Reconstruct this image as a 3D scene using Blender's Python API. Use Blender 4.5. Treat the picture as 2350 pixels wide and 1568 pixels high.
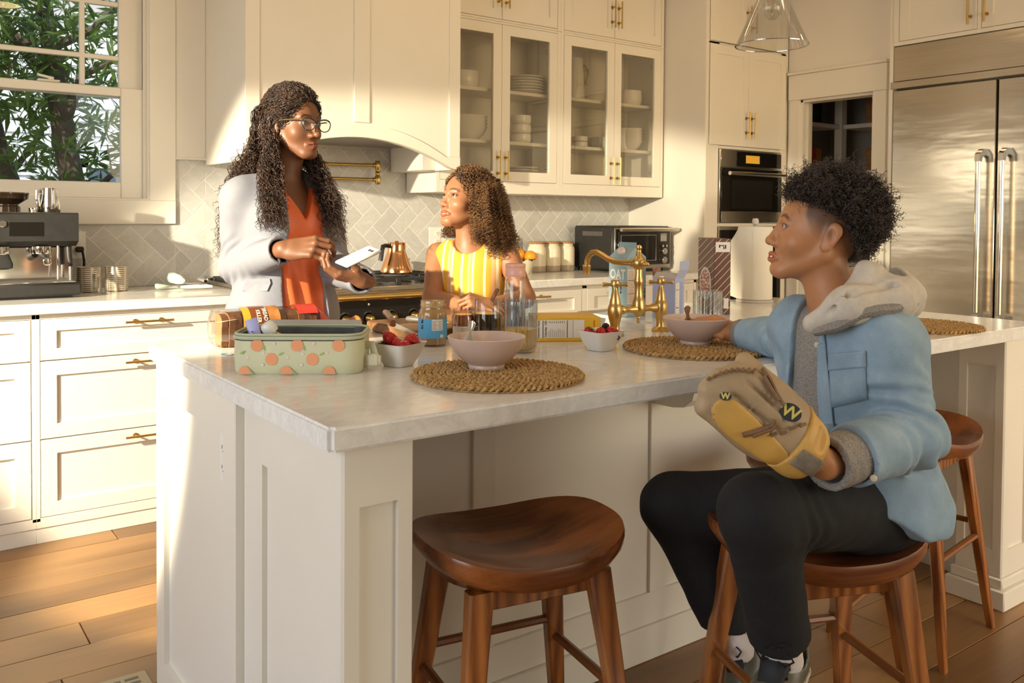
# Kitchen morning scene: mother, girl and boy around a marble island.
import bpy, bmesh, math, random
import numpy as np
from mathutils import Vector, Matrix, Quaternion
for _o in list(bpy.data.objects): bpy.data.objects.remove(_o)
SC = bpy.context.scene
COL = SC.collection
PI = math.pi
random.seed(7); RNG = np.random.default_rng(11)

# ---------------------------------------------------------------- camera
F_PX, CY_PX, PITCH, ROLL, YAW, EYE = 2023.07, 543.26, -0.0239099, 0.0074890, 0.6322778, 1.265
_w = np.array([math.sin(YAW)*math.cos(PITCH), math.cos(YAW)*math.cos(PITCH), math.sin(PITCH)])
_r = np.array([math.cos(YAW), -math.sin(YAW), 0.0]); _u = np.cross(_r, _w)
CR = _r*math.cos(ROLL)+_u*math.sin(ROLL); CU = -_r*math.sin(ROLL)+_u*math.cos(ROLL); CW = _w
cam = bpy.data.cameras.new('camera'); camo = bpy.data.objects.new('camera', cam); COL.objects.link(camo)
camo.matrix_world = Matrix(((CR[0],CU[0],-CW[0],0),(CR[1],CU[1],-CW[1],0),(CR[2],CU[2],-CW[2],EYE),(0,0,0,1)))
cam.sensor_width = 36; cam.lens = F_PX/2350*36; cam.shift_y = -(784-CY_PX)/2350; cam.clip_start = .05
cam.dof.use_dof = True; cam.dof.focus_distance = 2.2; cam.dof.aperture_fstop = 13.0
SC.camera = camo

# ---------------------------------------------------------------- world, sun and room lights
SC.view_settings.view_transform = 'Standard'; SC.view_settings.look = 'None'
SC.view_settings.gamma = 1; SC.view_settings.use_curve_mapping = False
SC.view_settings.exposure = 0.14
wd = bpy.data.worlds.new('sky'); SC.world = wd; wd.use_nodes = True
_n = wd.node_tree.nodes; _bg = _n['Background']
_sky = _n.new('ShaderNodeTexSky'); _sky.sky_type = 'NISHITA'; _sky.sun_disc = False
_sky.sun_elevation = math.radians(24); _sky.sun_rotation = math.radians(200); _sky.air_density = 1.0
wd.node_tree.links.new(_sky.outputs[0], _bg.inputs[0]); _bg.inputs[1].default_value = 0.30
def lamp(name, kind, loc, energy, col, **kw):
    l = bpy.data.lights.new(name, kind); l.energy = energy; l.color = col
    o = bpy.data.objects.new(name, l); COL.objects.link(o); o.location = loc
    tgt = kw.pop('to', None)
    for k, v in kw.items(): setattr(l, k, v)
    if tgt is not None: o.rotation_euler = (Vector(tgt)-Vector(loc)).to_track_quat('-Z', 'Y').to_euler()
    return o
# sun over the garden (lights the trees outside)
lamp('sun', 'SUN', (0,0,8), 4.2, (1,.94,.84), angle=.01, to=(.55,.75,6.8))
# hard warm key lamp on a stand left of the frame (its place follows from the shadows of the handles and the hood)
lamp('key_lamp', 'SPOT', (-1.85,2.16,1.93), 1300, (1,.88,.64), shadow_soft_size=.035, spot_size=math.radians(39), spot_blend=.22, to=(1.693,3.45,.595))
# daylight through the glazed left wall and the glazed rear of the room
lamp('left_window_light', 'AREA', (-2.2,1.1,1.5), 40, (.95,.96,1), shape='RECTANGLE', size=2.4, size_y=1.8, to=(3,1.3,.9))
lamp('rear_window_light', 'AREA', (3.5,-2.3,1.6), 42, (1,.79,.50), shape='RECTANGLE', size=2.4, size_y=1.8, to=(2.8,2.0,1.0))
for _x in (0.9, 2.3, 3.7):  # unseen warm fill lamps added below the ceiling
    for _y in (0.7, 3.1):
        lamp('ceiling_fill_light', 'AREA', (_x,_y,2.93), 3, (1,.68,.34), shape='DISK', size=.25, to=(_x,_y,0))

# ---------------------------------------------------------------- helpers
def ray(x, y): return CW*F_PX + CR*(x-1175) - CU*(y-CY_PX)
def pz(x, y, z): d = ray(x,y); t = (z-EYE)/d[2]; return Vector((d[0]*t, d[1]*t, z))       # pixel -> point at height z
def py(x, y, Y): d = ray(x,y); t = Y/d[1]; return Vector((d[0]*t, Y, EYE+d[2]*t))         # pixel -> point on a plane y=Y
def px(x, y, X): d = ray(x,y); t = X/d[0]; return Vector((X, d[1]*t, EYE+d[2]*t))
def rz(a): return Matrix.Rotation(a, 4, 'Z')
def rx(a): return Matrix.Rotation(a, 4, 'X')
def ry(a): return Matrix.Rotation(a, 4, 'Y')
def tr(*v): return Matrix.Translation(Vector(v) if len(v) > 1 else Vector(v[0]))
def sc(x, y=None, z=None): return Matrix.Diagonal((x, x if y is None else y, x if z is None else z, 1))

class G:
    """collects shapes for ONE mesh object"""
    def __init__(s): s.v = []; s.f = []; s.mi = []; s.cm = 0
    def add(s, V, Fs, M=None):
        n = len(s.v)
        for p in V:
            p = Vector(p); s.v.append(tuple(M @ p) if M is not None else tuple(p))
        for f in Fs: s.f.append([n+i for i in f]); s.mi.append(s.cm)
        return s
    def box(s, x0, x1, y0, y1, z0, z1, b=0, M=None):
        if b <= 0:
            V = [(x,y,z) for x in (x0,x1) for y in (y0,y1) for z in (z0,z1)]
            return s.add(V, [(0,1,3,2),(4,6,7,5),(0,4,5,1),(2,3,7,6),(0,2,6,4),(1,5,7,3)], M)
        b = min(b, (x1-x0)*.49, (y1-y0)*.49, (z1-z0)*.49)
        bm = bmesh.new(); X = (x0,x1); Y = (y0,y1); Z = (z0,z1)
        V = []; ix = {}
        for i in (0,1):
            for j in (0,1):
                for k in (0,1):
                    c = (X[i],Y[j],Z[k]); d = (b*(1-2*i), b*(1-2*j), b*(1-2*k))
                    for a in range(3):
                        p = list(c)
                        for q in range(3):
                            if q != a: p[q] += d[q]
                        ix[(i,j,k,a)] = len(V); V.append(p)
        bm.free(); Fs = []
        for a in range(3):
            o = [q for q in range(3) if q != a]
            for sgn in (0,1):
                def key(p,q):
                    t = [0,0,0]; t[a] = sgn; t[o[0]] = p; t[o[1]] = q; return ix[(t[0],t[1],t[2],a)]
                f = [key(0,0),key(1,0),key(1,1),key(0,1)]
                fl = (sgn == 0) ^ (a == 1)
                Fs.append(f[::-1] if fl else f)
        for a in range(3):
            o = [q for q in range(3) if q != a]
            for p in (0,1):
                for q in (0,1):
                    def key(e, face):
                        t = [0,0,0]; t[a] = e; t[o[0]] = p; t[o[1]] = q; return ix[(t[0],t[1],t[2],face)]
                    Fs.append([key(0,o[0]),key(1,o[0]),key(1,o[1]),key(0,o[1])])
        for i in (0,1):
            for j in (0,1):
                for k in (0,1): Fs.append([ix[(i,j,k,0)],ix[(i,j,k,1)],ix[(i,j,k,2)]])
        return s.add(V, Fs, M)
    def lathe(s, prof, n=24, M=None, cap=True, ribs=0, ribamp=0):
        V = []; Fs = []; m = len(prof)
        for i in range(n):
            a = 2*PI*i/n
            for (r, z) in prof:
                rr = r*(1+ribamp*math.cos(ribs*a)) if ribs else r
                V.append((rr*math.cos(a), rr*math.sin(a), z))
        for i in range(n):
            j = (i+1) % n
            for k in range(m-1): Fs.append((i*m+k, j*m+k, j*m+k+1, i*m+k+1))
        if cap:
            if prof[0][0] > 1e-6: Fs.append([i*m for i in range(n)][::-1])
            if prof[-1][0] > 1e-6: Fs.append([i*m+m-1 for i in range(n)])
        return s.add(V, Fs, M)
    def cyl(s, p0, p1, r0, r1=None, n=16):
        r1 = r0 if r1 is None else r1
        return s.tube([p0, p1], [r0, r1], n)
    def tube(s, pts, rad, n=8, cap=True, flat=1.0, up=None, M=None):
        P = [Vector(p) for p in pts]; m = len(P)
        if not hasattr(rad, '__len__'): rad = [rad]*m
        T = []
        for i in range(m):
            t = P[min(i+1,m-1)]-P[max(i-1,0)]; T.append(t.normalized() if t.length > 1e-9 else Vector((0,0,1)))
        u = Vector(up) if up is not None else (Vector((0,0,1)) if abs(T[0].z) < .9 else Vector((1,0,0)))
        V = []; Fs = []
        for i in range(m):
            u = (u-T[i]*u.dot(T[i]))
            u = u.normalized() if u.length > 1e-6 else T[i].orthogonal().normalized()
            w = T[i].cross(u)
            for k in range(n):
                a = 2*PI*k/n; V.append(P[i]+u*(rad[i]*flat*math.cos(a))+w*(rad[i]*math.sin(a)))
        for i in range(m-1):
            for k in range(n):
                l = (k+1) % n; Fs.append((i*n+k, i*n+l, (i+1)*n+l, (i+1)*n+k))
        if cap: Fs.append(list(range(n))[::-1]); Fs.append([(m-1)*n+k for k in range(n)])
        return s.add(V, Fs, M)
    def prism(s, poly, h0, h1, M=None):
        """polygon (x,y) extruded along z from h0 to h1"""
        n = len(poly); V = [(p[0],p[1],h0) for p in poly]+[(p[0],p[1],h1) for p in poly]
        Fs = [list(range(n))[::-1], [n+i for i in range(n)]]+[(i,(i+1)%n,n+(i+1)%n,n+i) for i in range(n)]
        return s.add(V, Fs, M)
    def ball(s, c, r, n=12, m=8, M=None):
        rr = r if hasattr(r, '__len__') else (r,r,r)
        V = [(c[0],c[1],c[2]-rr[2])]
        for j in range(1,m):
            t = -PI/2+PI*j/m
            for i in range(n):
                a = 2*PI*i/n; V.append((c[0]+rr[0]*math.cos(t)*math.cos(a), c[1]+rr[1]*math.cos(t)*math.sin(a), c[2]+rr[2]*math.sin(t)))
        V.append((c[0],c[1],c[2]+rr[2])); Fs = []
        for i in range(n):
            k = (i+1) % n; Fs.append((0,1+k,1+i)); Fs.append((len(V)-1, 1+(m-2)*n+i, 1+(m-2)*n+k))
            for j in range(m-2): Fs.append((1+j*n+i, 1+j*n+k, 1+(j+1)*n+k, 1+(j+1)*n+i))
        return s.add(V, Fs, M)
    def grid(s, fn, nu, nv, closeu=False, M=None):
        V = [fn(i/(nu if closeu else nu-1), j/(nv-1)) for i in range(nu) for j in range(nv)]; Fs = []
        for i in range(nu if closeu else nu-1):
            k = (i+1) % nu
            for j in range(nv-1): Fs.append((i*nv+j, k*nv+j, k*nv+j+1, i*nv+j+1))
        return s.add(V, Fs, M)
    def loop(s, rings, cap0=True, cap1=True, M=None):
        """list of closed rings with equal counts, skinned together"""
        n = len(rings[0]); V = [p for r in rings for p in r]; Fs = []
        for i in range(len(rings)-1):
            for k in range(n):
                l = (k+1) % n; Fs.append((i*n+k, i*n+l, (i+1)*n+l, (i+1)*n+k))
        if cap0: Fs.append(list(range(n))[::-1])
        if cap1: Fs.append([(len(rings)-1)*n+k for k in range(n)])
        return s.add(V, Fs, M)

def rrect(w, d, r, n=5):
    """rounded rectangle outline, centred, CCW"""
    out = []
    for cx, cy, a0 in ((w/2-r, d/2-r, 0), (-w/2+r, d/2-r, PI/2), (-w/2+r, -d/2+r, PI), (w/2-r, -d/2+r, 3*PI/2)):
        for i in range(n):
            a = a0+PI/2*i/(n-1); out.append((cx+r*math.cos(a), cy+r*math.sin(a)))
    return out

def mesh_of(name, V, Fs, mats, mi=None, smooth=40):
    me = bpy.data.meshes.new(name); me.from_pydata([tuple(v) for v in V], [], Fs)
    if not isinstance(mats, (list, tuple)): mats = [mats]
    for m in mats: me.materials.append(m)
    if mi is not None and max(mi) > 0: me.polygons.foreach_set('material_index', mi)
    bm = bmesh.new(); bm.from_mesh(me); bmesh.ops.recalc_face_normals(bm, faces=bm.faces); bm.to_mesh(me); bm.free()
    if smooth:
        me.polygons.foreach_set('use_smooth', [True]*len(me.polygons)); me.set_sharp_from_angle(angle=math.radians(smooth))
    me.update(); return me
def tag(o, label=None, cat=None, group=None, kind=None):
    if label: o['label'] = label
    if cat: o['category'] = cat
    if group: o['group'] = group
    if kind: o['kind'] = kind
    return o
def link(o, parent=None, world=True):
    COL.objects.link(o)
    if parent is not None:
        o.parent = parent
        if world:
            M = Matrix.Identity(4); p = parent
            chain = []
            while p is not None: chain.append(p); p = p.parent
            for p in reversed(chain): M = M @ p.matrix_parent_inverse @ p.matrix_basis
            o.matrix_parent_inverse = M.inverted()
    return o
def part(name, g, m, parent=None, world=True, smooth=40, label=None):
    """one mesh object; with world=True its coordinates are room coordinates"""
    o = bpy.data.objects.new(name, mesh_of(name, g.v, g.f, m, g.mi, smooth)); link(o, parent, world)
    if label: o['label'] = label
    return o
def single(name, g, m, label, cat, group=None, loc=None, rot=0, smooth=40):
    o = bpy.data.objects.new(name, mesh_of(name, g.v, g.f, m, g.mi, smooth)); COL.objects.link(o)
    if loc is not None: o.location = loc
    o.rotation_euler.z = rot
    return tag(o, label, cat, group)
def thing(name, label, cat, loc=(0,0,0), rot=0, group=None):
    o = bpy.data.objects.new(name, None); o.empty_display_size = .05; COL.objects.link(o)
    o.location = loc; o.rotation_euler.z = rot
    return tag(o, label, cat, group)
def struct(name, g, m, parent=None, smooth=40):
    o = part(name, g, m, parent, smooth=smooth)
    if parent is None: o['kind'] = 'structure'
    return o
def copy_tree(o, parent=None, loc=None, rot=None, label=None, group=None):
    c = o.copy(); COL.objects.link(c)
    if parent is not None: c.parent = parent
    if loc is not None: c.location = loc
    if rot is not None: c.rotation_euler.z = rot
    if label: c['label'] = label
    if group: c['group'] = group
    for ch in list(o.children): copy_tree(ch, c)
    return c
def like(name, o, parent=None, M=None):
    """another piece that shares mesh data"""
    c = bpy.data.objects.new(name, o.data); link(c, parent)
    if M is not None: c.matrix_basis = M
    return c

# ---------------------------------------------------------------- materials
def srgb(h):
    if isinstance(h, str):
        c = [int(h[i:i+2],16)/255 for i in (0,2,4)]
    else: c = [x/255 for x in h]
    return tuple(x/12.92 if x <= .04045 else ((x+.055)/1.055)**2.4 for x in c)+(1,)
class NT:
    def __init__(s, name):
        s.m = bpy.data.materials.new(name); s.m.use_nodes = True; s.t = s.m.node_tree; s.n = s.t.nodes
        s.b = s.n['Principled BSDF']; s.out = s.n['Material Output']
    def N(s, ty, **kw):
        n = s.n.new('ShaderNode'+ty)
        for k, v in kw.items():
            if k in n.inputs and not hasattr(n, k): n.inputs[k].default_value = v
            elif hasattr(n, k): setattr(n, k, v)
            else: n.inputs[k].default_value = v
        return n
    def L(s, a, b): s.t.links.new(a, b)
    def coord(s, kind='Object', scale=(1,1,1), rot=(0,0,0), loc=(0,0,0)):
        c = s.N('TexCoord'); m = s.N('Mapping'); m.inputs['Scale'].default_value = scale; m.inputs['Rotation'].default_value = rot; m.inputs['Location'].default_value = loc
        if kind == 'World':
            g = s.N('NewGeometry'); s.L(g.outputs['Position'], m.inputs[0])
        else: s.L(c.outputs[kind], m.inputs[0])
        return m.outputs[0]
    def noise(s, vec, scale, detail=4, rough=.55, dist=0):
        n = s.N('TexNoise'); n.inputs['Scale'].default_value = scale; n.inputs['Detail'].default_value = detail
        n.inputs['Roughness'].default_value = rough; n.inputs['Distortion'].default_value = dist
        s.L(vec, n.inputs['Vector']); return n.outputs[0]
    def ramp(s, fac, stops, interp='LINEAR'):
        r = s.N('ValToRGB'); r.color_ramp.interpolation = interp; e = r.color_ramp.elements
        while len(e) < len(stops): e.new(.5)
        for q, (p, c) in zip(e, stops): q.position = p; q.color = c if len(c) == 4 else (*c,1)
        s.L(fac, r.inputs[0]); return r.outputs[0]
    def mix(s, fac, a, b, mode='MIX'):
        m = s.N('Mix'); m.data_type = 'RGBA'; m.blend_type = mode
        for sk, v in ((m.inputs[0],fac),(m.inputs[6],a),(m.inputs[7],b)):
            if hasattr(v, 'is_linked') or hasattr(v, 'links'): s.L(v, sk)
            else: sk.default_value = v
        return m.outputs[2]
    def math(s, op, a, b=None, c=None):
        m = s.N('Math'); m.operation = op
        for sk, v in zip(m.inputs, (a,b,c)):
            if v is None: continue
            if hasattr(v, 'links'): s.L(v, sk)
            else: sk.default_value = v
        return m.outputs[0]
    def sep(s, vec):
        n = s.N('SeparateXYZ'); s.L(vec, n.inputs[0]); return n.outputs
    def bump(s, h, strength=.2, dist=.01):
        b = s.N('Bump'); b.inputs['Strength'].default_value = strength; b.inputs['Distance'].default_value = dist
        s.L(h, b.inputs['Height']); s.L(b.outputs[0], s.b.inputs['Normal']); return b
    def col(s, v):
        if hasattr(v, 'links'): s.L(v, s.b.inputs['Base Color'])
        else: s.b.inputs['Base Color'].default_value = v
        return s
    def set(s, **kw):
        for k, v in kw.items():
            i = s.b.inputs[k.replace('_', ' ')]
            if hasattr(v, 'links'): s.L(v, i)
            else: i.default_value = v
        return s
def plain(name, c, rough=.5, metal=0, var=0, vs=30, bump=0, bs=60, **kw):
    t = NT(name); c = srgb(c) if isinstance(c, (str,)) or max(c) > 1.5 else c
    v = t.coord('Object')
    if var: 
        n = t.noise(v, vs, 4)
        lo = tuple(max(0,x*(1-var)) for x in c[:3])+(1,); hi = tuple(min(1,x*(1+var)) for x in c[:3])+(1,)
        t.col(t.ramp(n, [(.3,lo),(.7,hi)]))
    else: t.col(c)
    t.set(Roughness=rough, Metallic=metal)
    if bump: t.bump(t.noise(v, bs, 5), bump, .004)
    for k, val in kw.items(): t.set(**{k: val})
    return t.m
def glassy(name, tint=(1,1,1,1), refl=.06, rough=.0, body=None, bodyfac=0):
    """thin clear glass: see-through with a fresnel gloss"""
    t = NT(name); tp = t.N('BsdfTransparent'); tp.inputs[0].default_value = tint
    gl = t.N('BsdfGlossy'); gl.inputs['Roughness'].default_value = rough
    lw = t.N('LayerWeight'); lw.inputs[0].default_value = .35
    f = t.math('MULTIPLY_ADD', lw.outputs['Facing'], .45, refl)
    mx = t.N('MixShader'); t.L(f, mx.inputs[0]); t.L(tp.outputs[0], mx.inputs[1]); t.L(gl.outputs[0], mx.inputs[2])
    last = mx.outputs[0]
    if body:
        d = t.N('BsdfDiffuse'); d.inputs[0].default_value = body
        m2 = t.N('MixShader'); m2.inputs[0].default_value = bodyfac; t.L(last, m2.inputs[1]); t.L(d.outputs[0], m2.inputs[2]); last = m2.outputs[0]
    t.L(last, t.out.inputs[0]); return t.m
def marble(name, base=(.92,.90,.86,1), vein=(.36,.35,.34,1), scale=1.0, rough=.16, objrand=False, amt=.40):
    t = NT(name); v = t.coord('World', scale=(scale,scale*1.9,scale*1.3), rot=(.3,.2,.5))
    if objrand:
        oi = t.N('ObjectInfo'); a = t.N('VectorMath'); a.operation = 'MULTIPLY_ADD'
        cmb = t.N('CombineXYZ')
        for i in range(3): t.L(oi.outputs['Random'], cmb.inputs[i])
        a.inputs[1].default_value = (1,1,1); t.L(v, a.inputs[0]); sm = t.N('VectorMath'); sm.operation = 'SCALE'; sm.inputs['Scale'].default_value = 37
        t.L(cmb.outputs[0], sm.inputs[0]); t.L(sm.outputs[0], a.inputs[2]); v = a.outputs[0]
    n1 = t.noise(v, 5.5, 8, .62, 1.2); n2 = t.noise(v, 17, 6, .6, 2.0)
    r1 = t.ramp(n1, [(.30,(.0,)*3),(.47,(.75,)*3),(.50,(1,)*3),(.53,(.62,)*3),(.75,(0,)*3)])
    r2 = t.ramp(n2, [(.35,(0,)*3),(.5,(.55,)*3),(.65,(0,)*3)])
    f = t.math('MULTIPLY', t.math('ADD', t.math('MULTIPLY', r1, .65), t.math('MULTIPLY', r2, .5)), amt)
    c = t.mix(f, base, vein)
    if objrand:
        oi2 = t.N('ObjectInfo'); k = t.ramp(oi2.outputs['Random'], [(0,(.88,.88,.88)),(1,(1.05,1.05,1.05))]); c = t.mix(1, c, k, 'MULTIPLY')
    t.col(c).set(Roughness=rough); return t.m
def wood(name, dark, light, scale=1, rough=.35, axis=2, ring=6, kind='Object', objrand=False, coat=0):
    t = NT(name); s3 = [ring*scale]*3; s3[axis] = .55*scale
    v = t.coord(kind, scale=tuple(s3))
    if objrand:
        oi = t.N('ObjectInfo'); cmb = t.N('CombineXYZ')
        for i in range(3): t.L(oi.outputs['Random'], cmb.inputs[i])
        sm = t.N('VectorMath'); sm.operation = 'SCALE'; sm.inputs['Scale'].default_value = 53; t.L(cmb.outputs[0], sm.inputs[0])
        a = t.N('VectorMath'); t.L(v, a.inputs[0]); t.L(sm.outputs[0], a.inputs[1]); v = a.outputs[0]
    n = t.noise(v, 1.6, 5, .6, 1.6); w = t.N('TexWave'); w.inputs['Scale'].default_value = .7; w.inputs['Distortion'].default_value = 7; w.inputs['Detail'].default_value = 3
    t.L(v, w.inputs[0]); s3f = [40*scale]*3; s3f[axis] = 1.5*scale
    v2 = t.coord(kind, scale=tuple(s3f)); fine = t.noise(v2, 3, 4)
    f = t.math('ADD', t.math('MULTIPLY', w.outputs['Fac'], .45), t.math('ADD', t.math('MULTIPLY', n, .45), t.math('MULTIPLY', fine, .25)))
    c = t.ramp(f, [(.22,dark),(.85,light)])
    if objrand:
        oi2 = t.N('ObjectInfo'); k = t.ramp(oi2.outputs['Random'], [(0,(.74,.72,.70)),(1,(1.1,1.1,1.08))]); c = t.mix(1, c, k, 'MULTIPLY')
    t.col(c).set(Roughness=rough); t.bump(fine, .06, .002)
    if coat: t.set(Coat_Weight=coat, Coat_Roughness=.12)
    return t.m

M = {}
M['paint'] = plain('cream_cabinet_paint', (.80,.755,.66,1), .38, var=.012, vs=6)
M['wallpaint'] = plain('cream_wall_paint', (.80,.755,.665,1), .6, var=.01, vs=5)
M['ceil'] = plain('ceiling_paint', (.80,.76,.68,1), .8)
M['endpaint'] = M['paint']
M['marble'] = marble('carrara_marble', scale=1.0)
M['tile'] = marble('marble_tile', base=(.66,.645,.61,1), vein=(.34,.33,.31,1), scale=1.6, rough=.3, objrand=True, amt=.42)
M['grout'] = plain('pale_grout', (.90,.87,.80,1), .8)
M['floor'] = wood('oak_plank', (.15,.068,.020), (.40,.215,.078), scale=.55, rough=.34, axis=0, ring=5, kind='World', objrand=True)
M['stool'] = wood('walnut_stain', (.12,.030,.006), (.42,.15,.035), scale=1.6, rough=.24, axis=2, ring=9, coat=.35)
M['stoolseat'] = wood('walnut_seat', (.085,.020,.005), (.34,.105,.024), scale=1.4, rough=.26, axis=0, ring=9, coat=.3)
M['brass'] = plain('brushed_brass', (.62,.42,.155,1), .31, 1, var=.06, vs=200)
M['brass_dark'] = plain('aged_brass', (.50,.34,.11,1), .30, 1, var=.1, vs=80)
M['copper'] = plain('copper', (.86,.45,.22,1), .14, 1, bump=.06, bs=18)
M['black'] = plain('black_enamel', (.012,.011,.010,1), .16)
M['blackmatte'] = plain('black_matte', (.018,.017,.016,1), .5, var=.2)
M['iron'] = plain('cast_iron', (.028,.027,.027,1), .45, .3, bump=.15, bs=150)
M['white'] = plain('white_ceramic', (.82,.79,.73,1), .18)
M['whiteplastic'] = plain('white_plastic', (.84,.81,.75,1), .35)
M['chrome'] = plain('polished_steel', (.72,.70,.67,1), .08, 1)
def steel_mat(name, c, rough, axis):
    t = NT(name); s3 = [220,220,220]; s3[axis] = 1.2
    n = t.noise(t.coord('World', scale=tuple(s3)), 1.0, 4, .6)
    t.col(t.ramp(n, [(.3,tuple(x*.86 for x in c)),(.7,c)])).set(Metallic=1, Roughness=rough, Anisotropic=.5)
    big = t.noise(t.coord('World', scale=(1.3,1.3,5.5)), 1.1, 3, .5)
    t.bump(t.math('ADD', t.math('MULTIPLY', n, .02), big), .22, .02); return t.m
M['steel'] = steel_mat('brushed_steel', (.60,.56,.50), .2, 1)
M['steelsink'] = plain('steel_basin', (.42,.40,.37,1), .32, 1)
M['pane'] = glassy('cabinet_glass', (.93,.92,.88,1), .03)
M['winpane'] = glassy('window_glass', (.98,.99,.99,1), .01)
M['clearglass'] = glassy('clear_glass', (.96,.96,.95,1), .05)
M['darkglass'] = plain('oven_glass', (.008,.007,.006,1), .05)
M['cork'] = plain('cork', (.36,.19,.08,1), .8, var=.3, vs=120, bump=.3, bs=150)

# ================================================================ THE ROOM
WY = 4.36            # face of the back wall
TOPZ = .92           # back counters
ISL = .915           # island top
CEIL = 2.96
XL, XR = -2.3, 4.98  # left wall, right wall
g = G(); g.box(XL-.2, XR+1.8, -2.6, WY+.9, -.06, -.004)
floor = struct('floor', g, plain('subfloor', (.10,.06,.03,1), .9))
# oak planks, laid along the island
PWD = .168; rnd = random.Random(3)
plank_mesh = {}
for i in range(24):
    y0 = .10+i*PWD; x = -.9-rnd.random()*1.2
    while x < 5.0:
        ln = rnd.choice((1.2,1.6,2.0)); 
        if ln not in plank_mesh:
            gg = G(); gg.box(0, ln-.0025, 0, PWD-.0022, -.014, 0, .0016); plank_mesh[ln] = mesh_of('plank', gg.v, gg.f, M['floor'])
        if x+ln > -.9:
            o = bpy.data.objects.new('plank', plank_mesh[ln]); o.location = (x,y0,0); link(o, floor)
        x += ln
g = G(); g.box(XL-.2, XR+.2, -2.6, WY+.2, CEIL, CEIL+.1); struct('ceiling', g, M['ceil'])

# back wall with the window opening
WX0, WX1, WZ0, WZ1 = -.62, 1.085, 1.315, 2.62      # rough opening
g = G()
g.box(XL-.2, WX0, WY, WY+.16, 0, CEIL); g.box(WX1, XR+.2, WY, WY+.16, 0, CEIL)
g.box(WX0, WX1, WY, WY+.16, 0, WZ0); g.box(WX0, WX1, WY, WY+.16, WZ1, CEIL)
wall_back = struct('wall_back', g, M['wallpaint'], smooth=0)
g = G(); g.box(1.192, 1.334, WY-.014, WY, 1.528, CEIL-.002); g.box(1.188, 1.336, WY-.02, WY, 1.52, 1.534, .003)
trim_1 = struct('trim_1', g, M['wallpaint'])
# left wall (out of the frame) with a tall glazed opening, rear wall with garden doors
g = G(); g.box(XL-.15, XL, 2.6, WY, 0, CEIL); g.box(XL-.15, XL, -2.6, -.6, 0, CEIL); g.box(XL-.15, XL, -.6, 2.6, 0, .5); g.box(XL-.15, XL, -.6, 2.6, 2.5, CEIL)
struct('wall_left', g, M['wallpaint'], smooth=0)
g = G(); g.box(XL, 2.0, -2.75, -2.6, 0, CEIL); g.box(4.9, XR+.2, -2.75, -2.6, 0, CEIL); g.box(2.0, 4.9, -2.75, -2.6, 2.7, CEIL)
struct('wall_front', g, M['wallpaint'], smooth=0)
# grout bed and herringbone tiles
SPL = [(.1,1.192,TOPZ+.002,1.207),(1.192,1.334,TOPZ+.002,1.52),(1.334,2.447,TOPZ+.002,1.62),(2.447,4.17,TOPZ+.002,1.40)]
g = G()
for a,b,c,d in SPL: g.box(a, b, WY-.004, WY, c, d)
part('grout_bed', g, M['grout'], wall_back, smooth=0)
def clip_rect(poly, x0, x1, z0, z1):
    for ax, lim, sg in ((0,x0,1),(0,x1,-1),(1,z0,1),(1,z1,-1)):
        out = []
        for i in range(len(poly)):
            p, q = poly[i], poly[(i+1) % len(poly)]; dp = sg*(p[ax]-lim); dq = sg*(q[ax]-lim)
            if dp >= 0: out.append(p)
            if dp*dq < 0:
                t = dp/(dp-dq); out.append((p[0]+(q[0]-p[0])*t, p[1]+(q[1]-p[1])*t))
        poly = out
        if len(poly) < 3: return []
    return poly
TWD = .0804; tq = TWD/math.sqrt(2); full = {}
def tw(x, y): return (.818+((x-1)+(y-1))*tq, 1.144+(-(x-1)+(y-1))*tq)
gr = .0017/TWD
for k in range(-60,61):
    for m4 in range(-14,15):
        for kind in (0,1):
            if kind == 0: c = (k+4*m4, k, k+4*m4+2, k+1)
            else: c = (k+4*m4, k+1, k+4*m4+1, k+3)
            ctr = tw((c[0]+c[2])/2, (c[1]+c[3])/2)
            if not (0 < ctr[0] < 4.3 and .8 < ctr[1] < 1.75): continue
            P = [tw(c[0]+gr,c[1]+gr), tw(c[2]-gr,c[1]+gr), tw(c[2]-gr,c[3]-gr), tw(c[0]+gr,c[3]-gr)]
            for (a,b,cc,d) in SPL:
                Q = clip_rect(P, a+.0012, b-.0006, cc+.001, d-.001)
                if len(Q) < 3: continue
                ar = abs(sum(Q[i][0]*Q[(i+1)%len(Q)][1]-Q[(i+1)%len(Q)][0]*Q[i][1] for i in range(len(Q)))/2)
                if ar < 2.2e-4: continue
                isfull = len(Q) == 4 and ar > TWD*TWD*1.9 and abs(Q[0][0]-P[0][0]) < 1e-6
                if isfull and kind in full:
                    o = bpy.data.objects.new('tile', full[kind]); o.location = (ctr[0],0,ctr[1]); link(o, wall_back); continue
                off = ctr if isfull else (0,0)
                cx = sum(q[0] for q in Q)/len(Q); cz = sum(q[1] for q in Q)/len(Q); n = len(Q)
                gg = G()
                V = [(q[0]-off[0], WY-.004, q[1]-off[1]) for q in Q]+[(q[0]-off[0], WY-.0048, q[1]-off[1]) for q in Q]
                V += [(q[0]+(cx-q[0])*.014-off[0], WY-.0052, q[1]+(cz-q[1])*.014-off[1]) for q in Q]
                gg.add(V, [[2*n+i for i in range(n)]]+[(i,(i+1)%n,n+(i+1)%n,n+i) for i in range(n)]+[(n+i,n+(i+1)%n,2*n+(i+1)%n,2*n+i) for i in range(n)])
                me = mesh_of('tile', gg.v, gg.f, M['tile'], smooth=0)
                o = bpy.data.objects.new('tile', me)
                if isfull: full[kind] = me; o.location = (ctr[0],0,ctr[1])
                link(o, wall_back)

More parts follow.
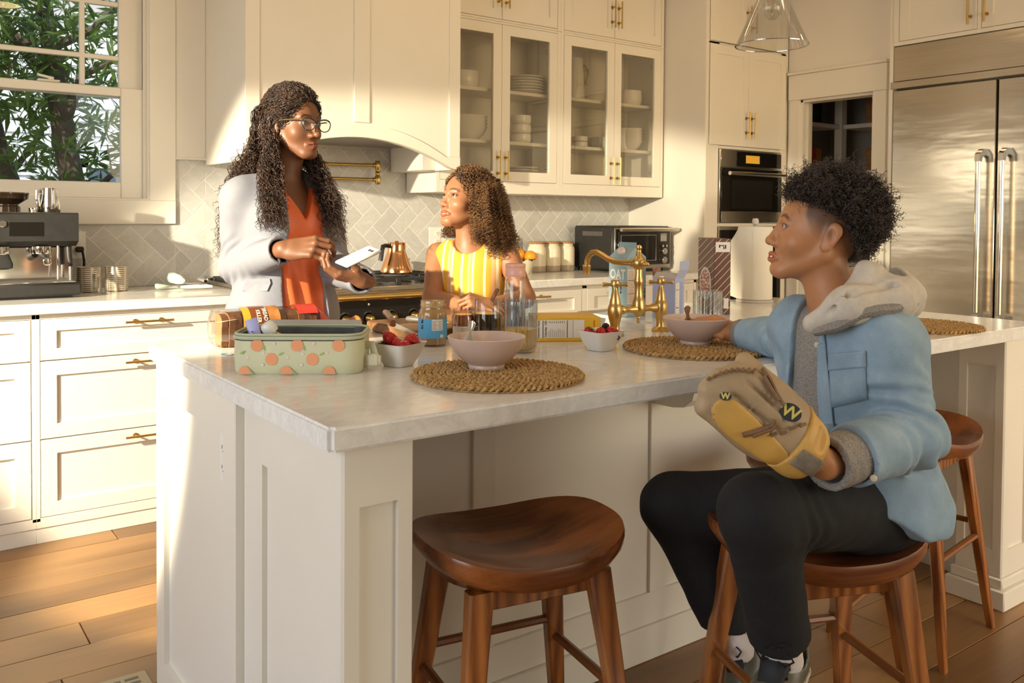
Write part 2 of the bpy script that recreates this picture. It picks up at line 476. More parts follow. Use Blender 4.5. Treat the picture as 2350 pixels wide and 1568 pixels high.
# window: casing, frame, two sashes with bars, panes, lock
win = thing('window_1', None, None, (.3, WY, 1.21)); win['kind'] = 'structure'
CX1 = 1.192
g = G(); yf = WY-.022
g.box(WX1-.012, CX1, yf, WY, 1.212, CEIL-.05, .003); g.box(WX0-.11, WX0+.012, yf, WY, 1.212, CEIL-.05, .003)
g.box(WX0-.11, CX1, yf-.002, WY, 1.212, 1.325, .003); g.box(WX0-.11, CX1, yf, WY, WZ1-.01, WZ1+.12, .003)
part('casing', g, M['paint'], win)
g = G()
g.box(WX1-.02, WX1+.004, WY-.012, WY+.15, WZ0, WZ1, .003); g.box(WX0-.004, WX0+.02, WY-.012, WY+.15, WZ0, WZ1, .003)
g.box(WX0, WX1, WY-.01, WY+.15, WZ0-.004, WZ0+.018, .003); g.box(WX0, WX1, WY-.01, WY+.15, WZ1-.02, WZ1, .003)
g.box(WX1-.032, WX1-.014, WY+.012, WY+.022, WZ0, WZ1)
part('frame', g, M['paint'], win)
GX1 = .958; GX0 = WX0+.11
MEET = 1.815
def sash(name, y0, y1, z0, z1, top, bot, bars):
    g = G(); s0, s1 = WX0+.02, WX1-.022
    g.box(s0, GX0, y0, y1, z0, z1, .004); g.box(GX1, s1, y0, y1, z0, z1, .004)
    g.box(GX0, GX1, y0, y1, z0, z0+bot, .004); g.box(GX0, GX1, y0, y1, z1-top, z1, .004)
    sh = part(name, g, M['paint'], win)
    xs = [GX0, GX1]; zs = [z0+bot, z1-top]
    if bars:
        bx = [GX0+.155, GX1-.155]; bz = [1.985, 2.235, 2.45]
        for x in bx: gg = G(); gg.box(x-.011, x+.011, y0+.004, y1-.004, zs[0], zs[1], .003); part('bar', gg, M['paint'], sh)
        for z in bz: gg = G(); gg.box(GX0, GX1, y0+.005, y1-.005, z-.011, z+.011, .003); part('bar', gg, M['paint'], sh)
        xs = [GX0]+bx+[GX1]; zs = [zs[0]]+bz+[zs[1]]
    for i in range(len(xs)-1):
        for j in range(len(zs)-1):
            gg = G(); gg.box(xs[i]+.001, xs[i+1]-.001, (y0+y1)/2-.002, (y0+y1)/2+.002, zs[j]+.001, zs[j+1]-.001); part('pane', gg, M['winpane'], sh, smooth=0)
    return sh
sash('lower_sash', WY+.028, WY+.062, WZ0+.016, MEET+.030, .042, .075, False)
sash('upper_sash', WY+.066, WY+.10, MEET-.015, WZ1-.018, .05, .05, True)
g = G(); c = py(112, 186, WY+.028)
g.box(c.x-.045, c.x+.045, WY+.018, WY+.05, MEET+.030, MEET+.040, .004); g.cyl((c.x+.01,WY+.035,MEET+.04), (c.x+.01,WY+.035,MEET+.052), .012); g.cyl((c.x+.01,WY+.035,MEET+.048),(c.x-.045,WY+.03,MEET+.058), .006)
part('lock', g, M['paint'], win)

# ---------------------------------------------------------------- cabinet fronts
def shaker(g, u0, u1, v0, v1, rail, mp, thick=.02, recess=.011, railv=None):
    """flat frame with a sunk panel; mp maps (u, v, n) to room coordinates, n points out of the front"""
    rv = rail if railv is None else railv; e = .0025
    a = [(u0+e,v0+e),(u1-e,v0+e),(u1-e,v1-e),(u0+e,v1-e)]; o = [(u0,v0),(u1,v0),(u1,v1),(u0,v1)]
    i1 = [(u0+rail,v0+rv),(u1-rail,v0+rv),(u1-rail,v1-rv),(u0+rail,v1-rv)]
    rings = [[mp(p[0],p[1],-thick) for p in o], [mp(p[0],p[1],-e) for p in o], [mp(p[0],p[1],0) for p in a], [mp(p[0],p[1],0) for p in i1], [mp(p[0],p[1],-recess) for p in i1]]
    g.loop(rings, True, True)
def mpY(y): return lambda u, v, n: (u, y-n, v)
def mpX(x): return lambda u, v, n: (x-n, u, v)
def bar_handle(name, parent, mp, u, v, length, vert=False, m='brass', r=.0048, off=.034):
    g = G(); h = length/2; q = length*.27
    if vert:
        g.cyl(mp(u,v-h,off), mp(u,v+h,off), r, n=12)
        for s in (-1,1): g.cyl(mp(u,v+s*q,0), mp(u,v+s*q,off), r*.85, n=10); g.cyl(mp(u,v+s*q,0), mp(u,v+s*q,.006), r*2.0, n=12)
    else:
        g.cyl(mp(u-h,v,off), mp(u+h,v,off), r, n=12)
        for s in (-1,1): g.cyl(mp(u+s*q,v,0), mp(u+s*q,v,off), r*.85, n=10); g.cyl(mp(u+s*q,v,0), mp(u+s*q,v,.006), r*2.0, n=12)
    return part(name, g, M[m], parent)
FY = 3.742           # face of the base drawers
def base_unit(label, x0, x1, fronts, fill=(.016,.016), y=FY, right_end=False):
    """fronts: list of (x0,x1,z0,z1,handle) drawers or doors; handle: None | ('h',x,len) | ('v',x,z,len)"""
    t = thing('base_cabinet', label, 'cabinet', ((x0+x1)/2, (y+WY)/2, 0))
    g = G(); g.box(x0, x1, y+.022, WY-.006, .085, .878)
    xs0, xs1 = min(f[0] for f in fronts), max(f[1] for f in fronts)
    g.box(x0, xs0-.002, y, y+.03, .085, .878, .001); g.box(xs1+.002, x1, y, y+.03, .085, .878, .001)
    g.box(x0, x1, y, y+.03, .858, .878, .001)
    ztop = max(f[3] for f in fronts); zbot = min(f[2] for f in fronts)
    g.box(x0, x1, y, y+.03, .06, zbot-.002, .001)
    part('body', g, M['paint'], t)
    g = G(); g.box(x0, x1, y+.006, y+.04, 0, .062, .001); part('plinth', g, M['paint'], t)
    for f in fronts:
        g = G(); mp = mpY(y-.001)
        rail = .055; 
        shaker(g, f[0], f[1], f[2], f[3], rail if f[1]-f[0] > .2 else .04, mp, railv=min(rail, (f[3]-f[2])*.28))
        d = part('drawer' if (f[4] is None or f[4][0] == 'h') else 'door', g, M['paint'], t)
        if f[4]:
            if f[4][0] == 'h': bar_handle('handle', d, mp, f[4][1], f[3]-.026, f[4][2])
            else: bar_handle('handle', d, mp, f[4][1], f[4][2], f[4][3], True)
    return t
Z3 = [(.100,.396),(.400,.696),(.700,.856)]
base_unit('white three-drawer base cabinet at the left frame edge under the espresso machine', -.42, .513, [(-.385,.497,a,b,('h',.06,.185)) for a,b in Z3])
base_unit('white wide three-drawer base cabinet between the left edge cabinet and the range', .513, 1.318, [(.529,1.302,a,b,('h',.917,.185)) for a,b in Z3])
g = G(); g.box(-.6, 1.322, 3.712, WY-.010, .878, TOPZ, .004)
single('worktop', g, M['marble'], 'grey veined marble worktop left of the range holding the espresso machine', 'worktop')
# ---------------------------------------------------------------- right run
base_unit('white drawer base cabinet right of the range behind the girl', 2.455, 3.245, [(2.471,3.229,a,b,('h',2.88,.20)) for a,b in Z3])
t = base_unit('white base cabinet with a door below the toaster oven', 3.245, 3.70, [(3.267,3.69,.700,.856,('h',3.48,.12)),(3.267,3.69,.10,.696,('v',3.62,.62,.15))])
t = base_unit('narrow white base cabinet in the corner by the tall oven cabinet', 3.70, 4.166, [(3.712,4.14,.700,.856,('h',3.93,.12)),(3.712,4.14,.10,.696,('v',3.76,.62,.15))])
g = G(); g.box(2.452, 4.167, 3.712, WY-.010, .878, TOPZ, .004)
single('worktop', g, M['marble'], 'grey veined marble worktop right of the range holding the toaster oven', 'worktop')

# ---------------------------------------------------------------- upper cabinets
UY = 4.03
def upper_glass(label, x0, x1, z0, z1, hz):
    t = thing('glass_cabinet', label, 'cabinet', ((x0+x1)/2, UY+.15, z0))
    g = G(); y0 = UY+.022
    g.box(x0, x0+.018, y0, WY-.012, z0, z1); g.box(x1-.018, x1, y0, WY-.012, z0, z1); g.box(x0+.018, x1-.018, WY-.024, WY-.012, z0, z1)
    g.box(x0+.018, x1-.018, y0, WY-.024, z0, z0+.02); g.box(x0+.018, x1-.018, y0, WY-.024, z1-.02, z1)
    g.box(x0, x0+.024, UY, y0, z0, z1, .001); g.box(x1-.024, x1, UY, y0, z0, z1, .001); g.box(x0+.024, x1-.024, UY, y0, z0-.055, z0+.012, .001); g.box(x0+.024, x1-.024, UY, y0, z1-.012, z1, .001)
    g.box(x0, x0+.024, UY, y0, z0-.055, z0, .001); g.box(x1-.024, x1, UY, y0, z0-.055, z0, .001); g.box(x0, x1, y0, WY-.012, z0-.055, z0)
    part('body', g, M['paint'], t)
    for zz in (1.69, 1.98):
        g = G(); g.box(x0+.019, x1-.019, UY+.06, WY-.025, zz-.02, zz, .002); part('shelf', g, M['paint'], t)
    xm = (x0+x1)/2; mp = mpY(UY-.001)
    for (a,b,hs) in ((x0+.026, xm-.0012, 1), (xm+.0012, x1-.026, -1)):
        g = G(); fw = .056; zb, zt = z0+.014, z1-.014; n0 = -.021
        o = [(a,zb),(b,zb),(b,zt),(a,zt)]; i = [(a+fw,zb+fw),(b-fw,zb+fw),(b-fw,zt-fw),(a+fw,zt-fw)]
        g.loop([[mp(*p,n0) for p in i],[mp(*p,n0) for p in o],[mp(*p,0) for p in o],[mp(*p,0) for p in i],[mp(*p,n0) for p in i]], False, False)
        d = part('door', g, M['paint'], t)
        g = G(); g.box(a+fw, b-fw, UY+.010, UY+.013, zb+fw, zt-fw); part('pane', g, M['pane'], d, smooth=0)
        hx = (b-.026) if hs == 1 else (a+.026)
        bar_handle('handle', d, mp, hx, hz, .165, True, 'brass_dark')
        for zz in (zb+fw+.03, zt-fw-.05):
            hx2 = a+fw-.004 if hs == 1 else b-fw+.004
            g = G(); g.box(min(hx2,hx2-hs*.03)+ (0 if hs==-1 else .03), max(hx2,hx2-hs*.03)+(0 if hs==-1 else .03), UY+.02, UY+.05, zz-.012, zz+.012, .003); part('hinge', g, M['chrome'], d)
    return t
def upper_solid(label, x0, x1, z0, z1, hz):
    t = thing('upper_cabinet', label, 'cabinet', ((x0+x1)/2, UY+.15, z0))
    g = G(); g.box(x0, x1, UY+.022, WY-.012, z0, z1); g.box(x0, x0+.024, UY, UY+.022, z0, z1, .001); g.box(x1-.024, x1, UY, UY+.022, z0, z1, .001)
    g.box(x0+.024, x1-.024, UY, UY+.022, z0, z0+.012, .001); part('body', g, M['paint'], t)
    xm = (x0+x1)/2; mp = mpY(UY-.001)
    for (a,b,hs) in ((x0+.026, xm-.0012, 1), (xm+.0012, x1-.026, -1)):
        g = G(); shaker(g, a, b, z0+.014, z1-.03, .056, mp); d = part('door', g, M['paint'], t)
        bar_handle('handle', d, mp, (b-.026) if hs == 1 else (a+.026), hz, .165, True, 'brass_dark')
XM = 3.298
upper_glass('glass-fronted upper cabinet next to the range hood', 2.449, XM, 1.443, 2.345, 1.545)
upper_glass('glass-fronted upper cabinet next to the white side wall', XM, 4.155, 1.443, 2.345, 1.545)
upper_solid('solid upper cabinet with brass handles above the glass cabinet by the hood', 2.449, XM, 2.346, 2.93, 2.50)
upper_solid('solid upper cabinet with brass handles above the glass cabinet by the side wall', XM, 4.155, 2.346, 2.93, 2.50)

# ---------------------------------------------------------------- range hood with arched apron
HX0, HX1, HYF = 1.334, 2.446, 3.80
hood = thing('range_hood', 'cream panelled range hood with an arched lower edge over the range', 'range hood', (1.89, 4.1, 1.48))
def arch(x, z0, rise):
    u = (x-(HX0+HX1)/2)/((HX1-HX0)/2-.045); return z0+rise*max(0, 1-u*u)
g = G(); N = 40; xs = [HX0+(HX1-HX0)*i/N for i in range(N+1)]
V = []; 
for x in xs:
    zb = arch(x, 1.498, .132)
    V += [(x,HYF,zb),(x,HYF,CEIL-.005),(x,HYF+.03,zb),(x,HYF+.03,CEIL-.005)]
Fs = []
for i in range(N):
    a = 4*i; b = a+4; Fs += [(a,b,b+1,a+1),(a+2,a+3,b+3,b+2),(a,a+2,b+2,b)]
Fs += [(0,1,3,2),(4*N,4*N+2,4*N+3,4*N+1)]
g.add(V, Fs); part('front', g, M['paint'], hood, smooth=25)
for sx in (HX0, HX1-.022):
    g = G(); g.box(sx, sx+.022, HYF+.03, WY-.016, 1.498, CEIL-.005, .001); part('side', g, M['paint'], hood)
g = G(); g.box(HX0+.022, HX1-.022, HYF+.03, WY-.016, 1.63, 1.66); part('underside', g, M['steelsink'], hood)
g = G(); g.box(HX1-.10, HX1-.022, HYF+.20, WY-.016, 1.50, 1.64, .002); part('bracket', g, M['paint'], hood)
# raised stiles, rails and the arched border on the hood front
g = G(); yr = HYF-.008
def strip(x0, x1, z0, z1): g.box(x0, x1, yr, HYF+.001, z0, z1, .0012)
xm = (HX0+HX1)/2+.005; strip(HX0+.001, HX0+.065, 1.56, CEIL-.01); strip(HX1-.065, HX1-.001, 1.56, CEIL-.01); strip(xm-.04, xm+.04, 1.70, CEIL-.01)
V = []
for x in xs:
    zb = arch(x, 1.498, .132); zt = max(zb+.0, 1.545+.15*max(0,1-((x-(HX0+HX1)/2)/((HX1-HX0)/2-.065))**2)) if HX0+.06 < x < HX1-.06 else 1.56
    V += [(x,yr-.0006,zb+.0008),(x,yr-.0006,zt),(x,HYF+.001,zb+.0008),(x,HYF+.001,zt)]
g.add(V, Fs); part('panel_frame', g, M['paint'], hood, smooth=25)

# ---------------------------------------------------------------- white side wall and tall oven cabinet
TFY = 3.684
g = G(); g.box(4.17, 4.186, TFY+.004, WY, 0, CEIL); struct('wall_side', g, M['wallpaint'], smooth=0)
tall = thing('tall_oven_cabinet', 'tall cream cabinet with paired doors above the built-in ovens', 'cabinet', (4.58, 4.0, 0))
TX0, TX1 = 4.172, 4.975
g = G(); g.box(TX0+.016, TX1, TFY+.022, WY, 0, CEIL-.005); 
g.box(TX0, 4.288, TFY, TFY+.03, .0, CEIL-.01, .001); g.box(4.90, TX1, TFY, TFY+.03, 0, CEIL-.01, .001)
g.box(4.288, 4.90, TFY, TFY+.03, 1.695, 1.712, .001); g.box(4.19, 4.95, TFY, TFY+.03, 2.338, 2.352, .001); g.box(4.288, 4.90, TFY, TFY+.03, 1.207, 1.227, .001); g.box(4.288,4.9,TFY,TFY+.03,.0,.42,.001)
part('body', g, M['paint'], tall)
mp = mpY(TFY-.012)
for z0, z1, hz in ((1.714,2.337,1.85),(2.354,2.92,2.52)):
    for a,b,hs in ((4.194,4.559,1),(4.5615,4.94,-1)):
        g = G(); shaker(g, a, b, z0, z1, .058, mp, thick=.004, recess=.010); d = part('door', g, M['paint'], tall)
        bar_handle('handle', d, mp, (b-.026) if hs == 1 else (a+.026), hz, .17, True, 'brass_dark')
def wall_oven(label, z0, z1, panel):
    t = thing('wall_oven', label, 'oven', (4.59, TFY, z0)); x0, x1 = 4.292, 4.896; y = TFY-.016
    g = G(); g.box(x0, x1, y+.004, TFY+.0, z0, z1, .002); part('body', g, M['steel'], t)
    zp = z1-.118 if panel else z1-.02
    if panel:
        g = G(); g.box(x0+.004, x1-.004, y, y+.006, zp+.004, z1-.004, .002); cp = part('control_panel', g, M['steel'], t)
        g = G(); g.box(x0+.15, x1-.004, y-.0022, y+.001, zp+.012, z1-.012, .001); part('display_glass', g, M['darkglass'], cp)
        g = G(); g.box(x0+.24, x0+.375, y-.003, y-.002, zp+.035, zp+.085); part('display', g, plain('amber_display', (.42,.22,.02,1), .3, Emission_Color=(.9,.48,.06,1), Emission_Strength=.35), cp)
    g = G(); g.box(x0+.002, x1-.002, y-.008, y+.004, z0+.004, zp, .003); d = part('door', g, M['darkglass'], t)
    g = G(); g.box(x0+.10, x1-.10, y-.0088, y-.0078, z0+.09, zp-.075); part('window', g, plain('oven_window', (.014,.013,.011,1), .12), d)
    g = G(); g.box(x0+.003, x1-.003, y-.0095, y-.006, z0+.005, z0+.072, .001); part('lower_trim', g, M['steel'], d)
    if panel:
        g = G(); zb = zp-.036; g.cyl((x0+.03,y-.05,zb),(x1-.02,y-.05,zb), .0125, n=14); g.cyl((x0+.07,y,zb),(x0+.07,y-.05,zb),.008); g.cyl((x1-.07,y,zb),(x1-.07,y-.05,zb),.008); part('handle', g, M['steel'], d)
    return t
wall_oven('black glass wall oven with an amber display and round steel handle', 1.229, 1.693, True)
wall_oven('lower black wall oven mostly hidden behind the paper towel roll', .43, 1.205, False)

# ---------------------------------------------------------------- right wall: pantry doorway
PY0, PY1, PZ = 3.054, 3.586, 2.04     # pantry opening
g = G(); g.box(XR, XR+.1, PY1, TFY+.0, 0, CEIL); g.box(XR, XR+.1, PY0, PY1, PZ, CEIL); g.box(XR, XR+.1, 2.90, PY0, 0, CEIL); g.box(XR, XR+.1, -2.6, 1.66, 0, CEIL)
wall_right = struct('wall_right', g, M['wallpaint'], smooth=0)
door = thing('door_1', None, None, (XR, 3.3, 0)); door['kind'] = 'structure'
g = G(); xo = XR-.02
g.box(xo, XR, PY1-.004, PY1+.075, 0, PZ+.1, .002); g.box(xo, XR, PY0-.085, PY0+.004, 0, PZ+.1, .002); g.box(xo-.006, XR, PY0-.09, PY1+.08, PZ, PZ+.165, .002); g.box(xo-.018, XR, PY0-.094, PY1+.082, PZ+.165, PZ+.185, .003)
part('casing', g, M['paint'], door)
g = G(); g.box(XR-.002, XR+.1, PY1-.022, PY1, 0, PZ, .002); g.box(XR-.002, XR+.1, PY0, PY0+.018, 0, PZ, .002); g.box(XR-.002, XR+.1, PY0, PY1, PZ-.018, PZ, .002); g.box(XR+.04, XR+.055, PY1-.034, PY1-.02, 0, PZ)
part('jamb', g, M['paint'], door)

# ---------------------------------------------------------------- pantry behind the doorway
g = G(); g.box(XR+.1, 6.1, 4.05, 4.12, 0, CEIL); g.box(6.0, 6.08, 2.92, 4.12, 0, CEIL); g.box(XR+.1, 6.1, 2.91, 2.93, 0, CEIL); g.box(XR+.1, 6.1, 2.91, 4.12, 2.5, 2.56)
struct('wall_pantry', g, plain('pantry_wall_in_shade', (.34,.31,.27,1), .8), smooth=0)  # wall colour darkened to stand for the lack of light in the pantry
rack = thing('pantry_shelving', None, None, (5.7, 3.7, 0)); rack['kind'] = 'structure'  # shelving of the pantry: corner post and shelves
g = G(); g.box(5.62, 5.68, 3.70, 3.76, 0, 2.48, .002); part('corner_post', g, M['paint'], rack)
for z in (.55, .95, 1.27, 1.60, 1.93, 2.28):
    g = G(); g.box(XR+.102, 5.62, 3.715, 4.05, z-.03, z, .002); part('shelf', g, M['paint'], rack)
    g = G(); g.box(5.64, 6.0, 2.94, 3.70, z-.03, z, .002); part('shelf', g, M['paint'], rack)
def pantry_item(name, lab, cat, p, w, d, h, m, kind='box', rot=0):
    g = G()
    if kind == 'box': g.box(-w/2, w/2, -d/2, d/2, 0, h, .004)
    elif kind == 'jar': g.lathe([(0,0),(w/2*.94,0),(w/2,.01),(w/2,h*.7),(w/2*.8,h*.8),(w/2*.8,h*.84),(w/2*.86,h*.84),(w/2*.86,h),(0,h)], 20)
    elif kind == 'bottle': g.lathe([(0,0),(w/2,0),(w/2,h*.55),(w/2*.35,h*.75),(w/2*.3,h*.95),(w/2*.38,h*.95),(w/2*.38,h),(0,h)], 18)
    elif kind == 'crate':
        t_ = .012
        g.box(-w/2,w/2,-d/2,d/2,0,t_); g.box(-w/2,-w/2+t_,-d/2,d/2,t_,h); g.box(w/2-t_,w/2,-d/2,d/2,t_,h); g.box(-w/2+t_,w/2-t_,-d/2,-d/2+t_,t_,h); g.box(-w/2+t_,w/2-t_,d/2-t_,d/2,t_,h)
        g.box(-w/2-.004,-w/2,-d*.28,d*.28,h*.62,h*.82)
    elif kind == 'bag': g.loop([[(x*w,y*d,0) for x,y in rrect(1,1,.2)],[(x*w*1.05,y*d*1.05,h*.5) for x,y in rrect(1,1,.2)],[(x*w*.8,y*d*.25,h*.85) for x,y in rrect(1,1,.2)],[(x*w*.75,y*d*.05,h) for x,y in rrect(1,1,.2)]])
    return single(name, g, m, lab, cat, loc=p, rot=rot)
crate = wood('pantry_crate_wood', (.22,.10,.03), (.42,.22,.08), 1, .6, axis=1)
pantry_item('wooden_crate', 'brown wooden crate on the high pantry shelf by the door casing', 'crate', (5.79,3.28,1.93), .28, .50, .17, crate, 'crate')
pantry_item('wooden_crate', 'brown wooden crate holding packets on the middle pantry shelf', 'crate', (5.79,3.28,1.60), .28, .50, .16, crate, 'crate')
pantry_item('snack_packet', 'yellow packet standing in the middle pantry crate', 'packet', (5.79,3.13,1.613), .05, .12, .27, plain('yellow_packet', 'b99a3a', .5))
pantry_item('paper_packet', 'white pointed paper packet standing in the middle pantry crate', 'packet', (5.79,3.36,1.613), .04, .11, .22, plain('white_packet', 'cfc8b8', .6), 'bag', PI/2)
pantry_item('food_box', 'red carton on the left middle pantry shelf', 'box', (5.36,3.80,1.60), .13, .06, .17, plain('red_carton', 'a3301c', .5))
pantry_item('food_box', 'orange carton beside the red one on the pantry shelf', 'box', (5.475,3.82,1.60), .08, .06, .16, plain('orange_carton', 'b06a22', .5))
pantry_item('spice_jar', 'pale jar left of the red carton in the pantry', 'jar', (5.20,3.80,1.60), .07, .07, .11, plain('pale_jar', 'a99b80', .4), 'jar')
pantry_item('storage_jar', 'glass jar right of the orange carton in the pantry', 'jar', (5.565,3.79,1.60), .06, .06, .10, plain('dim_jar', '8b8474', .3), 'jar')
pantry_item('oil_bottle', 'dark green bottle on the high pantry shelf', 'bottle', (5.50,3.82,1.93), .075, .075, .26, plain('dark_bottle', (.02,.03,.01,1), .08), 'bottle')
pantry_item('oil_bottle', 'short dark bottle on the high pantry shelf near the door jamb', 'bottle', (5.31,3.82,1.93), .08, .08, .21, plain('dark_bottle_b', (.03,.03,.015,1), .08), 'bottle')
pantry_item('storage_jar', 'tall pale canister on the high pantry shelf at the jamb', 'jar', (5.17,3.83,1.93), .13, .13, .23, plain('dim_canister', '6d6656', .4), 'jar')
pantry_item('paper_bag', 'brown paper bag behind the red carton in the pantry', 'bag', (5.40,3.94,1.60), .16, .09, .30, plain('kraft_paper', '5a4630', .8), 'bag')
pantry_item('wooden_crate', 'low wooden crate on the pantry shelf behind the boy', 'crate', (5.79,3.28,1.27), .28, .50, .17, crate, 'crate')

# ---------------------------------------------------------------- fridge and the cabinets over it
fr = thing('refrigerator', 'wide stainless steel built-in refrigerator with two doors and long handles', 'refrigerator', (5.2, 2.28, 0))
FX = 4.90; FYL, FYS, FYR = 2.893, 2.293, 1.69
g = G(); g.box(FX+.05, 5.5, FYR, FYL, .0, 2.275); part('body', g, plain('fridge_side', (.30,.28,.25,1), .4, .8), fr)
g = G(); g.box(FX, FX+.048, FYS+.004, FYL-.002, .10, 2.018, .005); d = part('door', g, M['steel'], fr)
g = G()
def fhandle(y):
    g = G(); g.tube([(FX-.062,y,.76),(FX-.062,y,1.575)], .014, 14)
    for z, s in ((.745,-1),(1.575,1)):
        g.loop([[(FX-.076,y-.014,z),(FX-.048,y-.014,z),(FX-.048,y+.014,z),(FX-.076,y+.014,z)],[(FX-.074,y-.014,z+s*.04),(FX-.045,y-.014,z+s*.02),(FX-.045,y+.014,z+s*.02),(FX-.074,y+.014,z+s*.04)],[(FX-.03,y-.014,z+s*.07),(FX-.02,y-.014,z+s*.035),(FX-.02,y+.014,z+s*.035),(FX-.03,y+.014,z+s*.07)],[(FX,y-.014,z+s*.07),(FX,y-.014,z+s*.035),(FX,y+.014,z+s*.035),(FX,y+.014,z+s*.07)]])
    return g
part('handle', fhandle(2.357), M['chrome'], d)
g = G(); g.box(FX, FX+.048, FYR+.002, FYS-.004, .10, 2.018, .005); d = part('door', g, M['steel'], fr)
part('handle', fhandle(2.235), M['chrome'], d)
g = G(); g.box(FX-.004, FX+.05, FYR, FYL+.012, 2.026, 2.068, .003); part('grille_trim', g, M['steel'], fr)
g = G(); g.box(FX+.006, FX+.05, FYR, FYL, 2.07, 2.276, .003); part('grille', g, M['steel'], fr)
g = G(); g.box(FX+.02, FX+.05, FYR, FYL, 0, .09); part('kick_plate', g, M['blackmatte'], fr)
g = G(); g.box(FX+.005, XR, FYL+.002, FYL+.026, 0, CEIL-.004, .002); struct('trim_2', g, M['paint'])
oc = thing('over_fridge_cabinet', 'cream cabinet with two doors and brass handles above the refrigerator', 'cabinet', (5.2, 2.28, 2.28))
g = G(); g.box(FX+.022, 5.5, 1.63, FYL, 2.28, CEIL-.005); g.box(FX, FX+.022, 1.63, FYL, 2.279, 2.302, .001); g.box(FX, FX+.022, 2.86, FYL, 2.302, CEIL-.006, .001); g.box(FX, FX+.022, 2.386, 2.408, 2.302, CEIL-.006, .001); part('body', g, M['paint'], oc)
for a,b,hy in ((2.41,2.858,2.445),(1.70,2.384,2.357)):
    g = G(); shaker(g, a, b, 2.304, 2.93, .06, mpX(FX-.001)); d = part('door', g, M['paint'], oc)
    bar_handle('handle', d, mpX(FX-.001), hy, 2.43, .20, True, 'brass_dark', r=.0055)

# ---------------------------------------------------------------- island
IX0, IX1, IY0, IY1 = .605, 3.214, 1.325, 2.468
isl = thing('kitchen_island', 'cream panelled kitchen island with posts under the marble top', 'island', (1.9, 2.0, 0))
BY = 1.785; SLB = .873
SX0, SX1, SY0 = 1.66, 2.10, 2.05
g = G(); g.box(.648, 3.13, BY+.012, SY0-.004, .0, SLB); g.box(.648, SX0-.004, SY0-.004, 2.42, 0, SLB); g.box(SX1+.004, 3.13, SY0-.004, 2.42, 0, SLB); g.box(SX0-.004, SX1+.004, SY0-.004, 2.42, 0, .655)
part('body', g, M['paint'], isl, smooth=0)
mpl = lambda x: (lambda u, v, n: (x-n, u, v))
g = G(); shaker(g, 1.82, 2.44, .0, SLB, .075, mpl(.618), thick=.024, recess=.014, railv=.085); end = part('end_panel', g, M['paint'], isl)
g = G(); g.box(.635, .652, 1.822, 2.438, 0, SLB-.001); part('end_backing', g, M['paint'], isl)
# wing post at the near-left corner
g = G(); g.box(.650, .773, 1.360, 1.83, 0, SLB); part('wing_core', g, M['paint'], isl, smooth=0)
g = G(); shaker(g, 1.349, 1.82, 0, SLB, .105, mpl(.638), thick=.014, recess=.011, railv=.112); part('wing_panel', g, M['paint'], isl)
g = G(); shaker(g, .6405, .775, .0005, SLB-.0005, .030, mpY(1.347), thick=.014, recess=.010, railv=.105); part('wing_panel', g, M['paint'], isl)
g = G(); g.box(.766, .7755, 1.362, BY+.012, 0.001, SLB-.001); part('wing_side', g, M['paint'], isl, smooth=0)
# stool-side panelling: boards between battens, rails and base
bx = [.775, 1.222, 1.83, 2.45, 3.13]
for i in range(4):
    g = G(); g.box(bx[i]+(.0 if i == 0 else .033), bx[i+1]-.033, BY, BY+.012, .19, SLB, 0); part('field_panel', g, M['paint'], isl, smooth=0)
for x in bx[1:]:
    g = G(); g.box(x-.033, x+.033, BY-.010, BY+.012, .19, SLB, .0015); part('batten', g, M['paint'], isl)
g = G(); g.box(.776, 3.16, BY-.010, BY+.012, .10, .19, .0015); part('bottom_rail', g, M['paint'], isl)
g = G(); g.box(.776, 3.16, BY-.020, BY+.012, 0, .10, .003); part('base_board', g, M['paint'], isl)
# corbel
q = px(1566, 940, 1.80); g = G()
prof = [(BY-.01,.873),(1.62,.873),(1.62,.80),(1.63,.765),(1.66,.742),(1.70,.735),(BY-.01,.733)]
g.add([(1.805,y,z) for y,z in prof]+[(1.855,y,z) for y,z in prof], [list(range(7)), [7+i for i in range(7)][::-1]]+[(i,(i+1)%7,7+(i+1)%7,7+i) for i in range(7)])
part('corbel', g, M['paint'], isl, smooth=0)
# far-right post with stepped base, and right end panel
g = G(); g.box(2.965, 3.145, 1.350, 1.487, 0, SLB); part('post_core', g, M['paint'], isl, smooth=0)
g = G(); shaker(g, 1.341, 1.49, .10, SLB, .028, mpl(2.954), thick=.013, recess=.009, railv=.085); part('post_panel', g, M['paint'], isl)
g = G(); shaker(g, 2.9565, 3.15, .1005, SLB-.0005, .036, mpY(1.339), thick=.013, recess=.009, railv=.085); part('post_panel', g, M['paint'], isl)
g = G(); g.box(2.935, 3.175, 1.32, 1.515, 0, .065, .004); g.box(2.947, 3.163, 1.332, 1.503, .065, .10, .005); part('post_base', g, M['paint'], isl)
g = G(); g.box(3.125, 3.16, 1.49, 2.44, 0, SLB); part('end_panel', g, M['paint'], isl, smooth=0)
